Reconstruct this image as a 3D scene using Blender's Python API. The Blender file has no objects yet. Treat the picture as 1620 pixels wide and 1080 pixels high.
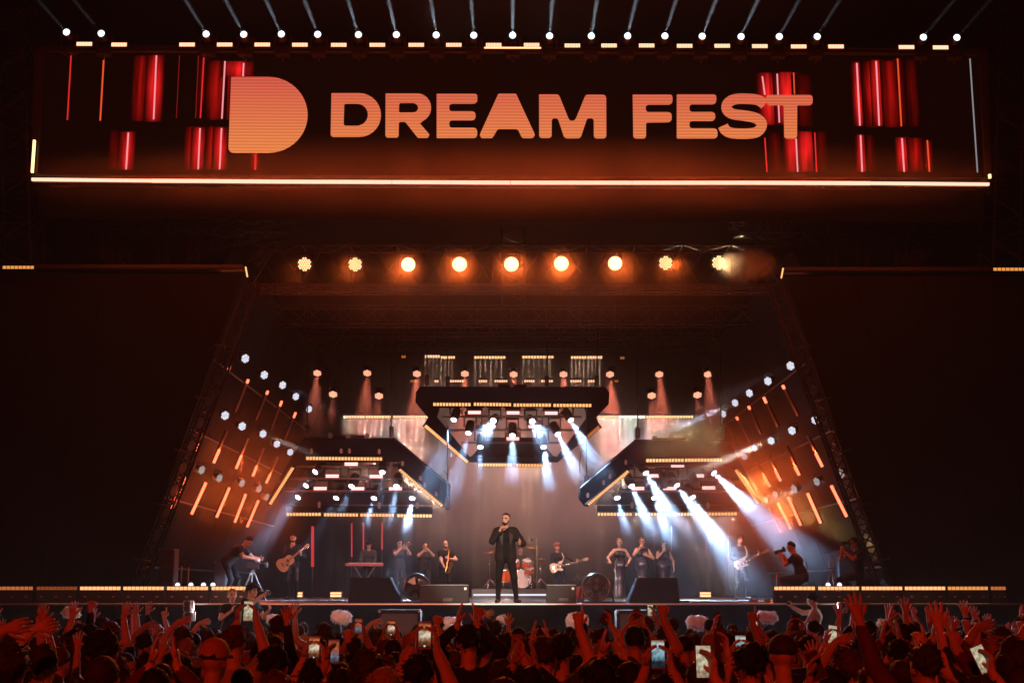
# ---------------------------------------------------------------- lamp powers (watts) and air
HAZE_D = 0.0006
STRIP_W = 90
SKY_W = 40000
WASH_W = 540
TUBE_W = 45
SIDE_W = 40000
RED_W = 2300
COMB_W = 11
HEAD_W = 17000
PIT_FILL_W = 120
import bpy, bmesh, math, random
import numpy as np
from mathutils import Vector, Matrix
from mathutils.geometry import tessellate_polygon
R = random.Random(7)
scn = bpy.context.scene
COL = scn.collection
PI = math.pi

# ---------------------------------------------------------------- camera
FPX, CX, CY = 2100.0, 810.0, 540.0
TILT = math.radians(10.52)
CAMZ = 2.1
cd = bpy.data.cameras.new('camera')
cd.sensor_width = 36.0
cd.lens = FPX / 1620 * 36
cd.clip_start = 0.1
cd.clip_end = 500
cam = bpy.data.objects.new('camera', cd)
COL.objects.link(cam)
cam.location = (0, 0, CAMZ)
cam.rotation_euler = (PI / 2 + TILT, 0, 0)
scn.camera = cam
# ---------------------------------------------------------------- night sky, exposure, sampling
w = bpy.data.worlds.new('World')
scn.world = w
w.use_nodes = True
wn = w.node_tree.nodes
wn['Background'].inputs[0].default_value = (0.02, 0.008, 0.008, 1)
wn['Background'].inputs[1].default_value = 0.03
vs = scn.view_settings
vs.view_transform = 'Standard'
vs.look = 'None'
vs.exposure = 0.0
vs.gamma = 1.0
vs.use_curve_mapping = False
cy = scn.cycles
cy.use_denoising = True
try:
    cy.denoiser = 'OPENIMAGEDENOISE'
    cy.denoising_input_passes = 'RGB_ALBEDO_NORMAL'
except Exception:
    pass
cy.max_bounces = 4
cy.diffuse_bounces = 2
cy.glossy_bounces = 2
cy.transmission_bounces = 2
cy.volume_bounces = 0
cy.transparent_max_bounces = 8
cy.sample_clamp_indirect = 4
cy.sample_clamp_direct = 0
cy.use_light_tree = True
cy.volume_step_rate = 1.0
cy.volume_max_steps = 128


def ray(px, py):
    u, v = (px - CX) / FPX, (CY - py) / FPX
    return Vector((u, math.cos(TILT) - v * math.sin(TILT), math.sin(TILT) + v * math.cos(TILT)))


def P(px, py, Y):
    """point of the place seen at pixel (px, py) of the photograph, Y metres down the field"""
    d = ray(px, py)
    s = Y / d.y
    return Vector((d.x * s, Y, CAMZ + d.z * s))


def X(px, Y, z=1.8):
    """x of a thing that stands at depth Y, height z and shows in column px"""
    depth = Y * math.cos(TILT) + (z - CAMZ) * math.sin(TILT)
    return (px - CX) / FPX * depth


def PXM(Y):
    return FPX / Y


# ---------------------------------------------------------------- lamps
def lamp(kind, name, loc, aim, energy, color, size=60, blend=0.3, radius=0.05, sx=1, sy=1, spread=180):
    ld = bpy.data.lights.new(name, kind)
    ld.energy = energy
    ld.color = color
    if kind == 'SPOT':
        ld.spot_size = math.radians(size)
        ld.spot_blend = blend
        ld.shadow_soft_size = radius
    elif kind == 'AREA':
        ld.shape = 'RECTANGLE'
        ld.size, ld.size_y = sx, sy
        ld.spread = math.radians(spread)
    else:
        ld.shadow_soft_size = radius
    o = bpy.data.objects.new(name, ld)
    COL.objects.link(o)
    o.location = loc
    d = Vector(aim) - Vector(loc)
    o.rotation_euler = d.to_track_quat('-Z', 'Y').to_euler()
    return o


# ---------------------------------------------------------------- front-of-house lamps behind the camera
# two spots on the front-of-house tower behind the audience: the key on the singer, a wash for the band,
# and the red audience wash
lamp('SPOT', 'follow_spot', (3.0, -22, 13), (-0.15, 27.8, 3.0), 80000, (1.0, 0.86, 0.7), size=4.2, blend=0.5, radius=0.1)
lamp('SPOT', 'band_wash', (-6, -22, 13), (0, 38, 2.2), 34000, (1.0, 0.40, 0.25), size=14.5, blend=0.6, radius=0.1)
lamp('SPOT', 'audience_wash', (-5, -20, 12), (-1, 14, 1.5), 10500, (1.0, 0.035, 0.008), size=75, blend=0.6, radius=0.3)

# ---------------------------------------------------------------- materials
MATS = {}


def _rgb(c):
    return (c[0], c[1], c[2], 1)


def mat(name, color, rough=0.6, metal=0.0, var=0.25, scale=6.0, bump=0.0, spec=0.5, sheen=0.0):
    if name in MATS:
        return MATS[name]
    m = bpy.data.materials.new(name)
    m.use_nodes = True
    nt = m.node_tree
    b = nt.nodes['Principled BSDF']
    b.inputs['Roughness'].default_value = rough
    b.inputs['Metallic'].default_value = metal
    b.inputs['Specular IOR Level'].default_value = spec
    tc = nt.nodes.new('ShaderNodeTexCoord')
    no = nt.nodes.new('ShaderNodeTexNoise')
    no.inputs['Scale'].default_value = scale
    no.inputs['Detail'].default_value = 4
    nt.links.new(tc.outputs['Object'], no.inputs['Vector'])
    mx = nt.nodes.new('ShaderNodeMix')
    mx.data_type = 'RGBA'
    mx.inputs[6].default_value = _rgb([c * (1 - var) for c in color])
    mx.inputs[7].default_value = _rgb([min(1, c * (1 + var)) for c in color])
    nt.links.new(no.outputs['Fac'], mx.inputs[0])
    nt.links.new(mx.outputs[2], b.inputs['Base Color'])
    if bump > 0:
        bp = nt.nodes.new('ShaderNodeBump')
        bp.inputs['Strength'].default_value = bump
        bp.inputs['Distance'].default_value = 0.02
        nt.links.new(no.outputs['Fac'], bp.inputs['Height'])
        nt.links.new(bp.outputs[0], b.inputs['Normal'])
    MATS[name] = m
    return m


def emit(name, color, strength, sampled=False):
    if name in MATS:
        return MATS[name]
    m = bpy.data.materials.new(name)
    m.use_nodes = True
    nt = m.node_tree
    nt.nodes.remove(nt.nodes['Principled BSDF'])
    e = nt.nodes.new('ShaderNodeEmission')
    e.inputs[0].default_value = _rgb(color)
    e.inputs[1].default_value = strength
    nt.links.new(e.outputs[0], nt.nodes['Material Output'].inputs[0])
    m.cycles.emission_sampling = 'AUTO' if sampled else 'NONE'
    MATS[name] = m
    return m


BLACK = mat('black_metal', (0.02, 0.02, 0.022), 0.45, 0.0)
BLACKM = mat('black_cloth', (0.013, 0.012, 0.012), 0.95, 0, bump=0.3, scale=9)
PLASTIC = mat('black_plastic', (0.018, 0.018, 0.02), 0.35)
ALU = mat('aluminium', (0.42, 0.41, 0.4), 0.38, 0.9, var=0.15)
STEEL = mat('dull_steel', (0.22, 0.21, 0.2), 0.5, 0.6)
CHROME = mat('chrome', (0.75, 0.75, 0.76), 0.12, 1.0, var=0.05)
GREY = mat('grey_paint', (0.12, 0.12, 0.125), 0.5)


# ---------------------------------------------------------------- mesh building
class MB:
    def __init__(self):
        self.v, self.f, self.m, self.s = [], [], [], []

    def add(self, verts, faces, mi=0, smooth=False):
        o = len(self.v)
        self.v += [Vector(p) for p in verts]
        self.f += [tuple(i + o for i in f) for f in faces]
        self.m += [mi] * len(faces)
        self.s += [smooth] * len(faces)
        return self

    def box(self, c, s, rot=None, mi=0, taper=1.0):
        hx, hy, hz = s[0] / 2, s[1] / 2, s[2] / 2
        vs_ = []
        for z, t in ((-hz, 1), (hz, taper)):
            for x, y in ((-hx, -hy), (hx, -hy), (hx, hy), (-hx, hy)):
                vs_.append(Vector((x * t, y * t, z)))
        if rot is not None:
            vs_ = [rot @ p for p in vs_]
        c = Vector(c)
        return self.add([p + c for p in vs_], [(3, 2, 1, 0), (4, 5, 6, 7), (0, 1, 5, 4), (1, 2, 6, 5), (2, 3, 7, 6), (3, 0, 4, 7)], mi)

    def bbox(self, c, s, b=0.01, mi=0, rot=None):
        """box with chamfered edges"""
        bm = bmesh.new()
        bmesh.ops.create_cube(bm, size=1)
        for q in bm.verts:
            q.co = Vector((q.co.x * s[0], q.co.y * s[1], q.co.z * s[2]))
        bmesh.ops.bevel(bm, geom=bm.edges[:], offset=b, segments=2, affect='EDGES')
        bm.verts.index_update()
        vs_ = [q.co.copy() for q in bm.verts]
        if rot is not None:
            vs_ = [rot @ p for p in vs_]
        self.add([p + Vector(c) for p in vs_], [[q.index for q in f.verts] for f in bm.faces], mi)
        bm.free()
        return self

    def tube(self, p0, p1, r0, r1=None, n=8, mi=0, caps=True, smooth=True):
        return self.path([p0, p1], [r0, r0 if r1 is None else r1], n, mi, caps, smooth)

    def path(self, pts, rad, n=8, mi=0, caps=True, smooth=True):
        pts = [Vector(p) for p in pts]
        if not hasattr(rad, '__len__'):
            rad = [rad] * len(pts)
        base = None
        vs_, k = [], len(pts)
        for i, p in enumerate(pts):
            d = (pts[min(i + 1, k - 1)] - pts[max(i - 1, 0)]).normalized()
            if base is None:
                base = d.orthogonal().normalized()
            base = (base - d * base.dot(d))
            base = base.normalized() if base.length > 1e-5 else d.orthogonal().normalized()
            c = d.cross(base)
            for j in range(n):
                a = 2 * PI * j / n
                vs_.append(p + (base * math.cos(a) + c * math.sin(a)) * rad[i])
        fs = []
        for i in range(k - 1):
            for j in range(n):
                a, b = i * n + j, i * n + (j + 1) % n
                fs.append((a, b, b + n, a + n))
        self.add(vs_, fs, mi, smooth)
        if caps:
            o = len(self.v) - len(vs_)
            self.f += [tuple(o + j for j in reversed(range(n))), tuple(o + (k - 1) * n + j for j in range(n))]
            self.m += [mi, mi]
            self.s += [False, False]
        return self

    def lathe(self, o, axis, prof, n=16, mi=0, smooth=True, cap=True):
        """prof: (distance along axis, radius)"""
        axis = Vector(axis).normalized()
        o = Vector(o)
        return self.path([o + axis * (h + i * 1e-6) for i, (h, r) in enumerate(prof)], [max(r, 1e-4) for h, r in prof], n, mi, cap, smooth) if False else self._lathe(o, axis, prof, n, mi, smooth, cap)

    def _lathe(self, o, ax, prof, n, mi, smooth, cap):
        b = ax.orthogonal().normalized()
        c = ax.cross(b)
        vs_ = []
        for h, r in prof:
            for j in range(n):
                a = 2 * PI * j / n
                vs_.append(o + ax * h + (b * math.cos(a) + c * math.sin(a)) * max(r, 1e-4))
        fs = []
        for i in range(len(prof) - 1):
            for j in range(n):
                p, q = i * n + j, i * n + (j + 1) % n
                fs.append((p, q, q + n, p + n))
        self.add(vs_, fs, mi, smooth)
        if cap:
            st = len(self.v) - len(vs_)
            self.f += [tuple(st + j for j in reversed(range(n))), tuple(st + (len(prof) - 1) * n + j for j in range(n))]
            self.m += [mi, mi]
            self.s += [False, False]
        return self

    def disc(self, c, nrm, r, n=14, mi=0, th=0.01):
        return self._lathe(Vector(c), Vector(nrm).normalized(), [(0, r), (th, r)], n, mi, False, True)

    def prism(self, pts, ext, mi=0, holes=()):
        """flat outline (3-D points) with thickness vector ext behind it"""
        pts = [Vector(p) for p in pts]
        loops = [pts] + [[Vector(p) for p in h] for h in holes]
        flat = [p for l in loops for p in l]
        tri = tessellate_polygon(loops)
        ext = Vector(ext)
        k = len(flat)
        vs_ = flat + [p + ext for p in flat]
        fs = []
        for t in tri:
            a, b, c = [flat[i] for i in t]
            nn = (b - a).cross(c - a)
            t = tuple(t) if nn.dot(ext) < 0 else tuple(reversed(t))
            fs.append(t)
            fs.append(tuple(i + k for i in reversed(t)))
        o = 0
        for l in loops:
            for i in range(len(l)):
                a, b = o + i, o + (i + 1) % len(l)
                fs.append((a, b, b + k, a + k))
            o += len(l)
        return self.add(vs_, fs, mi)

    def beam(self, p0, p1, w_, h_, up=(0, 0, 1), mi=0):
        p0, p1 = Vector(p0), Vector(p1)
        d = (p1 - p0).normalized()
        up = Vector(up)
        s = d.cross(up).normalized()
        u = s.cross(d)
        vs_ = []
        for p in (p0, p1):
            for a, b in ((-1, -1), (1, -1), (1, 1), (-1, 1)):
                vs_.append(p + s * (a * w_ / 2) + u * (b * h_ / 2))
        return self.add(vs_, [(3, 2, 1, 0), (4, 5, 6, 7), (0, 1, 5, 4), (1, 2, 6, 5), (2, 3, 7, 6), (3, 0, 4, 7)], mi)

    def build(self, name, mats, parent=None, world=True):
        me = bpy.data.meshes.new(name)
        off = Vector(parent['_o']) if (parent is not None and world and '_o' in parent) else Vector()
        me.from_pydata([tuple(p - off) for p in self.v], [], self.f)
        for m in (mats if isinstance(mats, (list, tuple)) else [mats]):
            me.materials.append(m)
        me.polygons.foreach_set('material_index', self.m)
        me.polygons.foreach_set('use_smooth', self.s)
        me.update()
        o = bpy.data.objects.new(name, me)
        COL.objects.link(o)
        if parent is not None:
            o.parent = parent
            if '_o' in parent:
                o['_o'] = list(parent['_o'])
        return o


def tag(o, label=None, cat=None, group=None, kind=None):
    if label:
        o['label'] = label
    if cat:
        o['category'] = cat
    if group:
        o['group'] = group
    if kind:
        o['kind'] = kind
    return o


def thing(name, label, cat, loc=(0, 0, 0), group=None, rot=None):
    o = bpy.data.objects.new(name, None)
    COL.objects.link(o)
    o.empty_display_size = 0.2
    o.location = loc
    if rot is not None:
        o.rotation_euler = rot
    else:
        o['_o'] = list(loc)
    return tag(o, label, cat, group)


def copy_tree(o, parent=None):
    c = o.copy()
    COL.objects.link(c)
    c.parent = parent
    for ch in o.children:
        copy_tree(ch, c)
    return c


def face_rot(d, up=(0, 0, 1)):
    """rotation that turns local -Y to direction d, local Z near up"""
    y = -Vector(d).normalized()
    x = y.cross(Vector(up))
    x = x.normalized() if x.length > 1e-4 else Vector((1, 0, 0))
    z = x.cross(y)
    return Matrix((x, y, z)).transposed()


def grad_emit(name, stops, axis='Z', lo=0.0, hi=1.0, strength=1.0, lines=0.0, line_pitch=0.05, noise=0.0):
    """screen content: colour ramp along one object axis, optional fine LED row lines"""
    m = emit(name, (1, 1, 1), strength)
    nt = m.node_tree
    e = [n for n in nt.nodes if n.type == 'EMISSION'][0]
    tc = nt.nodes.new('ShaderNodeTexCoord')
    sp = nt.nodes.new('ShaderNodeSeparateXYZ')
    nt.links.new(tc.outputs['Object'], sp.inputs[0])
    mr = nt.nodes.new('ShaderNodeMapRange')
    mr.inputs[1].default_value, mr.inputs[2].default_value = lo, hi
    nt.links.new(sp.outputs[axis], mr.inputs[0])
    cr = nt.nodes.new('ShaderNodeValToRGB')
    el = cr.color_ramp.elements
    while len(el) < len(stops):
        el.new(0.5)
    for i, (p, c) in enumerate(stops):
        el[i].position = p
        el[i].color = _rgb(c)
    nt.links.new(mr.outputs[0], cr.inputs[0])
    nt.links.new(cr.outputs[0], e.inputs[0])
    if noise:
        no = nt.nodes.new('ShaderNodeTexNoise')
        no.inputs['Scale'].default_value = noise
        no.inputs['Detail'].default_value = 1
        nt.links.new(tc.outputs['Object'], no.inputs['Vector'])
        mx = nt.nodes.new('ShaderNodeMix')
        mx.data_type = 'RGBA'
        mx.blend_type = 'MULTIPLY'
        mx.inputs[0].default_value = 0.55
        nt.links.new(cr.outputs[0], mx.inputs[6])
        rp = nt.nodes.new('ShaderNodeMapRange')
        rp.inputs[1].default_value, rp.inputs[2].default_value = 0.36, 0.62
        nt.links.new(no.outputs['Fac'], rp.inputs[0])
        nt.links.new(rp.outputs[0], mx.inputs[7])
        nt.links.new(mx.outputs[2], e.inputs[0])
    if lines:
        mu = nt.nodes.new('ShaderNodeMath')
        mu.operation = 'MULTIPLY'
        mu.inputs[1].default_value = 2 * PI / line_pitch
        nt.links.new(sp.outputs['Z'], mu.inputs[0])
        sn = nt.nodes.new('ShaderNodeMath')
        sn.operation = 'SINE'
        nt.links.new(mu.outputs[0], sn.inputs[0])
        m2 = nt.nodes.new('ShaderNodeMapRange')
        m2.inputs[1].default_value, m2.inputs[2].default_value = 0.2, 1.0
        m2.inputs[3].default_value, m2.inputs[4].default_value = strength, strength * (1 + lines)
        nt.links.new(sn.outputs[0], m2.inputs[0])
        nt.links.new(m2.outputs[0], e.inputs[1])
    return m
# ---------------------------------------------------------------- air
def volume_box(name, lo, hi, density, color, aniso):
    mb = MB()
    lo, hi = Vector(lo), Vector(hi)
    mb.box((lo + hi) / 2, hi - lo)
    m = bpy.data.materials.new(name)
    m.use_nodes = True
    nt = m.node_tree
    nt.nodes.remove(nt.nodes['Principled BSDF'])
    pv = nt.nodes.new('ShaderNodeVolumePrincipled')
    pv.inputs['Color'].default_value = _rgb(color)
    pv.inputs['Density'].default_value = density
    pv.inputs['Anisotropy'].default_value = aniso
    nt.links.new(pv.outputs[0], nt.nodes['Material Output'].inputs['Volume'])
    m.cycles.homogeneous_volume = True
    return tag(mb.build(name, m), kind='stuff')


volume_box('haze', (-45, -4, -1), (45, 56, 17), HAZE_D, (0.9, 0.88, 0.86), 0.35)


def smoke_cloud(name, c, s, density, scale=0.7, thresh=0.45, color=(0.9, 0.9, 0.9), aniso=0.2, seed=0.0, soft=0.25):
    """one drifting bank of stage smoke, or added air for lens bloom: a closed ellipsoid filled with uneven density"""
    bm = bmesh.new()
    bmesh.ops.create_icosphere(bm, subdivisions=2, radius=1)
    mb = MB()
    mb.add([q.co.copy() for q in bm.verts], [[q.index for q in f.verts] for f in bm.faces])
    bm.free()
    m = bpy.data.materials.new(name)
    m.use_nodes = True
    nt = m.node_tree
    nt.nodes.remove(nt.nodes['Principled BSDF'])
    pv = nt.nodes.new('ShaderNodeVolumePrincipled')
    pv.inputs['Color'].default_value = _rgb(color)
    pv.inputs['Anisotropy'].default_value = aniso
    tc = nt.nodes.new('ShaderNodeTexCoord')
    ge = nt.nodes.new('ShaderNodeNewGeometry')
    no = nt.nodes.new('ShaderNodeTexNoise')
    no.noise_dimensions = '4D'
    no.inputs['W'].default_value = seed
    no.inputs['Scale'].default_value = scale
    no.inputs['Detail'].default_value = 3
    no.inputs['Distortion'].default_value = 0.6
    nt.links.new(ge.outputs['Position'], no.inputs['Vector'])
    ln = nt.nodes.new('ShaderNodeVectorMath')
    ln.operation = 'LENGTH'
    nt.links.new(tc.outputs['Object'], ln.inputs[0])
    fall = nt.nodes.new('ShaderNodeMapRange')
    fall.interpolation_type = 'SMOOTHSTEP'
    fall.inputs[1].default_value, fall.inputs[2].default_value = 0.97, 0.25
    fall.inputs[3].default_value, fall.inputs[4].default_value = 0, 1
    nt.links.new(ln.outputs['Value'], fall.inputs[0])
    mr = nt.nodes.new('ShaderNodeMapRange')
    mr.interpolation_type = 'SMOOTHSTEP'
    mr.inputs[1].default_value, mr.inputs[2].default_value = thresh - soft / 2, thresh + soft
    mr.inputs[3].default_value, mr.inputs[4].default_value = 0, density
    nt.links.new(no.outputs['Fac'], mr.inputs[0])
    mu = nt.nodes.new('ShaderNodeMath')
    mu.operation = 'MULTIPLY'
    nt.links.new(fall.outputs[0], mu.inputs[0])
    nt.links.new(mr.outputs[0], mu.inputs[1])
    nt.links.new(mu.outputs[0], pv.inputs['Density'])
    nt.links.new(pv.outputs[0], nt.nodes['Material Output'].inputs['Volume'])
    o = tag(mb.build(name, m), kind='stuff')
    o.location = c
    o.scale = s
    return o


smoke_cloud('smoke_or_bloom', (0.9, 43.0, 5.4), (8.8, 3.3, 4.0), 0.30, 0.30, 0.26, (0.92, 0.86, 0.86), 0.25, 1.0, 0.55)
smoke_cloud('smoke_or_bloom', (5.3, 35.3, 5.2), (3.9, 2.6, 2.4), 0.14, 0.9, 0.40, (0.9, 0.86, 0.84), 0.25, 4.0, 0.3)
smoke_cloud('smoke_or_bloom', (0.8, 36.2, 6.0), (2.8, 2.0, 1.5), 0.14, 0.9, 0.40, (0.9, 0.86, 0.84), 0.25, 9.0, 0.3)
smoke_cloud('smoke_or_bloom', (-3.2, 36.0, 5.0), (2.6, 2.0, 1.6), 0.12, 0.7, 0.42, (0.9, 0.86, 0.84), 0.25, 14.0, 0.3)
smoke_cloud('smoke_or_bloom', (0.2, 44.2, 9.1), (6.5, 1.5, 1.6), 0.22, 0.5, 0.2, (0.9, 0.86, 0.84), 0.25, 17.0, 0.6)
smoke_cloud('smoke_or_bloom', (0, 42.4, 8.2), (14, 3.2, 1.9), 0.07, 0.3, 0.12, (0.9, 0.86, 0.84), 0.25, 11.0, 0.6)
smoke_cloud('smoke_or_bloom', (6.8, 36.0, 4.9), (3.0, 6.5, 3.8), 0.14, 0.4, 0.36, (0.9, 0.86, 0.84), 0.25, 13.0, 0.4)
smoke_cloud('smoke_or_bloom', (-6.9, 34.0, 4.8), (2.4, 6.0, 3.2), 0.055, 0.4, 0.36, (0.9, 0.86, 0.84), 0.25, 15.0, 0.4)
smoke_cloud('smoke_or_bloom', P(1110, 712, 33.9), (2.2, 0.8, 0.75), 0.9, 0.8, 0.35, (0.95, 0.88, 0.75), 0.2, 12.0, 0.3)
smoke_cloud('smoke_or_bloom', (0, 26.6, 10.5), (12.5, 1.7, 1.0), 0.11, 0.3, 0.25, (0.9, 0.86, 0.84), 0.1, 5.0, 0.5)  # bank added round the strip, stands in for its lens glow
smoke_cloud('smoke_or_bloom', (0, 28.9, 8.6), (7.6, 1.2, 1.2), 0.19, 0.4, 0.3, (0.9, 0.86, 0.84), 0.3, 6.0, 0.5)  # bank added at the front truss to imitate lens halos round the lamps
smoke_cloud('smoke_or_bloom', (0, 25.6, 14.6), (12.0, 3.4, 1.5), 0.03, 0.5, 0.25, (0.9, 0.9, 0.9), 0.3, 7.0, 0.5)
smoke_cloud('smoke_or_bloom', P(1183, 422, 28.9), (0.85, 0.5, 0.5), 4.0, 2.2, 0.45, (1.0, 1.0, 0.9), 0.2, 2.0, 0.25)
smoke_cloud('smoke_or_bloom', P(1079, 424, 28.95), (0.34, 0.3, 0.26), 3.2, 2.5, 0.42, (0.95, 0.88, 0.72), 0.2, 3.0, 0.25)

# ---------------------------------------------------------------- ground
mb = MB()
mb.box((0, 20, -0.25), (160, 150, 0.5))
tag(mb.build('ground', mat('asphalt', (0.04, 0.035, 0.035), 0.9, bump=0.3, scale=14)), kind='structure')

# ---------------------------------------------------------------- stage
DECK = 1.8
FRONT = 27.3
st = thing('stage', 'wide black concert stage platform with shiny deck and dark skirt', 'stage')
deckm = mat('stage_deck', (0.05, 0.045, 0.045), 0.32, bump=0.05, scale=3)
PW = 2.0
for ix in range(-8, 8):                                    # the deck is laid from separate platform panels
    for iy in range(5):
        mb = MB()
        mb.box(((ix + 0.5) * PW, FRONT + 2.0 + iy * 4.0, DECK - 0.06), (PW - 0.008, 3.992, 0.12))
        mb.build('deck_panel', deckm, st)
mb = MB()
mb.box((0, FRONT + 10, DECK - 0.14), (32, 20, 0.03))
mb.build('deck_frame', BLACK, st)
for k in range(16):
    mb = MB()
    n = 16
    x0 = -16 + 2 * k
    top = [Vector((x0 + 2.0 * i / n, FRONT - 0.035 + 0.02 * math.sin(i * 2.1 + k), DECK - 0.034)) for i in range(n + 1)]
    bot = [Vector((p.x, p.y + 0.02 * math.sin(p.x * 5), 0.02)) for p in top]
    mb.add(top + bot, [(i, i + n + 1, i + n + 2, i + 1) for i in range(n)], 0, True)
    mb.build('skirt', mat('skirt_cloth', (0.006, 0.0055, 0.0055), 0.95, bump=0.3, scale=9, spec=0.1), st)
mb = MB()
mb.bbox((0, FRONT - 0.03, DECK - 0.014), (32, 0.07, 0.026), 0.006)
mb.build('edge_trim', ALU, st)

# back cloth, pleated
mb = MB()
n = 220
bt = []
for i in range(n + 1):
    x = -13 + 26.0 * i / n
    bt.append((x, 46.6 + 0.02 * math.sin(i * 1.9) + 0.02 * math.sin(i * 0.7)))
mb.add([(x, y, 1.8) for x, y in bt] + [(x, y, 12.9) for x, y in bt], [(i, i + 1, i + n + 2, i + n + 1) for i in range(n)], 0, True)
mb.add([(x, y + 0.05, 1.8) for x, y in bt] + [(x, y + 0.05, 12.9) for x, y in bt], [(i, i + n + 1, i + n + 2, i + 1) for i in range(n)], 0, True)
o = mb.build('back_curtain', mat('back_cloth', (0.022, 0.018, 0.017), 0.95, spec=0.05))
tag(o, 'pale brown pleated back curtain closing the stage behind the band', 'curtain')
mb = MB()
mb.box((0, 38.6, 13.1), (30, 18, 0.3))
o = mb.build('stage_roof', mat('roof_skin', (0.012, 0.011, 0.011), 0.9))
tag(o, 'dark roof over the stage above all the trusses', 'stage roof')

# leaning side walls inside the portal
for s, nm in ((-1, 'left'), (1, 'right')):
    t = thing('side_wall', 'dark leaning side wall of the stage carrying the %s bank of slanting tubes' % nm, 'wall', group='leaning stage side walls')
    def wx(z):
        return s * (9.15 - 0.365 * (z - 1.8))
    for k in range(8):
        y0, y1 = 29.2 + k * 2.15, 29.2 + (k + 1) * 2.15 - 0.02
        mb = MB()
        z0, z1 = 1.82, 9.6
        mb.prism([(wx(z0), y0, z0), (wx(z0), y1, z0), (wx(z1), y1, z1), (wx(z1), y0, z1)], (s * 0.08, 0, 0.02))
        mb.build('wall_panel', mat('side_wall_cloth', (0.009, 0.0075, 0.007), 0.9, bump=0.2, spec=0.1), t)
    for zz in (2.6, 4.2, 5.8, 7.4):
        mb = MB()
        mb.tube((wx(zz) - s * 0.07, 29.3, zz), (wx(zz) - s * 0.07, 46, zz), 0.025)
        mb.build('rail', STEEL, t)

# big dark wings either side of the portal
wingm = mat('wing_scrim', (0.009, 0.006, 0.0055), 0.9, bump=0.15, scale=20, spec=0.15)
for s, nm in ((-1, 'left'), (1, 'right')):
    def wp(px, py):
        return P(px, py, 28.7)
    if s < 0:
        pts = [wp(-160, 432), wp(386, 434), wp(201, 944), wp(-160, 944)]
    else:
        pts = [wp(1241, 436), wp(1790, 436), wp(1790, 944), wp(1413, 944)]
    t = thing('stage_wing', 'large dark cloth wing filling the %s flank of the stage portal' % ('left' if s < 0 else 'right'), 'stage wing', group='dark wings flanking the portal')
    lo_x, hi_x = min(p.x for p in pts), max(p.x for p in pts)
    # cloth drops, each a strip between two seams, clipped by the slanted edge
    nn = 5
    ctop = sorted([p for p in pts if p.z > 5], key=lambda p: p.x)
    cbot = sorted([p for p in pts if p.z <= 5], key=lambda p: p.x)
    for k in range(nn):
        a, b = k / nn, (k + 1) / nn - 0.002
        q = [cbot[0].lerp(cbot[1], a), cbot[0].lerp(cbot[1], b), ctop[0].lerp(ctop[1], b), ctop[0].lerp(ctop[1], a)]
        mb = MB()
        mb.prism(q, (0, 0.12, 0))
        mb.build('cloth_panel', wingm, t)
    mb = MB()
    mb.bbox(((lo_x + hi_x) / 2, 28.72, ctop[0].z + 0.12), (abs(ctop[1].x - ctop[0].x), 0.3, 0.1), 0.02)
    mb.build('top_rail', BLACK, t)


# ---------------------------------------------------------------- trusses
def truss(label, p0, p1, wd, ht, seg, up=(0, 0, 1), m=None, r=0.025, group=None, name='box_truss', cross=True):
    m = m or mat('truss_steel', (0.07, 0.065, 0.06), 0.5, 0.4)
    p0, p1 = Vector(p0), Vector(p1)
    d = (p1 - p0).normalized()
    sd = d.cross(Vector(up)).normalized()
    u = sd.cross(d)
    t = thing(name, label, 'truss', p0, group)
    cs = []
    for a, b in ((-1, -1), (1, -1), (1, 1), (-1, 1)):
        off = sd * (a * wd / 2) + u * (b * ht / 2)
        cs.append(off)
        mb = MB()
        mb.tube(p0 + off, p1 + off, r, n=8)
        mb.build('chord', m, t)
    mb = MB()
    L = (p1 - p0).length
    k = max(1, round(L / seg))
    for i in range(k):
        for f in range(4):
            a, b = cs[f], cs[(f + 1) % 4]
            q0, q1 = p0 + d * (L * i / k), p0 + d * (L * (i + 1) / k)
            mid = (q0 + q1) / 2
            mb.tube(q0 + a, mid + b, r * 0.55, n=5, caps=False)
            mb.tube(mid + b, q1 + a, r * 0.55, n=5, caps=False)
            if i:
                mb.tube(q0 + a, q0 + b, r * 0.5, n=5, caps=False)
    tag(mb.build('bracing', m, t), kind='stuff')
    return t


# front lamp truss
YT = 29.8
truss('box truss across the portal carrying the row of orange lamps', P(405, 424, YT + 0.3), P(1228, 424, YT + 0.3), 0.7, 0.95, 1.15, r=0.03)
truss('thin lower truss along the underside of the lamp row', P(405, 459, YT - 0.1), P(1222, 459, YT - 0.1), 0.3, 0.13, 0.5, r=0.018)
truss('short upright truss in the middle behind the orange lamp row', P(812, 480, YT + 2.2), P(812, 364, YT + 2.2), 0.55, 0.55, 0.45, up=(0, 1, 0), r=0.022)
truss('long horizontal truss under the big screen, left run', P(120, 355, 30.3), P(455, 361, 29.6), 0.5, 0.3, 0.6, r=0.022)
truss('long horizontal truss under the big screen, right run', P(1165, 362, 29.6), P(1510, 360, 30.3), 0.5, 0.3, 0.6, r=0.022)
for i, (x0, y0, x1, y1) in enumerate([(125, 372, 205, 432), (190, 362, 200, 425), (165, 360, 172, 420), (330, 390, 470, 356), (258, 364, 258, 430), (308, 364, 306, 430), (400, 420, 440, 380)]):
    side = ['outermost raking brace', 'second upright post', 'third upright post', 'long raking brace', 'fourth upright post', 'fifth upright post', 'short raking brace']
    for s in (0, 1):
        a, b = (x0, x1) if s == 0 else (1622 - x0, 1622 - x1)
        truss('slim truss under the big screen, %s, %s half' % (side[i], 'left' if s == 0 else 'right'), P(a, y0, 30.2), P(b, y1, 30.2), 0.22, 0.22, 0.35, up=(0, 1, 0), r=0.012, name='slim_truss', group='slim trusses under the screen')
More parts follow.
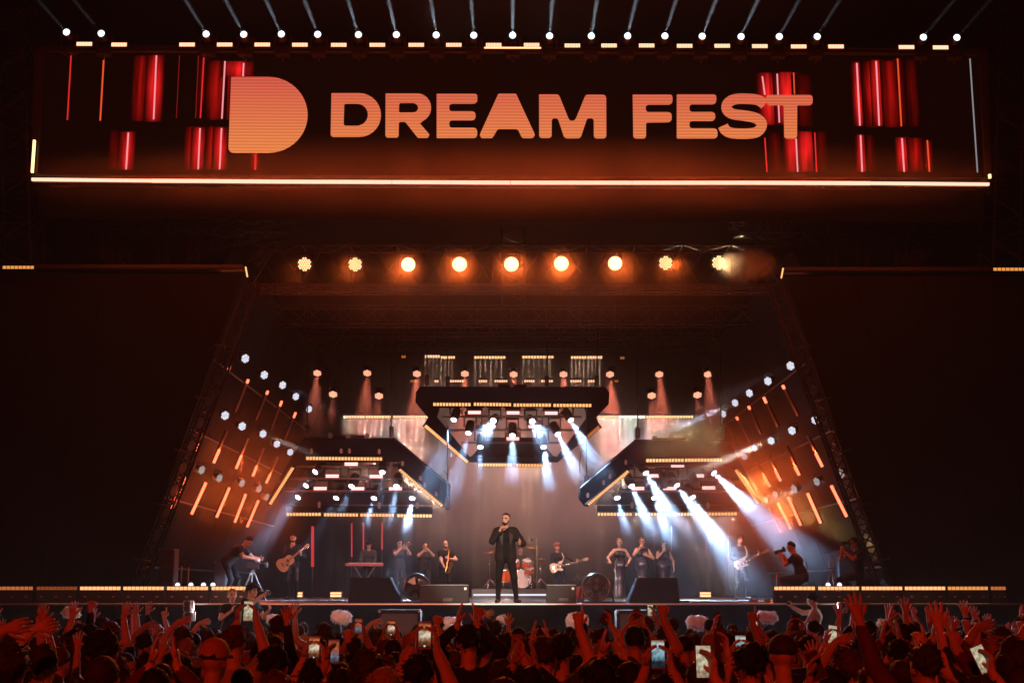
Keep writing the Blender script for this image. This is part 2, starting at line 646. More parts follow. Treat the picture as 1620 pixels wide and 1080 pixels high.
# roof trusses deep in the stage
for k, (y, py) in enumerate([(35, 500), (39, 522), (43, 540)]):
    truss('dim roof truss over the band, %s from the front' % ['first', 'second', 'third'][k], P(430 + 12 * k, py, y), P(1190 - 12 * k, py, y), 0.5, 0.5, 0.9, r=0.022, name='roof_truss', group='dim roof trusses over the band')
# slanted portal edges: two rails with rungs
for s, nm in ((-1, 'left'), (1, 'right')):
    a0, a1 = (P(214, 938, 28.4), P(402, 446, 28.4)) if s < 0 else (P(1403, 938, 28.4), P(1224, 448, 28.4))
    tr = truss('leaning edge truss framing the %s flank of the portal' % nm, a0, a1, 0.26, 0.26, 0.5, up=(0, 1, 0), r=0.026, m=mat('brown_steel', (0.022, 0.013, 0.011), 0.6, 0.2, spec=0.2), name='portal_truss', group='leaning portal edge trusses')
    for k in range(5):
        p = a0.lerp(a1, 0.09 + 0.17 * k)
        mb = MB()
        mb.tube(p + Vector((-s * 0.12, -0.15, 0.05)), p + Vector((s * 0.26, -0.15, 0.13)), 0.018)
        mb.build('bracket', BLACK, tr)
# header support towers left and right, nearly lost in the dark
for s, nm in ((-1, 'left'), (1, 'right')):
    px = 28 if s < 0 else 1592
    truss('dark lattice tower holding up the big screen at its %s end' % nm, P(px, 430, 29), P(px - s * -12, -30, 29), 0.9, 0.9, 1.0, up=(0, 1, 0), r=0.03, m=mat('dark_steel', (0.03, 0.03, 0.03), 0.5, 0.3), name='lattice_tower', group='lattice towers holding the screen')

# ---------------------------------------------------------------- header screen
HY = 27.0
HO = P(808, 289, HY)
HN = Vector((math.sin(0.0135), -math.cos(0.0135), 0))
HX = Vector((math.cos(0.0135), math.sin(0.0135), 0))


def H(px, py, off=0.0):
    """pixel -> point on the screen plane, off metres in front of it"""
    d = ray(px, py)
    o = Vector((0, 0, CAMZ))
    s = ((HO + HN * off) - o).dot(HN) / d.dot(HN)
    return o + d * s


scr = thing('led_screen', 'very wide LED banner screen reading DREAM FEST above the stage', 'screen', HO)
TH = -HN * 0.25
mb = MB()
mb.prism([H(72, 85), H(1546, 90), H(1556, 281), H(63, 275)], TH)
SCRM = emit('screen_black', (0.030, 0.004, 0.002), 0.14)
mb.build('screen_panel', SCRM, scr)
mb = MB()
for a, b in (((66, 79), (1552, 84)), ((56, 281), (1562, 287)), ((66, 79), (56, 281)), ((1552, 84), (1562, 287))):
    mb.beam(H(*a, 0.02), H(*b, 0.02), 0.12, 0.14, up=HN)
mb.build('frame', BLACK, scr)
mb = MB()
mb.prism([H(54, 80, -0.3), H(1562, 85, -0.3), H(1570, 290, -0.3), H(48, 284, -0.3)], TH * 3)
mb.build('housing', BLACK, scr)
# soffit behind the strip, seen as the dark band below the screen
mb = MB()
mb.prism([H(60, 296, -0.35), H(1556, 300, -0.35), H(1556, 352, -0.9), H(60, 346, -0.9)], -HN * 0.05)
mb.build('soffit', mat('soffit_cloth', (0.006, 0.005, 0.005), 0.95, spec=0.1), scr)

zt, zb = H(808, 121).z - HO.z, H(808, 242).z - HO.z
LETM = grad_emit('letter_glow', [(0.0, (0.86, 0.25, 0.075)), (1.0, (0.66, 0.095, 0.065))], 'Z', zb, zt, 0.84, lines=0.42, line_pitch=(zt - zb) / 25.0)


def rounded(pts, n=4):
    """pts: (x, y, r) -> outline with rounded corners"""
    out = []
    k = len(pts)
    for i in range(k):
        x, y, r = pts[i]
        p = Vector((x, y))
        if r <= 0:
            out.append(p)
            continue
        a, b = Vector(pts[i - 1][:2]), Vector(pts[(i + 1) % k][:2])
        da, db = (a - p), (b - p)
        la, lb = da.length, db.length
        ang = da.angle(db)
        t = min(r / math.tan(ang / 2), la * 0.499, lb * 0.499)
        p0, p1 = p + da.normalized() * t, p + db.normalized() * t
        for j in range(n + 1):
            u = j / n
            out.append(p0 * (1 - u) ** 2 + p * 2 * u * (1 - u) + p1 * u * u)
    return out


def arc(cx, cy_, rx, ry, a0, a1, n=14):
    return [(cx + rx * math.cos(math.radians(a0 + (a1 - a0) * i / n)), cy_ + ry * math.sin(math.radians(a0 + (a1 - a0) * i / n)), 0) for i in range(n + 1)]


def glyph(name, pts, holes=(), lab=None):
    mb = MB()
    mb.prism([H(p.x, p.y, 0.024) for p in rounded(pts)], -HN * 0.018, holes=[[H(p.x, p.y, 0.024) for p in rounded(h)] for h in holes])
    o = mb.build(name, LETM, scr)
    if lab:
        o['label'] = lab
    return o


glyph('logo', [(365.7, 121.8, 1)] + arc(424, 181.7, 62.6, 60, -90, 90, 22) + [(361, 241.7, 9)], lab='big solid letter D emblem with a round right edge')
L = {}
glyph('letter', [(524.3, 147.5, 1)] + arc(568, 182, 34.7, 34.6, -90, 90) + [(523, 216.6, 5)],
      [[(544.5, 164, 3)] + arc(564.5, 181.5, 17.5, 17.5, -90, 90) + [(543.5, 199, 4)]], 'letter D with open counter')
glyph('letter', [(610, 148, 1)] + arc(660, 170.5, 22, 22.5, -90, 62) + [(664, 195, 2), (679.5, 213, 3), (677, 218, 3), (661, 218, 3), (641, 192.7, 3), (631, 192.7, 3), (630.5, 217.5, 4), (609.7, 217.5, 4)],
      [[(631.5, 163, 3), (655, 163, 4)] + arc(653.5, 170.6, 8, 7.6, -80, 80, 6) + [(631, 178.3, 3)]], 'letter R')


def make_E(x0, xt, xm, xb, xs, yt, yb, s=0.0):
    return [(x0, yt, 1), (xt, yt, 5), (xt, yt + 15.6, 7), (xs, yt + 15.6, 5), (xs, yt + 27.6, 5), (xm, yt + 27.6, 7), (xm, yt + 41.8, 7), (xs, yt + 41.8, 5),
            (xs, yt + 53.6, 5), (xb, yt + 53.6, 7), (xb, yb, 6), (x0, yb, 1)]


glyph('letter', make_E(690.8, 755.2, 752.5, 755, 710.7, 148.5, 218.2), lab='first letter E')
glyph('letter', [(788.5, 148.3, 3), (816.3, 148.3, 3), (846.5, 213.5, 4), (843, 218.3, 3), (826, 218.3, 4), (819, 204, 5), (787.5, 204, 5), (779, 218.3, 4), (761.5, 218.3, 3), (758.8, 213.5, 4)], lab='letter A')
glyph('letter', [(852.8, 149.5, 1), (884, 149.5, 6), (899.5, 188, 4), (902, 191, 3), (908, 191, 3), (911, 188, 4), (926.5, 150, 6), (959, 150, 6), (959.3, 218.8, 5), (939.6, 218.8, 5), (939.4, 187, 5), (929, 187, 5), (918.5, 218.6, 6), (893, 218.6, 6), (882.5, 187, 5), (872.9, 187, 5), (872.8, 218.2, 5), (853, 218.2, 5)], lab='letter M')
glyph('letter', [(1001, 149.8, 1), (1064, 149.8, 5), (1064, 165.6, 7), (1021.7, 165.6, 5), (1021.7, 177.4, 5), (1062.8, 177.4, 7), (1062.8, 193.4, 7), (1022, 194, 3), (1022.2, 219, 5), (1002, 219, 5)], lab='letter F')
glyph('letter', make_E(1070.8, 1133.3, 1131.7, 1135.2, 1090.8, 149.5, 219, 1), lab='second letter E')


def stroke(pts, wid):
    """outline of a thick stroke through pts"""
    ps = [Vector(p) for p in pts]
    sm = []
    k = len(ps)
    for i in range(k - 1):
        p0, p1, p2, p3 = ps[max(i - 1, 0)], ps[i], ps[i + 1], ps[min(i + 2, k - 1)]
        for j in range(5):
            t = j / 5
            sm.append(0.5 * ((2 * p1) + (p2 - p0) * t + (2 * p0 - 5 * p1 + 4 * p2 - p3) * t * t + (3 * p1 - p0 - 3 * p2 + p3) * t ** 3))
    sm.append(ps[-1])
    le, ri = [], []
    m = len(sm)
    for i, p in enumerate(sm):
        d = (sm[min(i + 1, m - 1)] - sm[max(i - 1, 0)]).normalized()
        nrm = Vector((-d.y, d.x))
        wv = wid / 2
        le.append(p + nrm * wv)
        ri.append(p - nrm * wv)
    return [(p.x, p.y, 0) for p in le] + [(p.x, p.y, 0) for p in reversed(ri)]


S = [(1210, 165.5), (1201, 159), (1186, 156.5), (1163, 157), (1151, 164), (1150.5, 174), (1160, 180.5), (1178, 183), (1196, 187), (1205, 195), (1203, 204), (1194, 210), (1176, 211.5), (1158, 210.5), (1148, 206), (1144, 199)]
glyph('letter', stroke(S, 16.2), lab='letter S')
glyph('letter', [(1211.7, 150.3, 5), (1285.7, 150.3, 6), (1285.7, 166.6, 6), (1261.3, 166.6, 2), (1261, 219.2, 5), (1241, 219.2, 5), (1240, 166.6, 2), (1214, 166.6, 6)], lab='letter T')

# red neon bars shown on the screen: a soft red glow with a bright core line
def ramp_mat(name, col, strength):
    m = emit(name, col, strength)
    nt = m.node_tree
    if len(nt.nodes) > 2:
        return m
    e = [n for n in nt.nodes if n.type == 'EMISSION'][0]
    tc = nt.nodes.new('ShaderNodeTexCoord')
    sp = nt.nodes.new('ShaderNodeSeparateXYZ')
    nt.links.new(tc.outputs['Generated'], sp.inputs[0])
    a = None
    for ax, pw in (('X', 1.3), ('Z', 0.35)):
        s1 = nt.nodes.new('ShaderNodeMath'); s1.operation = 'MULTIPLY_ADD'
        s1.inputs[1].default_value, s1.inputs[2].default_value = 2, -1
        nt.links.new(sp.outputs[ax], s1.inputs[0])
        s2 = nt.nodes.new('ShaderNodeMath'); s2.operation = 'ABSOLUTE'
        nt.links.new(s1.outputs[0], s2.inputs[0])
        s3 = nt.nodes.new('ShaderNodeMath'); s3.operation = 'SUBTRACT'
        s3.inputs[0].default_value = 1.0
        nt.links.new(s2.outputs[0], s3.inputs[1])
        s4 = nt.nodes.new('ShaderNodeMath'); s4.operation = 'POWER'; s4.use_clamp = True
        s4.inputs[1].default_value = pw
        nt.links.new(s3.outputs[0], s4.inputs[0])
        if a is None:
            a = s4
        else:
            mm = nt.nodes.new('ShaderNodeMath'); mm.operation = 'MULTIPLY'
            nt.links.new(a.outputs[0], mm.inputs[0]); nt.links.new(s4.outputs[0], mm.inputs[1])
            a = mm
    no = nt.nodes.new('ShaderNodeTexNoise')
    no.inputs['Scale'].default_value = 1.6
    no.inputs['Detail'].default_value = 2
    mp = nt.nodes.new('ShaderNodeMapping')
    mp.inputs['Scale'].default_value = (5, 5, 0.5)
    nt.links.new(tc.outputs['Object'], mp.inputs[0])
    nt.links.new(mp.outputs[0], no.inputs['Vector'])
    m3 = nt.nodes.new('ShaderNodeMapRange')
    m3.inputs[1].default_value, m3.inputs[2].default_value = 0.3, 0.65
    m3.inputs[3].default_value, m3.inputs[4].default_value = 0.25 * strength, 1.1 * strength
    nt.links.new(no.outputs['Fac'], m3.inputs[0])
    mm = nt.nodes.new('ShaderNodeMath'); mm.operation = 'MULTIPLY'
    nt.links.new(a.outputs[0], mm.inputs[0]); nt.links.new(m3.outputs[0], mm.inputs[1])
    add = nt.nodes.new('ShaderNodeMath'); add.operation = 'ADD'
    add.inputs[1].default_value = 0.004
    nt.links.new(mm.outputs[0], add.inputs[0])
    nt.links.new(add.outputs[0], e.inputs[1])
    return m


GLOW = {0: ramp_mat('red_glow_faint', (1, 0.012, 0.006), 0.16), 1: ramp_mat('red_glow_soft', (1, 0.012, 0.008), 0.45), 2: ramp_mat('red_glow_strong', (1, 0.015, 0.015), 1.15)}
CORE = {0: emit('red_core_faint', (0.30, 0.012, 0.01), 0.55), 1: emit('red_core', (1, 0.03, 0.03), 0.75), 2: emit('pink_core', (1, 0.32, 0.36), 1.0), 3: emit('orange_core', (1, 0.10, 0.03), 0.85)}
def quad(x0, y0, x1, y1, wd, off):
    return [H(x0 - wd / 2, y0, off), H(x0 + wd / 2, y0, off), H(x1 + wd / 2, y1, off), H(x1 - wd / 2, y1, off)]


glows = [(225, 88, 218, 192, 26, 1), (247, 87, 242, 193, 30, 2), (344, 96, 340, 190, 36, 1), (376, 97, 376, 122, 54, 2), (356, 96, 351, 190, 26, 2), (322, 90, 317, 187, 14, 0),
         (183, 207, 181, 269, 22, 0), (202, 208, 199, 269, 28, 2), (304, 200, 302, 269, 24, 1), (316, 201, 313, 269, 26, 2), (336, 200, 333, 269, 22, 1), (350, 201, 347, 269, 26, 2), (404, 242, 403, 269, 18, 1),
         (1213, 115, 1220, 198, 36, 2), (1243, 114, 1248, 198, 44, 2), (1268, 118, 1272, 200, 34, 0), (1254, 207, 1258, 272, 34, 2), (1275, 208, 1277, 272, 34, 2), (1296, 208, 1300, 272, 24, 0), (1224, 210, 1228, 272, 22, 0),
         (1356, 98, 1361, 200, 22, 2), (1374, 97, 1380, 202, 28, 1), (1386, 95, 1391, 200, 22, 2), (1406, 96, 1412, 202, 30, 1), (1421, 92, 1426, 200, 16, 1), (1440, 95, 1446, 201, 22, 0),
         (1362, 213, 1365, 272, 22, 2), (1376, 213, 1379, 272, 18, 0), (1427, 217, 1430, 272, 26, 2), (1447, 218, 1451, 272, 28, 1), (1467, 222, 1470, 272, 16, 1)]
for i, (x0, y0, x1, y1, wd, k) in enumerate(glows):
    mb = MB()
    mb.prism(quad(x0, y0, x1, y1, wd, 0.005 + 0.0006 * (i % 4)), -HN * 0.003)
    mb.build('red_glow', GLOW[k], scr)
cores = [(112.5, 87, 106.5, 190, 2.2, 1), (164.5, 87, 158.5, 191, 2.6, 3), (247.5, 88, 243, 189, 2.4, 2), (284, 88, 279, 187, 1.4, 0), (314, 88, 309.5, 187, 1.8, 0), (322.5, 90, 317, 187, 2.2, 1), (356, 97, 351, 188, 2.4, 2), (385.5, 100, 384.5, 121, 2.4, 2),
         (203, 210, 199.5, 268, 2.6, 2), (316.5, 203, 313.5, 268, 2.4, 2), (350.5, 203, 347.5, 268, 2.4, 2), (404.5, 243, 403.5, 269, 3, 1),
         (1206, 121, 1210, 150, 2.4, 2), (1229.5, 117, 1233, 194, 2.4, 2), (1255.5, 115, 1257, 149, 2, 3), (1210, 218, 1213.5, 272, 2.2, 1), (1259.5, 219.5, 1262, 272, 2.4, 2), (1289, 210, 1292, 272, 2, 1),
         (1355.5, 100, 1360.5, 199, 2.6, 2), (1386, 97, 1391, 199, 2.6, 2), (1420, 93, 1426, 200, 2.4, 3), (1361.5, 214, 1364, 272, 2.6, 2), (1427, 219, 1430.5, 272, 2.6, 2), (1467, 222, 1470.5, 272, 2.4, 3)]
for x0, y0, x1, y1, wd, k in cores:
    mb = MB()
    mb.prism(quad(x0, y0, x1, y1, wd, 0.012), -HN * 0.003)
    mb.build('neon_line', CORE[k], scr)
mb = MB()
mb.prism(quad(1534.5, 93, 1546.5, 273, 2.2, 0.012), -HN * 0.003)
mb.build('edge_line', emit('pale_edge', (0.5, 0.5, 0.55), 0.5), scr)

# light strip along the lower edge, in eight lengths
strip = thing('light_strip', 'glowing orange light strip along the lower edge of the big screen', 'light strip', HO)
SY = [(50, 284), (240, 286), (430, 287.3), (620, 288.2), (808, 289), (1000, 289.2), (1190, 289.2), (1378, 290), (1565, 291.6)]
SM = emit('strip_light', (1.0, 0.33, 0.22), 2.6)
SM2 = emit('strip_light_edge', (1.0, 0.42, 0.13), 4.5)
for i in range(8):
    a, b = H(SY[i][0] + 0.4, SY[i][1], 0.22), H(SY[i + 1][0] - 0.4, SY[i + 1][1], 0.22)
    mb = MB()
    mb.beam(a, b, 0.065 if 1 <= i <= 6 else 0.055, 0.06, up=HN)
    mb.build('tube', SM, strip)
    mb = MB()
    mb.beam(H(SY[i][0], SY[i][1], 0.13), H(SY[i + 1][0], SY[i + 1][1], 0.13), 0.16, 0.1, up=HN)
    mb.build('channel', BLACK, strip)
for nm, pts, m, lb in (('end_light', [(54.5, 222), (51, 273)], emit('yellow_end', (1, 0.6, 0.22), 3), 'short upright yellow light at the left end of the big screen'),
                       ('end_light', [(1565.5, 276), (1566, 282)], emit('yellow_end', (1, 0.6, 0.22), 3), 'tiny yellow light at the right end of the big screen')):
    t = thing(nm, lb, 'light')
    mb = MB(); mb.beam(H(*pts[0], 0.2), H(*pts[1], 0.2), 0.045, 0.05, up=HN); mb.build('tube', m, t)
    mb = MB(); mb.beam(H(pts[0][0], pts[0][1] - 1, 0.14), H(pts[1][0], pts[1][1] + 1, 0.14), 0.07, 0.06, up=HN); mb.build('housing', BLACK, t)

for i in range(6):
    a, b = H(60 + i * 250, 288, 0.3), H(60 + (i + 1) * 250, 289.5, 0.3)
    c = (a + b) / 2
    lamp('AREA', 'strip_lamp', c, c + Vector((0, -1, -0.25)), STRIP_W * 0.14, (1.0, 0.10, 0.012), sx=(b - a).length, sy=0.1)
    lamp('AREA', 'strip_lamp_up', c + Vector((0, 0, 0.07)), c + Vector((0, -0.25, 1)), STRIP_W * 0.55, (1.0, 0.10, 0.012), sx=(b - a).length, sy=0.1)
    lamp('AREA', 'strip_lamp_down', c + Vector((0, 0, -0.07)), c + Vector((0, 0.25, -1)), STRIP_W * 0.4, (1.0, 0.10, 0.012), sx=(b - a).length, sy=0.1)
# ---------------------------------------------------------------- lamp fixtures
WHITE_LENS = emit('white_lens', (0.86, 0.93, 1.0), 7)
SKY_LENS = emit('sky_lens', (0.80, 0.95, 1.0), 2.2)
ORANGE_LENS = emit('orange_lens', (1.0, 0.52, 0.24), 4)
ORANGE_LENS_DIM = emit('orange_lens_dim', (1.0, 0.52, 0.24), 2.6)
RED_LENS = emit('red_lens', (1.0, 0.36, 0.22), 2.4)
PALE_LENS = emit('pale_lens', (0.86, 0.88, 1.0), 1.35)
AMBER = emit('amber_cells', (1.0, 0.43, 0.15), 1.5)
AMBER_HOT = emit('amber_hot_cells', (1.0, 0.55, 0.24), 1.8)
AMBER_DIM = emit('amber_dim_cells', (0.9, 0.25, 0.05), 0.55)
PEACH = emit('peach_cells', (1.0, 0.52, 0.30), 1.8)
PINK = emit('pink_strobe', (1.0, 0.62, 0.60), 1.7)
PINK_DIM = emit('pink_strobe_rim', (0.9, 0.12, 0.12), 0.5)
TUBE_HOT = emit('tube_hot', (1.0, 0.16, 0.075), 3.0)
TUBE_RED = emit('tube_red', (1.0, 0.05, 0.045), 0.6)
TUBE_OFF = mat('tube_off', (0.35, 0.3, 0.28), 0.35)


def moving_head(label, lens, d, r=0.075, group=None, hang=True, lensm=None, name='moving_head_light', k=1.0):
    """base, yoke and a tilting barrel whose lens sits at the given point"""
    lens, d = Vector(lens), Vector(d).normalized()
    L = 0.42 * k
    piv = lens - d * L * 0.62
    up = Vector((0, 0, 1 if hang else -1))
    base = piv + up * 0.30 * k
    t = thing(name, label, 'stage light', base, group)
    mb = MB()
    mb.bbox(base + up * 0.05 * k, (0.3 * k, 0.26 * k, 0.1 * k), 0.015)
    mb.tube(base + up * 0.08 * k, base + up * 0.2 * k, 0.02)
    mb.build('base', BLACK, t)
    mb = MB()
    for s in (-1, 1):
        mb.bbox(piv + Vector((s * 0.165 * k, 0, 0)) + up * 0.12 * k, (0.045 * k, 0.1 * k, 0.32 * k), 0.01)
    mb.bbox(piv + up * 0.26 * k, (0.36 * k, 0.09 * k, 0.05 * k), 0.01)
    mb.build('yoke', BLACK, t)
    mb = MB()
    mb.lathe(piv - d * L * 0.38, d, [(0, 0.06 * k), (0.03 * k, 0.115 * k), (0.2 * k, 0.13 * k), (0.30 * k, 0.125 * k), (0.34 * k, r * 1.22), (L - 0.005, r * 1.18), (L - 0.004, r * 1.02), (L - 0.03, r * 1.0)], 14)
    mb.build('barrel', PLASTIC, t)
    mb = MB()
    mb.lathe(lens - d * 0.022, d, [(0, r), (0.03, r * 0.95), (0.045, r * 0.6), (0.05, 0.001)], 16)
    mb.build('lens', lensm or WHITE_LENS, t)
    return t


def par_light(label, c, d, r, lensm, group=None, name='par_light', dots=True, rim=None):
    """round LED wash light: barrel, yoke, dark face and a hexagon of LED cells"""
    c, d = Vector(c), Vector(d).normalized()
    t = thing(name, label, 'stage light', c, group)
    mb = MB()
    mb.lathe(c - d * r * 1.9, d, [(0, r * 0.5), (r * 0.3, r * 0.95), (r * 1.75, r * 1.1), (r * 1.9, r * 1.14), (r * 1.9, r * 1.0), (r * 1.85, 0.001)], 14)
    mb.build('barrel', PLASTIC, t)
    a = d.cross(Vector((0, 0, 1))).normalized()
    b = a.cross(d)
    mb = MB()
    mb.path([c - d * r + a * r * 1.15, c - d * r * 1.0 + a * r * 1.15 + b * r * 1.5, c - d * r * 1.0 - a * r * 1.15 + b * r * 1.5, c - d * r - a * r * 1.15], r * 0.12, 6)
    mb.build('yoke', BLACK, t)
    mb = MB()
    if dots:
        for q in range(-3, 4):
            for s in range(-3, 4):
                if abs(q + s) <= 3 and (abs(q) + abs(s) + abs(q + s)) // 2 <= 3:
                    p = a * (q + s * 0.5) + b * (s * 0.866)
                    if p.length < 2.9:
                        mb.disc(c + p * r * 0.315 + d * 0.002, d, r * 0.13, 6, th=0.006)
    else:
        mb.disc(c + d * 0.002, d, r * 0.96, 16, th=0.01)
    tag(mb.build('led_cells', lensm, t), kind='stuff')
    return t


def batten(label, p0, p1, face, n, m, parent=None, group=None, cell=0.74, h=0.09, depth=0.1, rows=1, name='led_batten', up=(0, 0, 1), dimf=None):
    """bar of n square LED cells from p0 to p1 facing direction face"""
    p0, p1, face = Vector(p0), Vector(p1), Vector(face).normalized()
    d = (p1 - p0).normalized()
    u = d.cross(face).normalized()
    if u.z < 0:
        u = -u
    if parent is None:
        t = thing(name, label, 'light bar', (p0 + p1) / 2, group)
        hn = 'housing'
    else:
        t = None
    hb = MB()
    cc = (p0 + p1) / 2 - face * depth / 2
    hb.beam(p0 - d * 0.012 - face * depth / 2, p1 + d * 0.012 - face * depth / 2, depth, h * 1.25 * (1 if rows == 1 else 1.0), up=u) if abs(d.dot(u)) < 0.9 else None
    host = hb.build('led_batten' if parent is not None else 'housing', PLASTIC, parent if parent is not None else t)
    L = (p1 - p0).length
    st_ = L / n
    mb = MB()
    for r_ in range(rows):
        for i in range(n):
            c = p0 + d * (st_ * (i + 0.5)) + u * ((r_ - (rows - 1) / 2) * h / rows)
            cs = st_ * cell
            ch = h / rows * 0.86
            pp = [c - d * cs / 2 - u * ch / 2, c + d * cs / 2 - u * ch / 2, c + d * cs / 2 + u * ch / 2, c - d * cs / 2 + u * ch / 2]
            pp = [q + face * 0.012 for q in pp]
            mb.prism(pp, -face * 0.02)
    tag(mb.build('led_cells', m, host if parent is not None else t), kind='stuff')
    return t


def comb_lamp(p0, p1, d, energy, color, n, spread=5, gap=0.5):
    """the light of a batten, or an added fill: one strip lamp whose cells throw separate parallel beams"""
    p0, p1, d = Vector(p0), Vector(p1), Vector(d).normalized()
    ld = bpy.data.lights.new('batten_or_fill_lamp', 'AREA')
    ld.shape = 'RECTANGLE'
    ld.size, ld.size_y = (p1 - p0).length, 0.07
    ld.energy = energy
    ld.color = color
    ld.spread = math.radians(spread)
    if n:
        ld.use_nodes = True
        nt = ld.node_tree
        e = nt.nodes['Emission']
        ge = nt.nodes.new('ShaderNodeNewGeometry')
        sp = nt.nodes.new('ShaderNodeSeparateXYZ')
        nt.links.new(ge.outputs['Parametric'], sp.inputs[0])
        m1 = nt.nodes.new('ShaderNodeMath'); m1.operation = 'MULTIPLY'; m1.inputs[1].default_value = n
        nt.links.new(sp.outputs['X'], m1.inputs[0])
        m2 = nt.nodes.new('ShaderNodeMath'); m2.operation = 'FRACT'
        nt.links.new(m1.outputs[0], m2.inputs[0])
        m3 = nt.nodes.new('ShaderNodeMath'); m3.operation = 'LESS_THAN'; m3.inputs[1].default_value = gap
        nt.links.new(m2.outputs[0], m3.inputs[0])
        m4 = nt.nodes.new('ShaderNodeMath'); m4.operation = 'MULTIPLY'; m4.inputs[1].default_value = 1 / gap
        nt.links.new(m3.outputs[0], m4.inputs[0])
        nt.links.new(m4.outputs[0], e.inputs['Strength'])
    o = bpy.data.objects.new('batten_or_fill_lamp', ld)
    COL.objects.link(o)
    o.location = (p0 + p1) / 2 + d * 0.05
    x = (p1 - p0).normalized()
    z = -(d - x * d.dot(x)).normalized()
    y = z.cross(x)
    o.rotation_euler = Matrix((x, y, z)).transposed().to_euler()
    return o


ORD = ['first', 'second', 'third', 'fourth', 'fifth', 'sixth', 'seventh', 'eighth', 'ninth', 'tenth', 'eleventh', 'twelfth', 'thirteenth', 'fourteenth', 'fifteenth', 'sixteenth', 'seventeenth', 'eighteenth', 'nineteenth', 'twentieth', 'twenty-first', 'twenty-second', 'twenty-third', 'twenty-fourth']

# ---------------------------------------------------------------- row on top of the header
sky_px = [(105, 51), (160, 53), (326, 54), (385.5, 54.5), (445, 54), (502.5, 54.5), (567, 55), (627, 55), (690, 55.5), (749.5, 56), (811, 56), (869.5, 57), (935.5, 57), (993, 57), (1052, 57), (1111, 57.5), (1172.5, 58), (1233, 58), (1293, 58), (1461, 59), (1514, 59.5)]
bd = -ray(808, 850).normalized()
for i, (px, py) in enumerate(sky_px):
    c = H(px, py, 0.35)
    moving_head('white beam light on top of the big screen, %s from the left end' % ORD[i], c, bd + Vector((0, 0, 0.0)), 0.072, 'white beam lights on top of the screen', False, SKY_LENS, 'beam_light')
    lamp('SPOT', 'beam_lamp', c + bd * 0.04, c + bd * 10, SKY_W * (0.55 if i in (17, 18, 20) else 1), (0.72, 0.85, 1.0), size=2.4, blend=0.7, radius=0.03)
pan = [(133.5, 70), (188.5, 71), (296, 71), (355.5, 71), (415, 71), (474.5, 71.3), (536, 71.5), (597, 71.5), (658.5, 71.5), (718, 71.5), (781, 71.5), (841, 71.5), (905.5, 72.5), (963.5, 72.5), (1023, 72.5), (1083, 73), (1142.5, 73), (1202, 73.5), (1263.5, 74), (1322.5, 74), (1434, 75), (1488, 75.5)]
for i, (px, py) in enumerate(pan):
    batten('small glowing LED panel on top of the big screen, %s from the left end' % ORD[i], H(px - 12.3, py, 0.3), H(px + 12.3, py, 0.3), HN, 10, PEACH, rows=3, h=0.085, cell=0.8, name='led_blinder', group='LED panels on top of the screen')
batten('longer amber light bar in the middle above the big screen', H(766, 76, 0.34), H(856, 76.3, 0.34), HN, 1, AMBER_HOT, h=0.04, cell=1.0, name='light_bar')
truss('low truss along the top of the big screen carrying the beam lights', H(80, 80.5, 0.0), H(1546, 84.5, 0.0), 0.25, 0.1, 0.6, r=0.014)

# ---------------------------------------------------------------- nine orange lamps on the front truss
fl = [(482, 418), (562, 418.5), (646, 418.5), (727, 418), (809, 418), (888, 417), (973, 416.5), (1053, 416), (1137, 415.5)]
tgt = Vector((0, 2, 1.5))
for i, (px, py) in enumerate(fl):
    c = P(px, py, YT - 0.35)
    off = abs(i - 4)
    aim = Vector((c.x * (0.0 if off < 2 else 1.0) + (0 if off < 2 else (0.6 if c.x > 0 else -0.6) * off), 0, 2))
    d = (aim - c).normalized()
    par_light('round orange wash lamp on the front truss, %s from the left' % ORD[i], c, d, 0.165 if off > 1 else 0.17, ORANGE_LENS if off < 3 else ORANGE_LENS_DIM, 'orange lamps on the front truss', 'wash_light', dots=off >= 3)
    lamp('SPOT', 'wash_lamp', c + d * 0.08, c + d * 10, WASH_W * ([2.3, 2.0, 1.6, 1.0, 0.8][off] if i != 8 else 0.35), (1.0, 0.15, 0.022) if i != 8 else (1.0, 0.55, 0.25), size=58, blend=1.0, radius=0.14)

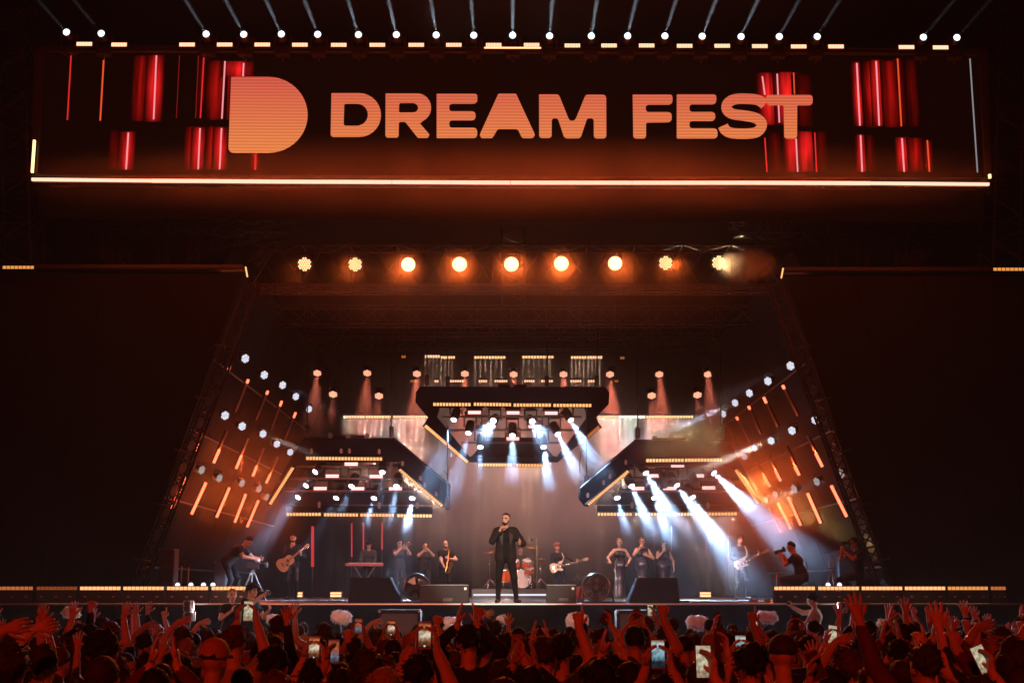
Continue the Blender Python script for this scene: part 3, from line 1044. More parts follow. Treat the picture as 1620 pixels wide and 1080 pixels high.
# ---------------------------------------------------------------- slanting side banks: tubes and wash lights
DY = [30.0, 31.4, 33.7, 35.8, 37.8]
side = {
    'left': dict(
        par=[[(388, 567), (418, 593), (447, 609), (468, 627), (489, 647)], [(356, 657), (383, 674), (416, 686), (438, 702), (459, 715)], [(319, 743), (347, 756), (383, 764), (410, 773), (422, 786)]],
        t1=[((364, 578), (343, 632), 0.13), ((393, 600), (373, 651), 0.12), ((424, 618), (405, 665), 0.12), ((446, 634), (429, 680), 0.18), ((468, 652), (451, 695), 0.2)],
        t2=[((330.5, 664.6), (309, 718), -0.40), ((360, 681), (338, 732), -0.42), ((393, 693), (373.6, 741), -0.43), ((418, 708), (400, 753), -0.36), ((440, 723), (421, 764), -0.33)],
        t3=[((294, 751), (272, 805), 1), ((326, 763), (303, 813), 1), ((363, 771), (342.6, 818), 1), ((389, 781), (371.5, 826), 1), ((409, 791), (391, 833), 1)], s=1),
    'right': dict(
        par=[[(1250.7, 578.5), (1215, 602.6), (1185.7, 621.7), (1163, 637), (1144, 654.6)], [(1290, 664), (1253, 681), (1220, 697), (1194, 708), (1177.8, 722)], [(1330.7, 748.5), (1292, 761.5), (1256, 772.6), (1226.5, 781.5), (1210.7, 789.8)]],
        t1=[((1238, 609), (1262, 658), 0.12), ((1208, 628), (1230, 675), 0.2), ((1184, 642), (1203, 687), 0.12), ((1165, 659), (1186, 702), 0.12), ((1150, 672), (1168, 712), 0.0)],
        t2=[((1276.5, 688.7), (1301, 738), -0.44), ((1243, 705), (1264.4, 751.5), -0.34), ((1214, 719), (1235, 760.6), -0.44), ((1196, 732), (1218, 769.4), -0.45), ((1180, 745), (1199, 780), -0.2)],
        t3=[((1314.8, 767.6), (1339.4, 816.7), 1), ((1277.4, 779.6), (1298.3, 827), 1), ((1246.5, 785.7), (1266.7, 830.6), 1), ((1230.6, 795), (1251, 836.7), 1), ((1216, 803), (1235, 842), 0.0)], s=-1)}
rown = ['top', 'middle', 'bottom']
for nm, D in side.items():
    s = D['s']
    for r_ in range(3):
        for k in range(5):
            px, py = D['par'][r_][k]
            c = P(px, py, DY[k])
            d = Vector((s * 0.62, -0.72, -0.25)) if r_ < 2 else Vector((s * 0.85, -0.5, -0.35))
            par_light('pale wash light in the %s row of the %s leaning bank, %s from front' % (rown[r_], nm, ORD[k]), c, d, 0.105, PALE_LENS if r_ < 2 else emit('pale_lens_dim', (0.8, 0.72, 0.7), 0.55), 'pale wash lights on the leaning banks')
            for q, key in enumerate(('t1', 't2', 't3')):
                if q != r_:
                    continue
                a, b, lit = D[key][k]
                A, B = P(*a, DY[k]), P(*b, DY[k] )
                t = thing('light_tube', 'slanting LED tube, %s row of the %s leaning bank, %s from the front' % (rown[r_], nm, ORD[k]), 'light tube', A, 'slanting LED tubes on the leaning banks')
                mb = MB()
                mb.beam(A + Vector((-s * 0.05, 0.05, 0)), B + Vector((-s * 0.05, 0.05, 0)), 0.06, 0.05, up=(0, 1, 0))
                mb.build('housing', BLACK, t)
                def seg(u0, u1, m, nm_):
                    mb = MB()
                    mb.tube(A.lerp(B, u0), A.lerp(B, u1), 0.033 if m is TUBE_HOT else 0.024, n=8)
                    mb.build(nm_, m, t)
                if lit == 1:
                    seg(0, 1, TUBE_HOT, 'lit_section')
                elif lit > 0:
                    seg(0, lit, TUBE_HOT, 'lit_section'); seg(lit, 1, TUBE_OFF, 'dark_section')
                elif lit < 0:
                    seg(0, 1 + lit, TUBE_OFF, 'dark_section'); seg(1 + lit, 1, TUBE_HOT, 'lit_section')
                else:
                    seg(0, 1, TUBE_OFF, 'dark_section')
                if lit == 1 or lit < 0:
                    e0, e1 = (A, B) if lit == 1 else (A.lerp(B, 1 + lit), B)
                    mid = (e0 + e1) / 2
                    ld = lamp('AREA', 'tube_lamp', mid + Vector((s * 0.05, -0.03, 0)), mid + Vector((s * 1.0, -0.6, 0)), TUBE_W * (1.8 if s < 0 else 1.2) * (e1 - e0).length, (1.0, 0.13, 0.025), sx=0.05, sy=(e1 - e0).length)
                    ld2 = lamp('POINT', 'tube_glow', mid + Vector((-s * 0.1, 0.05, 0)), mid, TUBE_W * (0.25 if s < 0 else 0.42) * (e1 - e0).length, (1.0, 0.09, 0.015), radius=0.1)
# visible beams of the wash lights
for nm, k, r_, en in (('left', 2, 0, 1.0), ('left', 3, 0, 1.0), ('left', 2, 1, 0.35), ('left', 4, 1, 0.5), ('right', 0, 0, 1.5), ('right', 1, 0, 1.2), ('right', 3, 0, 0.8), ('right', 0, 1, 0.3), ('right', 1, 1, 0.25), ('right', 2, 1, 0.2), ('right', 0, 2, 0.4), ('right', 1, 2, 0.3)):
    D = side[nm]
    px, py = D['par'][r_][k]
    c = P(px, py, DY[k])
    d = Vector((D['s'] * 1.0, 0.28, -0.40))
    lamp('SPOT', 'side_beam', c + d * 0.05, c + d * 10, SIDE_W * en, (0.62, 0.72, 1.0) if r_ == 0 else (0.85, 0.8, 0.75), size=9, blend=0.8, radius=0.06)

# ---------------------------------------------------------------- red wash lights and battens at the back
rw = [(502, 590), (581, 590), (659.5, 591), (735.5, 591), (812.5, 592), (891.5, 592), (965, 592), (1043, 592), (1120, 592), (527, 623.5), (599.5, 626), (1031, 625.5), (1103.5, 624.5)]
for i, (px, py) in enumerate(rw):
    Y = 43.0 if i < 9 else 41.0
    c = P(px, py, Y)
    d = Vector((0, -0.66, -0.75))
    row = 'upper' if i < 9 else 'lower'
    lab = 'round red wash light in the %s back row, %s from the left' % (row, ORD[i if i < 9 else i - 9])
    par_light(lab, c, d, 0.14, RED_LENS, 'red wash lights hanging at the back', 'wash_light')
    lamp('SPOT', 'red_lamp', c + d * 0.06, c + Vector((0, -0.35, -1)) * 10, RED_W, (1.0, 0.22, 0.13), size=30, blend=1.0, radius=0.08)
DN = Vector((0, -0.75, -0.66))
brow = [(635, 642, 564, 2, AMBER_DIM, 'tiny'), (672, 696, 563.5, 6, PEACH, 'two-row'), (697, 720, 565, 6, AMBER_HOT, 'short'), (750, 800, 565, 11, AMBER_HOT, 'long'), (826, 876, 564.5, 11, AMBER_HOT, 'long'), (903, 928, 565, 6, AMBER_HOT, 'short'), (929, 953, 565, 6, PEACH, 'two-row'), (981, 988, 566, 2, AMBER_DIM, 'tiny'),
        (439, 447, 562, 3, AMBER_DIM, 'tiny'), (1137, 1144, 563, 2, AMBER_DIM, 'tiny')]
for i, (x0, x1, py, n, m, kd) in enumerate(brow):
    batten('%s amber LED bar in the topmost back row, seen in column %s' % (kd, ['left of centre', 'at its left', 'third', 'left of the middle', 'right of the middle', 'sixth', 'seventh', 'right of centre', 'far left', 'far right'][i]), P(x0, py, 44.5), P(x1, py, 44.5), DN, n, m, rows=2 if kd == 'two-row' else 1, h=0.1, group='amber LED bars at the back')
    if n > 4:
        comb_lamp(P(x0, py, 44.4), P(x1, py, 44.4), (0, -0.12, -1), COMB_W * n * 0.12, (1.0, 0.60, 0.42), max(3, n // 2 + 1), 1.2, 0.4)
mrow = [(649, 658, 3, AMBER_DIM), (687, 694, 2, PEACH), (704, 734, 8, PEACH), (757, 771, 4, PEACH), (782, 803, 6, PEACH), (829, 846, 5, PEACH), (856, 875, 5, PEACH), (902, 920, 5, PEACH), (930, 948, 5, PEACH), (972, 978, 2, AMBER_DIM)]
for i, (x0, x1, n, m) in enumerate(mrow):
    batten('small amber LED bar just above the middle light pod, %s from the left' % ORD[i], P(x0, 602.5, 43.6), P(x1, 602.5, 43.6), DN, n, m, h=0.085, group='small LED bars above the middle pod')
lrow = [(543, 577, 8, PEACH), (578, 621, 10, AMBER_HOT), (622, 678, 13, PEACH), (945, 977, 8, PEACH), (978, 1021, 10, emit('white_cells', (1, 0.9, 0.82), 2.2)), (1022, 1097, 17, AMBER_HOT)]
for i, (x0, x1, n, m) in enumerate(lrow):
    batten('LED bar level with the middle pod\'s lower lights, %s from the left' % ORD[i], P(x0, 659, 43.0), P(x1, 659, 43.0), DN, n, m, h=0.1, group='LED bars beside the middle pod')
    comb_lamp(P(x0, 659.8, 42.9), P(x1, 659.8, 42.9), (0, -0.62, -1), COMB_W * n * (0.35 if i == 4 else 0.7), (1.0, 0.60, 0.46) if i != 4 else (0.9, 1.0, 0.9), n // 2, 1.4, 0.4)

# ---------------------------------------------------------------- three light pods
PODC = mat('pod_skin', (0.012, 0.010, 0.010), 0.9, bump=0.1, scale=12, spec=0.08)
PODP = mat('pod_plate', (0.03, 0.026, 0.03), 0.6, spec=0.2)


def pod(label, PP, polys, strips, pipes, plate, cables, clamps):
    t = thing('light_pod', label, 'light pod', PP(*polys[0][1][0]), 'hanging light pods over the band')
    for nm, pts, ext in polys:
        mb = MB()
        mb.prism([PP(*p) for p in pts], ext)
        mb.build(nm, PODC, t)
    for a, b, n, m, face in strips:
        batten(None, PP(*a, -0.06), PP(*b, -0.06), face, n, m, parent=t, h=0.095)
    for a, b in pipes:
        mb = MB()
        mb.tube(PP(*a, 0.15), PP(*b, 0.15), 0.03)
        mb.build('pipe', STEEL, t)
    mb = MB()
    mb.prism([PP(*p, 0.3) for p in plate], Vector((0, 0.1, 0.02)))
    mb.build('back_plate', PODP, t)
    for a, b in cables:
        mb = MB()
        mb.tube(PP(*a), P(b[0], b[1], PP(*a).y + 0.3), 0.018, n=6)
        mb.lathe(PP(*a), (0, 0, 1), [(0, 0.02), (0.03, 0.06), (0.28, 0.06), (0.31, 0.02)], 8)
        mb.build('hoist_cable', BLACK, t)
    for c in clamps:
        mb = MB()
        q = PP(*c)
        mb.bbox(q, (0.07, 0.07, 0.16), 0.012)
        mb.tube(q + Vector((0, -0.05, 0.02)), q + Vector((0, 0.06, 0.02)), 0.03)
        mb.build('clamp', STEEL, t)
    return t


def PL(px, py, off=0.0):
    return P(px, py, 35.0 + (py - 695) / 118.0 * 1.7 + off)


def PC(px, py, off=0.0):
    return P(px, py, 35.6 + (py - 612) / 125.0 * 1.8 + off)


def PRT(px, py, off=0.0):
    return P(px, py, 34.6 + (py - 695) / 118.0 * 1.7 + off)


FD = Vector((0, -0.9, -0.45))
FL_ = Vector((0.35, -0.85, -0.4))
FR_ = Vector((-0.35, -0.85, -0.4))
EX = Vector((0, 0.5, 0.08))
pod('hanging trapezoid light pod over the keyboard and brass players', PL,
    [('front_beam', [(479, 693), (622, 694), (634, 730), (605, 731), (484, 731), (466, 738), (468, 716)], EX),
     ('flank_beam', [(479, 693), (468, 718), (466, 738), (428, 800), (424, 792), (426, 784)], EX),
     ('flank_beam', [(622, 694), (711, 768), (712, 788), (706, 801), (698, 803), (628, 738), (634, 730)], EX),
     ('rear_bar', [(453, 801), (684, 802), (684, 810), (453, 809)], EX * 0.5)],
    [((484, 724.5), (605, 725.5), 24, AMBER, FD), ((463.5, 739), (427, 797), 20, AMBER, FL_), ((632, 742), (700, 800), 22, AMBER, FR_),
     ((453, 813), (508, 813), 11, AMBER, FD), ((512, 813.5), (567, 814), 11, AMBER, FD), ((569.5, 814), (624, 814.5), 11, AMBER, FD), ((628, 815), (683.5, 815.5), 11, AMBER_HOT, FD)],
    [((468, 737), (612, 738)), ((460, 756), (640, 757)), ((452, 776), (668, 777))],
    [(448, 771), (668, 772), (686, 798), (438, 797)],
    [((486, 690), (487, 560)), ((619, 692), (620, 560))],
    [(493, 712), (540, 712), (553, 712), (600, 713), (637, 732), (665, 755), (672, 766), (690, 780), (505, 798), (600, 799), (660, 799)])
pod('hanging light pod over the backing singers with pale bars of light', PRT,
    [('front_beam', [(1153, 697), (1008, 696), (990, 733), (1024, 735), (1142, 735), (1163, 741), (1163, 718)], EX),
     ('flank_beam', [(1153, 697), (1164, 720), (1163, 741), (1198, 799), (1203, 794), (1200, 786)], EX),
     ('flank_beam', [(1008, 696), (918, 772), (916, 790), (924, 800), (931, 801), (996, 741), (990, 733)], EX),
     ('rear_bar', [(945, 800), (1170, 800), (1170, 809), (945, 809)], EX * 0.5)],
    [((1022, 728), (1082, 727.5), 12, AMBER_HOT, FD), ((1083, 727.5), (1143, 727), 12, AMBER_HOT, FD), ((1164, 743), (1200, 796), 20, AMBER, FR_), ((994, 744.5), (930, 798), 22, AMBER, FL_),
     ((945, 813), (1000, 813), 11, AMBER, FD), ((1004, 813), (1059, 813), 11, AMBER_HOT, FD), ((1061.5, 813), (1116, 813), 11, AMBER_HOT, FD), ((1120, 812.5), (1166, 812), 9, AMBER, FD)],
    [((1020, 737), (1160, 737)), ((992, 757), (1172, 757)), ((960, 777), (1184, 777))],
    [(962, 772), (1180, 772), (1194, 798), (942, 798)],
    [((1009, 694), (1008.5, 560)), ((1141, 694), (1139.5, 560))],
    [(990, 730), (965, 752), (955, 762), (930, 782), (1000, 799), (1060, 799), (1120, 799)])
pod('large hanging light pod in the middle above the singer, widest at its top', PC,
    [('front_beam', [(664, 612), (958, 612.5), (964, 621), (963, 639), (948, 645), (672, 645), (657, 636), (658, 620)], Vector((0, 0.55, 0.1))),
     ('flank_beam', [(657, 636), (696, 640), (690, 660), (744, 726), (741, 732), (671, 672), (677, 660)], EX),
     ('flank_beam', [(963, 639), (924, 640), (931, 660), (880, 726), (881, 732), (950, 674), (943, 660)], EX),
     ('rear_bar', [(744, 722), (880, 722), (882, 731), (742, 731)], EX * 0.5)],
    [((685, 639.2), (745, 639.5), 12, AMBER, FD), ((749, 639), (809, 639.8), 12, AMBER, FD), ((812, 640.3), (872, 640.5), 12, AMBER, FD), ((875, 640.8), (936, 641), 12, AMBER, FD),
     ((672.5, 673), (740, 731), 24, AMBER, FL_), ((948, 675), (915, 703), 12, AMBER_DIM, FR_), ((756, 734.6), (811, 735), 12, AMBER_HOT, FD), ((816, 735.4), (867, 736), 11, AMBER, FD)],
    [((700, 659), (920, 659)), ((705, 680), (915, 680)), ((730, 700), (890, 700))],
    [(772, 692), (850, 692), (876, 722), (746, 722)],
    [((675, 610), (675.5, 520)), ((944, 611), (945, 520)), ((708, 612), (708.5, 540)), ((865, 612), (865.5, 540))],
    [(733, 646), (768, 646), (795, 646), (826, 646), (857, 646), (888, 646), (715, 718), (905, 718)])
# chain hoists and loose cables
for i, (x, y0, y1, Y) in enumerate([(708, 733, 800, 36), (928, 700, 765, 36)]):
    t = thing('chain_hoist', 'black chain hoist with a looping cable %s the middle pod' % ('left of' if i == 0 else 'right of'), 'hoist', P(x, y1, Y), 'chain hoists beside the middle pod')
    mb = MB(); mb.tube(P(x, y0 - 60, Y), P(x, y1, Y), 0.022, n=6); mb.build('chain', BLACK, t)
    mb = MB(); mb.bbox(P(x, y1 - 4, Y), (0.14, 0.14, 0.36), 0.03); mb.build('motor', BLACK, t)
    s = -1
    mb = MB(); mb.path([P(x, y0 + 20, Y), P(x + s * 5, y0 + 10, Y), P(x + s * 9, y0 + 16, Y), P(x + s * 11, y0 + 34, Y), P(x + s * 10, y0 + 48, Y)], 0.014, 6); mb.build('loop_cable', BLACK, t)
for i, (x0, x1, y, PP) in enumerate([(520, 582, 690, PL), (1033, 1091, 694, PRT), (782, 838, 609.5, PC)]):
    t = thing('spreader_bar', 'short black spreader bar on top of the %s' % ['brass-side pod', 'singer-side pod', 'middle pod'][i], 'bar', PP(x0, y), 'spreader bars on the pods')
    mb = MB(); mb.tube(PP(x0, y, 0.25), PP(x1, y, 0.25), 0.035, n=8); mb.build('tube', BLACK, t)
    for q in (x0 + 3, (x0 + x1) / 2, x1 - 2):
        mb = MB(); mb.bbox(PP(q, y - 0.5, 0.25), (0.12, 0.12, 0.16), 0.02); mb.build('coupler', BLACK, t)

heads = {
    'brass-side': (PL, [(498.5, 746.3), (604.6, 747), (484, 768), (556, 769), (627.4, 769), (471.3, 786.5), (531.7, 787.6), (591.5, 788), (652, 788)],
                   [(555.5, 733.5), (525.5, 752.5), (595, 753), (506.5, 772), (566, 772.3), (625.5, 772.4)]),
    'middle': (PC, [(717.8, 664), (780.5, 665.5), (842, 666.5), (903.2, 664.5), (740.9, 685), (810.7, 688.6), (882.4, 686.5), (760, 707), (860, 707)],
               [(750.6, 652), (811.7, 652.6), (872, 653), (774, 674), (846, 674.3), (811.3, 693.4)]),
    'singer-side': (PRT, [(1022, 748), (1129.7, 748), (999.2, 768.5), (1071, 767.5), (976.5, 787.3), (1035.3, 787.3), (1095.7, 786.5), (1052, 770.5), (1101, 770)],
                    [(1072, 736), (1035.3, 752), (1103.5, 752), (1009, 772), (1059.4, 772), (1121.4, 771)])}
# beam strength and direction per lamp
bdir = {
    'brass-side': [((-0.55, -0.1, -0.75), 0.06), ((0.0, -0.4, -0.9), 0.15), ((-0.5, -0.1, -0.85), 0.12), ((-0.25, -0.2, -0.9), 0.25), ((-0.12, -0.1, -1), 0.5), ((-0.5, -0.1, -0.85), 0.14), ((-0.35, -0.1, -0.95), 0.4), ((-0.2, -0.1, -1), 0.55), ((-0.10, -0.15, -1), 4.0)],
    'middle': [((-0.25, -0.3, -0.9), 0.6), ((-0.16, -0.92, -0.36), 1.6), ((0.16, -0.92, -0.36), 1.6), ((0.45, -0.3, -0.9), 1.0), ((-0.2, -0.25, -1), 0.8), ((0, -0.3, -1), 0.9), ((0.4, -0.3, -0.95), 1.1), ((-0.03, -0.2, -1), 0.8), ((0.12, -0.2, -1), 1.5)],
    'singer-side': [((0.42, -0.2, -0.9), 1.3), ((0.66, -0.2, -0.8), 1.05), ((0.32, -0.2, -0.95), 1.3), ((0.52, -0.2, -0.9), 0.9), ((0.20, -0.15, -1), 1.5), ((0.26, -0.15, -1), 1.5), ((0.42, -0.2, -0.95), 1.0), None, None]}
for nm, (PP, hs, sts) in heads.items():
    for i, (px, py) in enumerate(hs):
        c = PP(px, py, 0.0)
        b = bdir[nm][i]
        d = Vector((b[0][0], -0.62 if b[0][1] > -0.8 else b[0][1], b[0][2])).normalized() if b else Vector((0.3, 0.2, -1)).normalized()
        row = 0 if i in ((0, 1) if nm != 'middle' else (0, 1, 2, 3)) else 1
        moving_head('moving head light under the %s pod, %s' % (nm, ['front row outer left', 'front row outer right', 'second row left', 'second row middle', 'second row right', 'lowest row first', 'lowest row second', 'lowest row third', 'lowest row fourth'][i] if nm == 'brass-side' else
                    (['top row first', 'top row second', 'top row third', 'top row fourth', 'middle row left', 'middle row centre', 'middle row right', 'lowest row left', 'lowest row right'][i] if nm == 'middle' else
                     ['front row left', 'front row right with the strongest beam', 'second row left', 'second row right', 'lowest row left', 'lowest row middle', 'lowest row right', 'unlit one by the centre pipe', 'unlit one behind the right beams'][i])),
                    c, d, 0.08, 'moving head lights under the pods', True, WHITE_LENS if b else PLASTIC)
        if b:
            lamp('SPOT', 'head_lamp', c + d * 0.07, c + d * 10, HEAD_W * b[1] * (0.6 if nm == 'middle' else 1.0 if nm == 'brass-side' else 1.2), (0.36, 0.60, 1.0), size=23, blend=0.9, radius=0.05)
    for i, (px, py) in enumerate(sts):
        c = PP(px, py, 0.12)
        t = thing('strobe_panel', 'glowing pink-white strobe panel under the %s pod, %s' % (nm, ['topmost', 'upper left', 'upper right', 'lower left', 'lower middle', 'lower right'][i] if nm != 'middle' else ['upper left', 'upper middle', 'upper right', 'lower left', 'lower right', 'lowest, behind the middle lamp'][i]), 'strobe light', c, 'pink strobe panels under the pods')
        mb = MB(); mb.bbox(c + Vector((0, 0.08, 0.06)), (0.40, 0.13, 0.26), 0.02); mb.build('housing', PLASTIC, t)
        mb = MB()
        mb.path([c + Vector((-0.21, 0.08, 0.04)), c + Vector((-0.21, 0.08, 0.3)), c + Vector((0.21, 0.08, 0.3)), c + Vector((0.21, 0.08, 0.04))], 0.018, 6)
        mb.build('bracket', BLACK, t)
        for q in (0.02, -0.025):
            mb = MB(); mb.prism([c + Vector((a_, 0.005, b_ + q)) for a_, b_ in ((-0.175, -0.018), (0.175, -0.018), (0.175, 0.018), (-0.175, 0.018))], (0, 0.012, 0)); mb.build('strobe_row', PINK, t)
        mb = MB(); mb.prism([c + Vector((a_, 0.005, b_ - 0.055)) for a_, b_ in ((-0.175, -0.006), (0.175, -0.006), (0.175, 0.006), (-0.175, 0.006))], (0, 0.012, 0)); mb.build('red_row', PINK_DIM, t)
# light thrown by the pod battens, plus wide fills added to brighten the smoke
CW = (1.0, 0.60, 0.40)
comb_lamp(PC(756, 738), PC(867, 738), (0, 0.35, -1), COMB_W * 110, CW, 11, 2.5)
comb_lamp(P(700, 662, 39.6), P(920, 662, 39.6), (0, 0.9, -0.6), COMB_W * 34, (1.0, 0.60, 0.50), 0, 150)  # added warm fill behind the middle pod, not a batten's own light
comb_lamp(PL(500, 818), PL(683, 818), (0, 0.8, -0.7), COMB_W * 6, (1.0, 0.68, 0.66), 0, 150)  # added backward fill for soft mist behind the brass-side pod
comb_lamp(PRT(945, 818), PRT(1166, 818), (0, 0.8, -0.7), COMB_W * 10, (1.0, 0.68, 0.62), 0, 150)  # same kind of added mist fill, behind the singer-side pod
comb_lamp(PL(570, 818), PL(683, 818), (0.05, -0.25, -1), COMB_W * 10, CW, 10, 2.5)
comb_lamp(PRT(945, 816), PRT(1000, 816), (0.06, -0.25, -1), COMB_W * 9, CW, 6, 2.5)
comb_lamp(PRT(1004, 816), PRT(1166, 816), (0.06, -0.25, -1), COMB_W * 26, CW, 16, 2.5)
comb_lamp(PRT(1022, 724, -0.15), PRT(1143, 723, -0.15), (0.35, -1.1, 1), COMB_W * 1.2, (1.0, 0.78, 0.42), 24, 3, 0.4)
comb_lamp(PC(690, 635, -0.15), PC(930, 636, -0.15), (0.0, -1.2, 1), COMB_W * 1.5, CW, 46, 3, 0.4)
comb_lamp(PL(632, 746, -0.2), PL(698, 801, -0.2), (0.9, -0.4, -0.9), COMB_W * 2.5, CW, 0, 7)
comb_lamp(PRT(994, 748, -0.2), PRT(930, 801, -0.2), (-0.75, -0.4, -0.9), COMB_W * 3, CW, 0, 7)
comb_lamp(PRT(1166, 746, -0.2), PRT(1200, 797, -0.2), (0.9, -0.6, -0.75), COMB_W * 1.5, (1.0, 0.6, 0.2), 0, 7)

# ---------------------------------------------------------------- red tubes behind the band
rt = [(494.5, 832, 896, 0.05, 40.5), (556.5, 827, 880, 0.036, 44), (575, 827, 871, 0.036, 44), (604.5, 826, 868, 0.036, 44), (1117, 840, 882, 0.03, 44.5), (1152.5, 835, 892, 0.032, 43), (1276, 853, 888, 0.04, 40), (1228.5, 908, 918, 0.04, 40), (1062, 831, 880, 0.03, 45), (1035, 838, 860, 0.02, 45)]
for i, (px, y0, y1, r, Y) in enumerate(rt):
    t = thing('light_tube', 'upright red light tube %s' % ['beside the acoustic guitarist', 'left of the keyboard player', 'straight above the keyboard player', 'between keyboard player and brass section', 'right of the backing singers, faint in the beams', 'just left of the electric guitarist', 'under the small lantern behind the crouching photographer', 'low on the deck left of the crouching photographer', 'behind the rightmost backing singer', 'behind the middle backing singer'][i], 'light tube', P(px, y1, Y), 'upright red tubes behind the band')
    mb = MB(); mb.tube(P(px, y0, Y), P(px, y1, Y), r * (0.85 if i == 0 else 0.62 if i < 4 else 0.45), n=8); mb.build('lit_section', TUBE_RED if i < 4 else emit('tube_red_faint', (1.0, 0.12, 0.09), 0.28), t)
    mb = MB(); b = P(px, y1, Y); mb.tube(b, (b.x, b.y, DECK + 0.02), 0.018); mb.disc((b.x, b.y, DECK), (0, 0, 1), 0.15, th=0.02); mb.build('stand', BLACK, t)
t = thing('hanging_lantern', 'small boxy lantern hanging above the crouching photographer', 'lantern', P(1276, 845, 40))
mb = MB(); mb.bbox(P(1276, 839, 40), (0.24, 0.2, 0.12), 0.02); mb.build('body', mat('lantern_metal', (0.35, 0.22, 0.12), 0.5), t)
mb = MB(); mb.tube(P(1276, 837, 40), P(1276, 690, 40), 0.012, n=6); mb.build('cord', BLACK, t)
mb = MB(); mb.disc(P(1276, 839, 39.88), (0, -1, 0), 0.05); mb.build('lens', emit('amber_small', (1, 0.4, 0.1), 0.8), t)

# ---------------------------------------------------------------- low battens on the stage lip, blinders on the deck
YB = 27.9
lb = [(-12, 53.5, 9, AMBER_DIM), (57, 123.5, 10, emit('ember_cells', (0.8, 0.16, 0.04), 0.3)), (125.5, 192, 10, AMBER), (194, 260.5, 10, AMBER), (263, 330.5, 10, AMBER), (333.5, 392, 9, AMBER),
      (1223.7, 1290.5, 10, AMBER), (1293, 1360, 10, AMBER), (1361.8, 1428.5, 10, AMBER), (1430, 1496.5, 10, AMBER), (1498, 1564, 10, emit('amber_half_cells', (1.0, 0.38, 0.08), 0.85)), (1566, 1592, 4, AMBER_DIM)]
for i, (x0, x1, n, m) in enumerate(lb):
    sd = 'left' if i < 6 else 'right'
    k = i if i < 6 else i - 6
    a, b = P(x0 + 1, 930, YB), P(x1 - 1, 930, YB)
    batten('amber LED bar on the stage lip, %s flank, %s counted from the left' % (sd, ORD[k]), a, b, (0, -1, 0), n, m, h=0.078, cell=0.84, group='amber LED bars along the stage lip')
    t = thing('light_case', 'low black case under a stage lip LED bar, %s flank, %s counted from the left' % (sd, ORD[k]), 'case', ((a.x + b.x) / 2, YB, DECK), 'black cases under the lip bars')
    mb = MB(); mb.bbox(((a.x + b.x) / 2, YB + 0.08, DECK + 0.12), (b.x - a.x + 0.01, 0.24, 0.24), 0.015); mb.build('body', BLACK, t)
    for q in (0.15, 0.5, 0.85):
        mb = MB(); mb.bbox((a.x + (b.x - a.x) * q, YB - 0.05, DECK + 0.13), (0.06, 0.02, 0.03), 0.006); mb.build('latch', ALU, t)
for x in (-7.5, 0.0, 7.5):
    lamp('AREA', 'pit_fill_lamp', (x, FRONT - 0.12, DECK - 0.1), (x, FRONT - 3.2, 0.7), PIT_FILL_W, (0.95, 0.95, 1.0), sx=7, sy=0.05)  # unseen lamps added under the deck edge to brighten the pit
lamp('AREA', 'lip_lamp', P(230, 930, 27.6), P(230, 930, 27.6) + Vector((0, -1, -0.1)), 60, (1, 0.45, 0.12), sx=4, sy=0.1)
lamp('AREA', 'lip_lamp', P(1390, 930, 27.6), P(1390, 930, 27.6) + Vector((0, -1, -0.1)), 60, (1, 0.45, 0.12), sx=4.5, sy=0.1)
for i, (px, wd) in enumerate([(472.8, 10.8), (531.2, 17), (1116, 16.7)]):
    Y = 37.5
    c = P(px, 940, Y)
    hw = wd / 2 / PXM(Y)
    t = thing('blinder_light', 'small two-row yellow blinder on the deck %s' % ['by the acoustic guitarist\'s feet', 'left of the big draped wedge', 'left of the electric guitarist\'s feet'][i], 'stage light', c, 'yellow blinders on the deck')
    mb = MB(); mb.bbox(c + Vector((0, 0.07, 0)), (hw * 2 + 0.04, 0.1, 0.2), 0.015); mb.build('housing', PLASTIC, t)
    mb = MB(); mb.bbox((c.x, c.y + 0.07, (c.z + DECK) / 2 - 0.03), (hw, 0.12, max(0.04, c.z - DECK - 0.08)), 0.01); mb.build('foot', BLACK, t)
    for q in (1, -1):
        mb = MB(); mb.bbox(c + Vector((0, 0.0, q * 0.036)), (hw * 2, 0.03, 0.052), 0.006); mb.build('lamp_row', AMBER_HOT, t)
for i, px in enumerate([281, 302, 322, 337, 1310, 1328]):
    c = P(px, 925, 29.5)
    par_light('small white lamp standing behind the lip bars, %s' % ['leftmost', 'second', 'third', 'fourth, faintest', 'left of the two by the tripod table', 'right of the two by the tripod table'][i], c, (0.1, -1, 0.3), 0.055, emit('white_small', (0.85, 0.88, 1), 1.6 if i != 3 else 0.6), 'small white deck lamps', 'floor_light', dots=False)
# strips at the top of the wings
for i, (x0, x1, py) in enumerate([(4, 54, 423), (1571, 1624, 426)]):
    batten('short amber LED bar on top of the %s stage wing at the edge of view' % ('left' if i == 0 else 'right'), P(x0, py, 28.4), P(x1, py, 28.4), (0, -1, 0), 8, emit('amber_half_cells', (1.0, 0.38, 0.08), 0.85), h=0.075, cell=0.8)
for i, (x0, y0, x1, y1) in enumerate([(388.5, 422, 391.5, 438), (1236, 440, 1239, 424)]):
    t = thing('corner_light', 'tiny upright amber light at the top inner corner of the %s wing' % ('left' if i == 0 else 'right'), 'light', P(x0, y0, 28.3), 'corner lights of the wings')
    mb = MB(); mb.beam(P(x0, y0, 28.3), P(x1, y1, 28.3), 0.03, 0.03, up=(0, 1, 0)); mb.build('tube', AMBER, t)
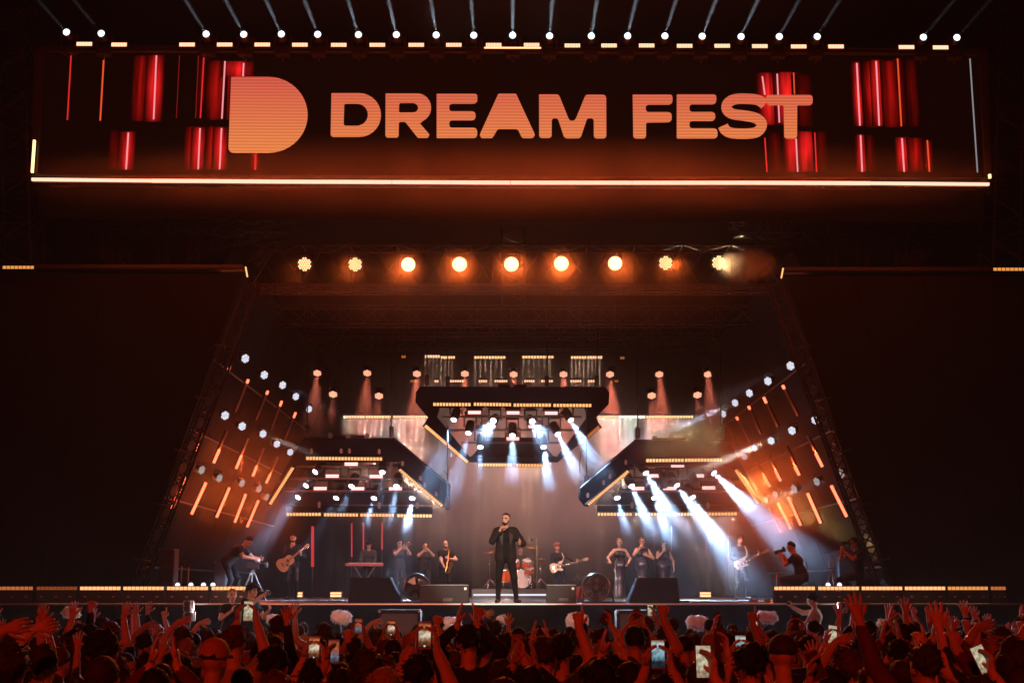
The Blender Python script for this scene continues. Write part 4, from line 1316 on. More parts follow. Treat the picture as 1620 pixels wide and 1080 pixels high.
# ---------------------------------------------------------------- people: smooth implicit bodies turned into one mesh
def sdf_mesh(prims, res, cuts=(), noise=0.0, seed=0):
    """prims: ('c', a, b, ra, rb, mat, k[, flat]) round cones or ('e', c, (rx, ry, rz), rot, mat, k) ellipsoids, smoothly joined"""
    lo = np.array([9.0] * 3)
    hi = -lo
    bbs = []
    for p in prims:
        if p[0] == 'c':
            r = max(p[3], p[4])
            pts = np.array([p[1], p[2]])
        else:
            r = max(p[2])
            pts = np.array([p[1]])
        l_, h_ = pts.min(0) - r - 0.09, pts.max(0) + r + 0.09
        bbs.append((l_, h_))
        lo, hi = np.minimum(lo, l_), np.maximum(hi, h_)
    n = np.ceil((hi - lo) / res).astype(int) + 1
    ax = [lo[i] + res * np.arange(n[i]) for i in range(3)]
    D = np.full(n, 1.0, np.float32)
    BD = np.full(n, 9.0, np.float32)
    BM = np.zeros(n, np.int16)
    for p, (l_, h_) in zip(prims, bbs):
        i0 = np.maximum(((l_ - lo) / res).astype(int), 0)
        i1 = np.minimum(((h_ - lo) / res).astype(int) + 2, n)
        sl = tuple(slice(a, b) for a, b in zip(i0, i1))
        x = ax[0][sl[0]][:, None, None]
        y = ax[1][sl[1]][None, :, None]
        z = ax[2][sl[2]][None, None, :]
        if p[0] == 'c':
            a, b = np.array(p[1], float), np.array(p[2], float)
            ba = b - a
            ll = max(float(ba @ ba), 1e-9)
            t = np.clip(((x - a[0]) * ba[0] + (y - a[1]) * ba[1] + (z - a[2]) * ba[2]) / ll, 0, 1)
            dx, dy, dz = x - a[0] - t * ba[0], y - a[1] - t * ba[1], z - a[2] - t * ba[2]
            if len(p) > 7:
                dy = dy / p[7]
            d = np.sqrt(dx * dx + dy * dy + dz * dz) - (p[3] + (p[4] - p[3]) * t)
            m, k = p[5], p[6]
        else:
            c, r = p[1], p[2]
            q = [x - c[0], y - c[1], z - c[2]]
            if p[3] is not None:
                M = p[3]
                q = [M[0][i] * q[0] + M[1][i] * q[1] + M[2][i] * q[2] for i in range(3)]
            q = [q[i] / r[i] for i in range(3)]
            d = (np.sqrt(q[0] ** 2 + q[1] ** 2 + q[2] ** 2) - 1) * min(r)
            m, k = p[4], p[5]
        d = d.astype(np.float32)
        cur = D[sl]
        h = np.clip(0.5 + 0.5 * (cur - d) / k, 0, 1)
        D[sl] = cur * (1 - h) + d * h - k * h * (1 - h)
        bd = BD[sl]
        w_ = d < bd
        BM[sl] = np.where(w_, m, BM[sl])
        BD[sl] = np.where(w_, d, bd)
    for nrm, off in cuts:
        D = np.maximum(D, (ax[0][:, None, None] * nrm[0] + ax[1][None, :, None] * nrm[1] + ax[2][None, None, :] * nrm[2] - off).astype(np.float32))
    if noise:
        X_, Y_, Z_ = ax[0][:, None, None], ax[1][None, :, None], ax[2][None, None, :]
        f = 1 / max(noise, 0.008)
        D = D + (noise * 0.5 * (np.sin(X_ * f * 0.9 + seed + 2 * np.sin(Z_ * f * 0.5)) * np.sin(Y_ * f * 0.8 + 1.3 * seed) + 0.7 * np.sin(Z_ * f * 1.1 + X_ * f * 0.6 + seed))).astype(np.float32)
    # surface nets
    S = D < 0
    D[0], D[-1], D[:, 0], D[:, -1], D[:, :, 0], D[:, :, -1] = 1, 1, 1, 1, 1, 1
    S = D < 0
    cn = np.array(n) - 1
    acc = np.zeros(tuple(cn) + (3,), np.float32)
    cnt = np.zeros(tuple(cn), np.float32)
    cor = [(i, j, k) for i in (0, 1) for j in (0, 1) for k in (0, 1)]
    V = lambda A, c: A[c[0]:c[0] + cn[0], c[1]:c[1] + cn[1], c[2]:c[2] + cn[2]]
    for a in cor:
        for b in cor:
            if sum(abs(a[i] - b[i]) for i in range(3)) == 1 and a < b:
                da, db = V(D, a), V(D, b)
                cr = (da < 0) != (db < 0)
                t = np.where(cr, da / np.where(cr, da - db, 1), 0)
                for i in range(3):
                    acc[..., i] += np.where(cr, a[i] + (b[i] - a[i]) * t, 0)
                cnt += cr
    act = cnt > 0
    idx = np.full(tuple(cn), -1, int)
    ii = np.argwhere(act)
    idx[act] = np.arange(len(ii))
    verts = lo + (ii + acc[act] / cnt[act][:, None]) * res
    faces, mats = [], []
    for axis in range(3):
        a = [slice(1, -1)] * 3
        a[axis] = slice(0, -1)
        b = list(a)
        b[axis] = slice(1, None)
        sa, sb = S[tuple(a)], S[tuple(b)]
        cr = np.argwhere(sa != sb)
        if not len(cr):
            continue
        base = cr + np.array([0 if i == axis else 1 for i in range(3)])
        fl = sa[tuple(cr.T)]
        u, v = (axis + 1) % 3, (axis + 2) % 3
        eu, ev = np.eye(3, dtype=int)[u], np.eye(3, dtype=int)[v]
        q = [base - eu - ev, base - ev, base, base - eu]
        q = np.stack([idx[tuple(np.minimum(p, cn - 1).T)] for p in q], 1)
        q = np.where(fl[:, None], q, q[:, ::-1])
        ok = (q >= 0).all(1)
        faces.append(q[ok])
        mats.append(BM[tuple(base[ok].T)])
    return verts, np.concatenate(faces), np.concatenate(mats)


def V3(*a):
    return np.array(a, float)


def unit(v):
    v = np.array(v, float)
    return v / max(np.linalg.norm(v), 1e-9)


def ik(a, b, l1, l2, hint):
    """middle joint of a two-bone limb from a to b bending towards hint; b is pulled in reach"""
    a, b = np.array(a, float), np.array(b, float)
    d = b - a
    L = np.linalg.norm(d)
    if L > (l1 + l2) * 0.998:
        b = a + d / L * (l1 + l2) * 0.998
        d = b - a
        L = np.linalg.norm(d)
    x = (l1 * l1 - l2 * l2 + L * L) / (2 * L)
    h = math.sqrt(max(l1 * l1 - x * x, 0))
    u = d / L
    hh = np.array(hint, float)
    hh = unit(hh - u * (hh @ u))
    return a + u * x + hh * h, b


def hand_fingers(mb, wr, fd, pn, curl, spread, point=False, mi=0, thumb_in=0.2):
    fd, pn = unit(fd), None if pn is None else unit(pn)
    pn = unit(pn - fd * (pn @ fd))
    sd = np.cross(fd, pn)
    lens = [0.066, 0.075, 0.070, 0.054]
    for i in range(4):
        o = (i - 1.5)
        p = wr + fd * (0.088 - 0.004 * abs(o)) + sd * o * 0.0205
        d = unit(fd + sd * o * spread)
        c = curl if not (point and i == 0) else 0.08
        pts = [wr + fd * 0.055 + sd * o * 0.018, p]
        for f in (0.45, 0.3, 0.25):
            d = unit(d * math.cos(c) + pn * math.sin(c))
            p = p + d * lens[i] * f * 1.08
            pts.append(p)
        mb.path(pts, [0.0105, 0.0105, 0.0098, 0.009, 0.0068], 6, mi)
    d = unit(fd * 0.55 - sd * (1 - thumb_in) + pn * (0.3 + thumb_in))
    p0 = wr + fd * 0.03 - sd * 0.022
    d2 = unit(d + fd * 0.5 + (pn * 0.8 + sd * 0.6) * (1 if curl > 0.6 else 0.1))
    mb.path([p0, p0 + d * 0.04, p0 + d * 0.04 + d2 * 0.032, p0 + d * 0.04 + d2 * 0.056], [0.0145, 0.013, 0.0115, 0.008], 6, mi)


SKIN, TOP, LEG, SHOE, EYE, LIP, BEARD = range(7)


def body_prims(pose):
    """skeleton from a pose: list of primitives plus joints. Faces -Y, stands on z = 0, about 1.78 m tall"""
    g = pose.get
    fem = g('fem', 0)
    pz = g('pz', 0.94)
    lean, side_lean = g('lean', 0.0), g('slean', 0.0)
    px_, py_ = g('pxy', (0, 0))
    pel = V3(px_, py_, pz)
    sp = unit((math.sin(side_lean), -math.sin(lean), math.cos(lean) * math.cos(side_lean)))
    tw = g('twist', 0.0)
    lat = unit((math.cos(tw), math.sin(tw), 0))
    fw = unit(np.cross(sp, lat)) * -1          # towards the back
    fw = unit(np.cross(lat, sp))               # chest direction (-Y when upright)
    if fw[1] > 0 and abs(tw) < 1.2 and lean < 1.2:
        fw = -fw
    sw = 0.165 if fem else 0.185
    waist, chest, neck = pel + sp * 0.17, pel + sp * 0.36, pel + sp * 0.53
    hd = unit(sp * 0.8 + V3(0, 0, 0.5) + fw * g('nod', 0.10))
    hc = neck + hd * 0.168 + fw * 0.03
    yaw, pit = g('yaw', 0.0), g('pitch', 0.0)
    f2 = unit(fw * math.cos(pit) - hd * math.sin(pit))
    hs = unit(np.cross(hd, f2))
    f2 = unit(f2 * math.cos(yaw) + hs * math.sin(yaw))
    u2 = unit(hd * math.cos(pit) + fw * math.sin(pit))
    s2 = unit(np.cross(u2, f2))
    u2 = unit(np.cross(f2, s2))
    Mh = [s2, -f2, u2]                         # head frame rows
    hp = lambda x, y, z: hc + s2 * x - f2 * y + u2 * z
    pr = []
    top, leg = TOP, LEG
    # torso
    pr += [('c', pel - lat * 0.075, pel + lat * 0.075, 0.125 if not fem else 0.13, 0.125 if not fem else 0.13, leg, 0.05),
           ('c', waist - lat * 0.06, waist + lat * 0.06, 0.118 - 0.02 * fem, 0.118 - 0.02 * fem, top, 0.06),
           ('c', pel + sp * 0.09 - lat * 0.07, pel + sp * 0.09 + lat * 0.07, 0.122, 0.122, top, 0.05),
           ('c', chest - lat * 0.085, chest + lat * 0.085, 0.132 - 0.02 * fem, 0.132 - 0.02 * fem, top, 0.06),
           ('c', neck - sp * 0.07 - lat * (sw - 0.05), neck - sp * 0.07 + lat * (sw - 0.05), 0.078, 0.078, top, 0.05)]
    if fem:
        for s in (-1, 1):
            pr.append(('e', chest + lat * s * 0.075 + fw * 0.085 - sp * 0.01, (0.07, 0.07, 0.07), None, top, 0.04))
    if g('bare', 0):                           # bare shoulders
        pr[-3 if fem else -1] = ('c', neck - sp * 0.07 - lat * (sw - 0.05), neck - sp * 0.07 + lat * (sw - 0.05), 0.07, 0.07, SKIN, 0.05)
    pr.append(('c', neck - sp * 0.05, neck + hd * 0.08 + fw * 0.01, 0.056 - 0.008 * fem, 0.052 - 0.008 * fem, SKIN, 0.03))
    # head with jaw, nose, ears, eyes, mouth
    pr += [('e', hp(0, 0.012, 0.03), (0.076, 0.096, 0.092), Mh, SKIN, 0.02), ('e', hp(0, -0.03, -0.045), (0.058, 0.062, 0.075), Mh, SKIN, 0.03),
           ('c', hp(0, -0.088, 0.012), hp(0, -0.107, -0.028), 0.010, 0.015, SKIN, 0.012),
           ('e', hp(0, -0.078, 0.036), (0.05, 0.018, 0.012), Mh, SKIN, 0.012)]
    for s in (-1, 1):
        pr.append(('e', hp(s * 0.078, 0.012, -0.005), (0.011, 0.02, 0.032), Mh, SKIN, 0.008))
        pr.append(('e', hp(s * 0.031, -0.079, 0.013), (0.0115, 0.010, 0.007), Mh, EYE, 0.004))
    pr.append(('e', hp(0, -0.089, -0.058), (0.024, 0.010, 0.009), Mh, LIP, 0.006))
    if g('beard'):
        pr.append(('e', hp(0, -0.052, -0.088), (0.046, 0.043, 0.036), Mh, BEARD, 0.01))
        for s in (-1, 1):
            pr.append(('c', hp(s * 0.066, -0.012, -0.03), hp(s * 0.05, -0.045, -0.085), 0.013, 0.017, BEARD, 0.01))
    # arms
    J = {'hc': hc, 'frame': (s2, f2, u2), 'neck': neck, 'chest': chest, 'pel': pel, 'wr': {}, 'lat': lat, 'fw': fw, 'sp': sp}
    hands = []
    sleeve = g('sleeve', 'long')
    for s, key in ((-1, 'R'), (1, 'L')):
        A = g(key, ((s * 0.26, 0.02, 1.15), (s * 0.27, -0.10, 0.90)))
        sh = neck - sp * 0.075 + lat * s * sw
        wr0 = np.array(A[1], float)
        hint = np.array(A[0], float) - (sh + wr0) / 2
        el, wr = ik(sh, wr0, 0.285, 0.255, hint)
        if wr0[2] > 1.5:                       # the shoulder lifts with a raised arm
            sh = sh + V3(-s * 0.02, 0, 0.05)
        J['wr'][key] = wr
        um = top if sleeve in ('long', 'short') else SKIN
        fm = top if sleeve == 'long' else SKIN
        aw = 0.9 if fem else 1.0
        pr.append(('c', sh, sh * 0.45 + el * 0.55, 0.064 * aw, 0.054 * aw, um, 0.04))
        pr.append(('c', sh * 0.45 + el * 0.55, el, 0.049 * aw + (0.006 if fm == top else 0), 0.044 * aw + (0.006 if fm == top else 0), fm, 0.02))
        pr.append(('c', el, el * 0.2 + wr * 0.8, 0.046 * aw + (0.006 if fm == top else 0), 0.033 * aw + (0.005 if fm == top else 0), fm, 0.02))
        pr.append(('c', el * 0.2 + wr * 0.8, wr, 0.031 * aw, 0.027 * aw, SKIN, 0.015))
        fdv = A[2] if len(A) > 2 else unit(wr - el)
        pn = np.array(A[3], float) if len(A) > 3 else V3(-s, -0.2, 0)
        st_ = A[4] if len(A) > 4 else (0.35, 0.05, False)
        fdv = unit(fdv)
        pn = unit(pn - fdv * (pn @ fdv))
        sdv = np.cross(fdv, pn)
        for o in (-1, 0, 1):
            pr.append(('c', wr + fdv * 0.01 + sdv * o * 0.012, wr + fdv * 0.082 + sdv * o * 0.024, 0.018, 0.0165, SKIN, 0.012))
        hands.append((wr, fdv, pn, st_))
    # legs
    for s, key in ((-1, 'fR'), (1, 'fL')):
        f = np.array(g(key, (s * 0.11, 0.0, 0.0)), float)
        hip = pel + lat * s * 0.092 - V3(0, 0, 0.04)
        an = f + V3(0, 0.03, 0.09)
        kn, an = ik(hip, an, 0.435, 0.43, g('kh' + key[1], (s * 0.12, -1, 0)))
        toe = g('toe' + key[1], (s * 0.25, -1, 0))
        if g('skirt'):
            continue
        lm = SKIN if g('shorts') else leg
        pr.append(('c', hip, kn, 0.098, 0.067, leg, 0.04))
        pr.append(('c', kn, an, 0.064, 0.047, lm, 0.025))
        td = unit(toe)
        pr.append(('c', an + V3(0, 0, -0.045) - td * 0.03, an + V3(0, 0, -0.055) + td * 0.14, 0.044, 0.033, SHOE, 0.02))
    if g('skirt'):
        b = pel - V3(0, 0, 0.82)
        pr.append(('c', pel, pel - V3(0, 0, 0.42), 0.165, 0.15, leg, 0.05, 0.8))
        pr.append(('c', pel - V3(0, 0, 0.42), b, 0.15, 0.2, leg, 0.06, 0.8))
        for s in (-1, 1):
            pr.append(('c', b + V3(s * 0.08, 0.03, -0.05), b + V3(s * 0.1, -0.12, -0.07), 0.04, 0.03, SHOE, 0.02))
    return pr, J, hands


def to_mesh(name, verts, faces, mats, fingers, matlist, scale):
    v = [tuple(p * scale) for p in verts] + [tuple(np.array(p) * scale) for p in fingers.v]
    k = len(verts)
    f = [tuple(int(i) for i in q) for q in faces] + [tuple(i + k for i in q) for q in fingers.f]
    me = bpy.data.meshes.new(name)
    me.from_pydata(v, [], f)
    for m in matlist:
        me.materials.append(m)
    me.polygons.foreach_set('material_index', [int(m) for m in mats] + list(fingers.m))
    me.polygons.foreach_set('use_smooth', [True] * len(f))
    me.update()
    return me


def hair_prims(style, J):
    hc = J['hc']
    s2, f2, u2 = J['frame']
    M = [s2, -f2, u2]
    hp = lambda x, y, z: hc + s2 * x - f2 * y + u2 * z
    cuts = []
    if style == 'short':
        pr = [('e', hp(0, 0.022, 0.045), (0.084, 0.102, 0.095), M, 0, 0.02)]
        cuts = [(tuple(-u2 * 0.8 + f2 * 0.6), float((-u2 * 0.8 + f2 * 0.6) @ hp(0, -0.05, 0.065)))]
    elif style == 'crop':
        pr = [('e', hp(0, 0.018, 0.04), (0.080, 0.100, 0.090), M, 0, 0.02)]
        cuts = [(tuple(-u2 * 0.75 + f2 * 0.66), float((-u2 * 0.75 + f2 * 0.66) @ hp(0, -0.045, 0.07)))]
    elif style == 'quiff':
        pr = [('e', hp(0, 0.02, 0.05), (0.083, 0.10, 0.092), M, 0, 0.02), ('e', hp(0.0, -0.05, 0.105), (0.062, 0.05, 0.035), M, 0, 0.03)]
        cuts = [(tuple(-u2 * 0.75 + f2 * 0.66), float((-u2 * 0.75 + f2 * 0.66) @ hp(0, -0.062, 0.07)))]
    elif style == 'mop':
        pr = [('e', hp(0, 0.02, 0.05), (0.096, 0.112, 0.10), M, 0, 0.02), ('e', hp(0.02, -0.055, 0.07), (0.075, 0.055, 0.05), M, 0, 0.03)]
        cuts = [(tuple(-u2 * 0.9 + f2 * 0.43), float((-u2 * 0.9 + f2 * 0.43) @ hp(0, -0.07, 0.035)))]
    elif style == 'curly':
        pr = [('e', hp(0, 0.03, 0.05), (0.105, 0.12, 0.11), M, 0, 0.02)]
        cuts = [(tuple(-u2 * 0.75 + f2 * 0.66), float((-u2 * 0.75 + f2 * 0.66) @ hp(0, -0.05, 0.05)))]
    elif style == 'long':
        pr = [('e', hp(0, 0.022, 0.045), (0.086, 0.104, 0.095), M, 0, 0.02), ('c', hp(0, 0.06, -0.02), J['neck'] - J['fw'] * 0.09 - J['sp'] * 0.16, 0.085, 0.075, 0, 0.05, 0.75)]
        for s in (-1, 1):
            pr.append(('c', hp(s * 0.072, 0.01, 0.0), J['neck'] + J['lat'] * s * 0.09 - J['sp'] * 0.12, 0.035, 0.03, 0, 0.03))
        cuts = []
    elif style == 'tail':
        pr = [('e', hp(0, 0.022, 0.045), (0.082, 0.100, 0.090), M, 0, 0.02), ('e', hp(0, 0.125, 0.03), (0.035, 0.04, 0.035), M, 0, 0.02), ('c', hp(0, 0.14, 0.01), hp(0, 0.15, -0.16), 0.03, 0.02, 0, 0.02)]
        cuts = [(tuple(-u2 * 0.7 + f2 * 0.71), float((-u2 * 0.7 + f2 * 0.71) @ hp(0, -0.045, 0.06)))]
    elif style == 'bun':
        pr = [('e', hp(0, 0.022, 0.045), (0.082, 0.100, 0.090), M, 0, 0.02), ('e', hp(0, 0.06, 0.14), (0.042, 0.042, 0.038), M, 0, 0.015)]
        cuts = [(tuple(-u2 * 0.7 + f2 * 0.71), float((-u2 * 0.7 + f2 * 0.71) @ hp(0, -0.045, 0.06)))]
    return pr, cuts


def mk_hair(style, J, scale, hm, res=0.012, noise=0.012, seed=0):
    pr, cuts = hair_prims(style, J)
    nz = {'curly': 0.022, 'mop': 0.016, 'long': 0.014, 'crop': 0.004}.get(style, noise)
    v, f, m = sdf_mesh(pr, res, cuts, nz, seed)
    if style == 'long':
        s2, f2, u2 = J['frame']
        # keep the face clear
    # loose locks standing off the surface
    tb = MB()
    rr = random.Random(seed * 7 + len(v))
    ln = {'crop': 0.012, 'short': 0.03, 'quiff': 0.03, 'mop': 0.05, 'curly': 0.045, 'long': 0.06, 'tail': 0.03, 'bun': 0.03}[style]
    hc = J['hc']
    for _ in range(260):
        p = v[rr.randrange(len(v))]
        o = unit(p - hc)
        fl = unit(np.array([rr.uniform(-1, 1), rr.uniform(-1, 1), rr.uniform(-1.3, 0.5)]))
        d = unit(o * rr.uniform(0.3, 0.8) + fl)
        L_ = ln * rr.uniform(0.5, 1.2)
        sd = unit(np.cross(d, o) + 1e-3) * 0.0055
        tb.add([p - o * 0.006 - sd, p - o * 0.006 + sd, p + d * L_ * 0.6 + sd * 0.6, p + d * L_ + np.array([0, 0, -0.25 * L_])], [(0, 1, 2), (0, 2, 3)])
    return to_mesh('hair', v, f, m, tb, [hm], scale)


SKINS = [mat('skin_light', (0.56, 0.36, 0.27), 0.6, var=0.18, scale=22, bump=0.2, spec=0.3), mat('skin_tan', (0.46, 0.29, 0.20), 0.6, var=0.18, scale=22, bump=0.2, spec=0.3), mat('skin_olive', (0.36, 0.22, 0.15), 0.6, var=0.18, scale=22, bump=0.2, spec=0.3), mat('skin_brown', (0.22, 0.13, 0.085), 0.5, var=0.08)]
HAIRS = [mat('hair_black', (0.012, 0.010, 0.009), 0.65, var=0.4, scale=60, bump=0.4, spec=0.2), mat('hair_brown', (0.035, 0.02, 0.012), 0.65, var=0.4, scale=60, bump=0.4, spec=0.2), mat('hair_chestnut', (0.08, 0.035, 0.018), 0.65, var=0.4, scale=60, bump=0.4, spec=0.2), mat('hair_blond', (0.30, 0.20, 0.10), 0.65, var=0.4, scale=60, bump=0.4, spec=0.2), mat('hair_red', (0.25, 0.06, 0.03), 0.65, var=0.3, scale=60, bump=0.4, spec=0.2), mat('hair_grey', (0.22, 0.20, 0.19), 0.65, var=0.3, scale=60, bump=0.4, spec=0.2)]
EYEM = mat('eye_dark', (0.03, 0.02, 0.018), 0.2)
LIPM = mat('lip', (0.32, 0.13, 0.11), 0.4)
TOPS = {k: mat('cloth_' + k, c, 0.85, bump=0.25, scale=18, spec=0.2) for k, c in dict(black=(0.012, 0.012, 0.013), charcoal=(0.03, 0.03, 0.032), navy=(0.016, 0.022, 0.045), white=(0.55, 0.54, 0.52), grey=(0.16, 0.16, 0.165), red=(0.25, 0.02, 0.02), green=(0.04, 0.07, 0.045), denim=(0.06, 0.09, 0.15), beige=(0.36, 0.29, 0.21), wine=(0.10, 0.015, 0.025)).items()}
SHOEM = mat('shoe_black', (0.015, 0.014, 0.014), 0.35)
SATIN = mat('satin_black', (0.012, 0.011, 0.012), 0.28)


def make_person(label, loc, rotz, H, pose, skin=0, top='black', legs='black', hair='short', hairm=0, shoe=None, group=None, cat='person', res=0.0135, z0=0.0, topm=None, legm=None):
    pr, J, hands = body_prims(pose)
    v, f, m = sdf_mesh(pr, res)
    fb = MB()
    for wr, fd, pn, (c, s, pt) in hands:
        hand_fingers(fb, wr, fd, pn, c, s, pt, SKIN)
    scale = H / 1.76 if pose.get('scale') is None else pose['scale']
    ml = [SKINS[skin], topm or TOPS[top], legm or TOPS[legs], shoe or SHOEM, EYEM, LIPM, HAIRS[hairm]]
    me = to_mesh('person', v, f, m, fb, ml, scale)
    o = bpy.data.objects.new('person', me)
    COL.objects.link(o)
    o.location = loc
    o.rotation_euler = (0, 0, rotz)
    tag(o, label, cat, group)
    if hair:
        h = bpy.data.objects.new('hair', mk_hair(hair, J, scale, HAIRS[hairm], seed=len(label)))
        COL.objects.link(h)
        h.parent = o
    o['_s'] = scale
    J['o'] = o
    J['scale'] = scale
    J['M'] = Matrix.Translation(loc) @ Matrix.Rotation(rotz, 4, 'Z') @ Matrix.Scale(scale, 4)
    return J


def wpt(J, p):
    return J['M'] @ Vector(p)
# ---------------------------------------------------------------- band
def at(px, Y, z=None):
    z = DECK if z is None else z
    return Vector((X(px, Y, z), Y, z))


def hgt(px, top, Y):
    return P(px, top, Y).z - DECK


WOODTOP = mat('spruce_top', (0.55, 0.34, 0.14), 0.3, var=0.12, scale=12)
WOODD = mat('dark_wood', (0.07, 0.035, 0.02), 0.35)
MAPLE = mat('maple_neck', (0.36, 0.21, 0.10), 0.35)
BRASS = mat('brass', (0.62, 0.38, 0.14), 0.22, 0.95, var=0.12)
CREAM = mat('cream_finish', (0.60, 0.46, 0.27), 0.25, var=0.08)
ORANGE = mat('orange_drum_shell', (0.62, 0.11, 0.02), 0.22, var=0.1)
DRUMHEAD = mat('drum_head', (0.55, 0.56, 0.56), 0.4)
CYMBAL = mat('cymbal_bronze', (0.30, 0.15, 0.06), 0.35, 0.9)
SATB = PLASTIC


def outline(pts, n=5):
    """closed smooth curve through 2-D points"""
    k = len(pts)
    out = []
    for i in range(k):
        p0, p1, p2, p3 = [Vector(pts[(i + j) % k]) for j in (-1, 0, 1, 2)]
        for j in range(n):
            t = j / n
            out.append(0.5 * ((2 * p1) + (p2 - p0) * t + (2 * p0 - 5 * p1 + 4 * p2 - p3) * t * t + (3 * p1 - p0 - 3 * p2 + p3) * t ** 3))
    return out


def guitar(label, J, c, neckdir, kind, name):
    """strung instrument in front of the player; c body centre and neckdir in the player's own frame"""
    M = J['M'].to_3x3()
    M = Matrix([r.normalized() for r in M.transposed()]).transposed()
    o = J['M'] @ Vector(c)
    ax = (M @ Vector(neckdir)).normalized()
    fr = (M @ Vector((0, -1, 0.12))).normalized()
    fr = (fr - ax * fr.dot(ax)).normalized()
    up = fr.cross(ax).normalized()
    t = thing(name, label, 'guitar', o, 'guitars of the band')
    q = lambda a, b, d=0.0: o + ax * a + up * b + fr * d
    if kind == 'acoustic':
        sh = outline([(-0.26, 0), (-0.22, 0.15), (-0.10, 0.19), (0.03, 0.13), (0.13, 0.135), (0.21, 0.10), (0.235, 0), (0.21, -0.10), (0.13, -0.135), (0.03, -0.13), (-0.10, -0.19), (-0.22, -0.15)])
        dep, bm_, nl = 0.10, WOODTOP, 0.62
    elif kind == 'bass':
        sh = outline([(-0.22, 0), (-0.20, 0.12), (-0.08, 0.155), (0.02, 0.11), (0.13, 0.15), (0.25, 0.145), (0.17, 0.07), (0.10, 0.0), (0.13, -0.06), (0.17, -0.13), (0.10, -0.14), (0.0, -0.10), (-0.10, -0.15), (-0.20, -0.11)])
        dep, bm_, nl = 0.045, CREAM, 0.86
    else:
        sh = outline([(-0.20, 0), (-0.18, 0.11), (-0.07, 0.14), (0.02, 0.10), (0.10, 0.13), (0.20, 0.125), (0.14, 0.06), (0.09, 0.0), (0.12, -0.05), (0.15, -0.11), (0.09, -0.125), (0.0, -0.095), (-0.08, -0.14), (-0.18, -0.10)])
        dep, bm_, nl = 0.045, CREAM, 0.66
    mb = MB()
    mb.prism([q(p.x, p.y) for p in sh], -fr * dep)
    mb.build('body', bm_, t)
    mb = MB()
    mb.beam(q(0.10, 0, -0.005), q(nl, 0, -0.005), 0.055 if kind != 'bass' else 0.06, 0.035, up=fr)
    mb.build('neck', MAPLE if kind != 'bass' else WOODD, t)
    mb = MB()
    mb.prism([q(nl, -0.03), q(nl + 0.16, -0.045), q(nl + 0.18, 0.0), q(nl + 0.16, 0.045), q(nl, 0.03)], -fr * 0.02)
    mb.build('headstock', mat('headstock_wood', (0.4, 0.2, 0.09), 0.3), t)
    mb = MB()
    for k in range(3):
        for s in (-1, 1):
            mb.tube(q(nl + 0.03 + 0.045 * k, s * 0.04, -0.01), q(nl + 0.03 + 0.045 * k, s * 0.065, -0.01), 0.009, n=6)
    tag(mb.build('tuning_pegs', CHROME, t), kind='stuff')
    if kind == 'acoustic':
        mb = MB(); mb.disc(q(0.08, 0, 0.001), fr, 0.05, 18, th=0.003); mb.build('sound_hole', WOODD, t)
        mb = MB(); mb.prism([q(-0.02, -0.04, 0.004), q(0.06, -0.06, 0.004), q(0.0, -0.13, 0.004), q(-0.06, -0.08, 0.004)], -fr * 0.003); mb.build('pickguard', WOODD, t)
        mb = MB(); mb.beam(q(-0.10, -0.07, 0.008), q(-0.10, 0.07, 0.008), 0.03, 0.016, up=fr); mb.build('bridge', WOODD, t)
    else:
        for a in ((0.07, -0.02) if kind != 'bass' else (0.03,)):
            mb = MB(); mb.beam(q(a, -0.045, 0.006), q(a, 0.045, 0.006), 0.035, 0.012, up=fr); mb.build('pickup', PLASTIC, t)
        mb = MB(); mb.beam(q(-0.12, -0.045, 0.008), q(-0.12, 0.045, 0.008), 0.05, 0.016, up=fr); mb.build('bridge', CHROME, t)
        for k in range(3):
            mb = MB(); mb.disc(q(-0.06 - 0.04 * k, -0.09 - 0.008 * k, 0.0), fr, 0.014, 8, th=0.016); mb.build('knob', CHROME if kind == 'bass' else PLASTIC, t)
    mb = MB()
    for k in range(4):
        mb.tube(q(-0.11, (k - 1.5) * 0.012, 0.018), q(nl + 0.05, (k - 1.5) * 0.009, 0.016), 0.0016, n=4)
    tag(mb.build('strings', CHROME, t), kind='stuff')
    # strap over the shoulder
    s = Vector(tuple(J['neck'])) + Vector((0.13, -0.05, -0.02))
    b = Vector(tuple(J['neck'])) + Vector((0.10, 0.10, -0.04))
    mb = MB()
    mb.path([q(0.2, 0.10, -0.02), J['M'] @ (Vector((0.16, -0.15, 0)) + Vector(tuple(J['chest']))), J['M'] @ s, J['M'] @ b, J['M'] @ (Vector(tuple(J['chest'])) + Vector((-0.1, 0.16, -0.1))), q(-0.22, 0.02, -0.04)], 0.022, 5)
    mb.build('strap', mat('strap_pale', (0.5, 0.36, 0.26), 0.7) if kind != 'acoustic' else BLACKM, t)
    return t


def mic(label, base, tip, group='hand microphones', col=None):
    base, tip = Vector(base), Vector(tip)
    d = (tip - base).normalized()
    t = thing('microphone', label, 'microphone', base, group)
    mb = MB(); mb.lathe(base, d, [(0, 0.011), (0.01, 0.014), (0.16, 0.019), (0.175, 0.024)], 10); mb.build('handle', col or PLASTIC, t)
    mb = MB(); mb.lathe(base + d * 0.172, d, [(0, 0.022), (0.012, 0.027), (0.035, 0.027), (0.052, 0.018), (0.058, 0.002)], 12); mb.build('grille', STEEL, t)


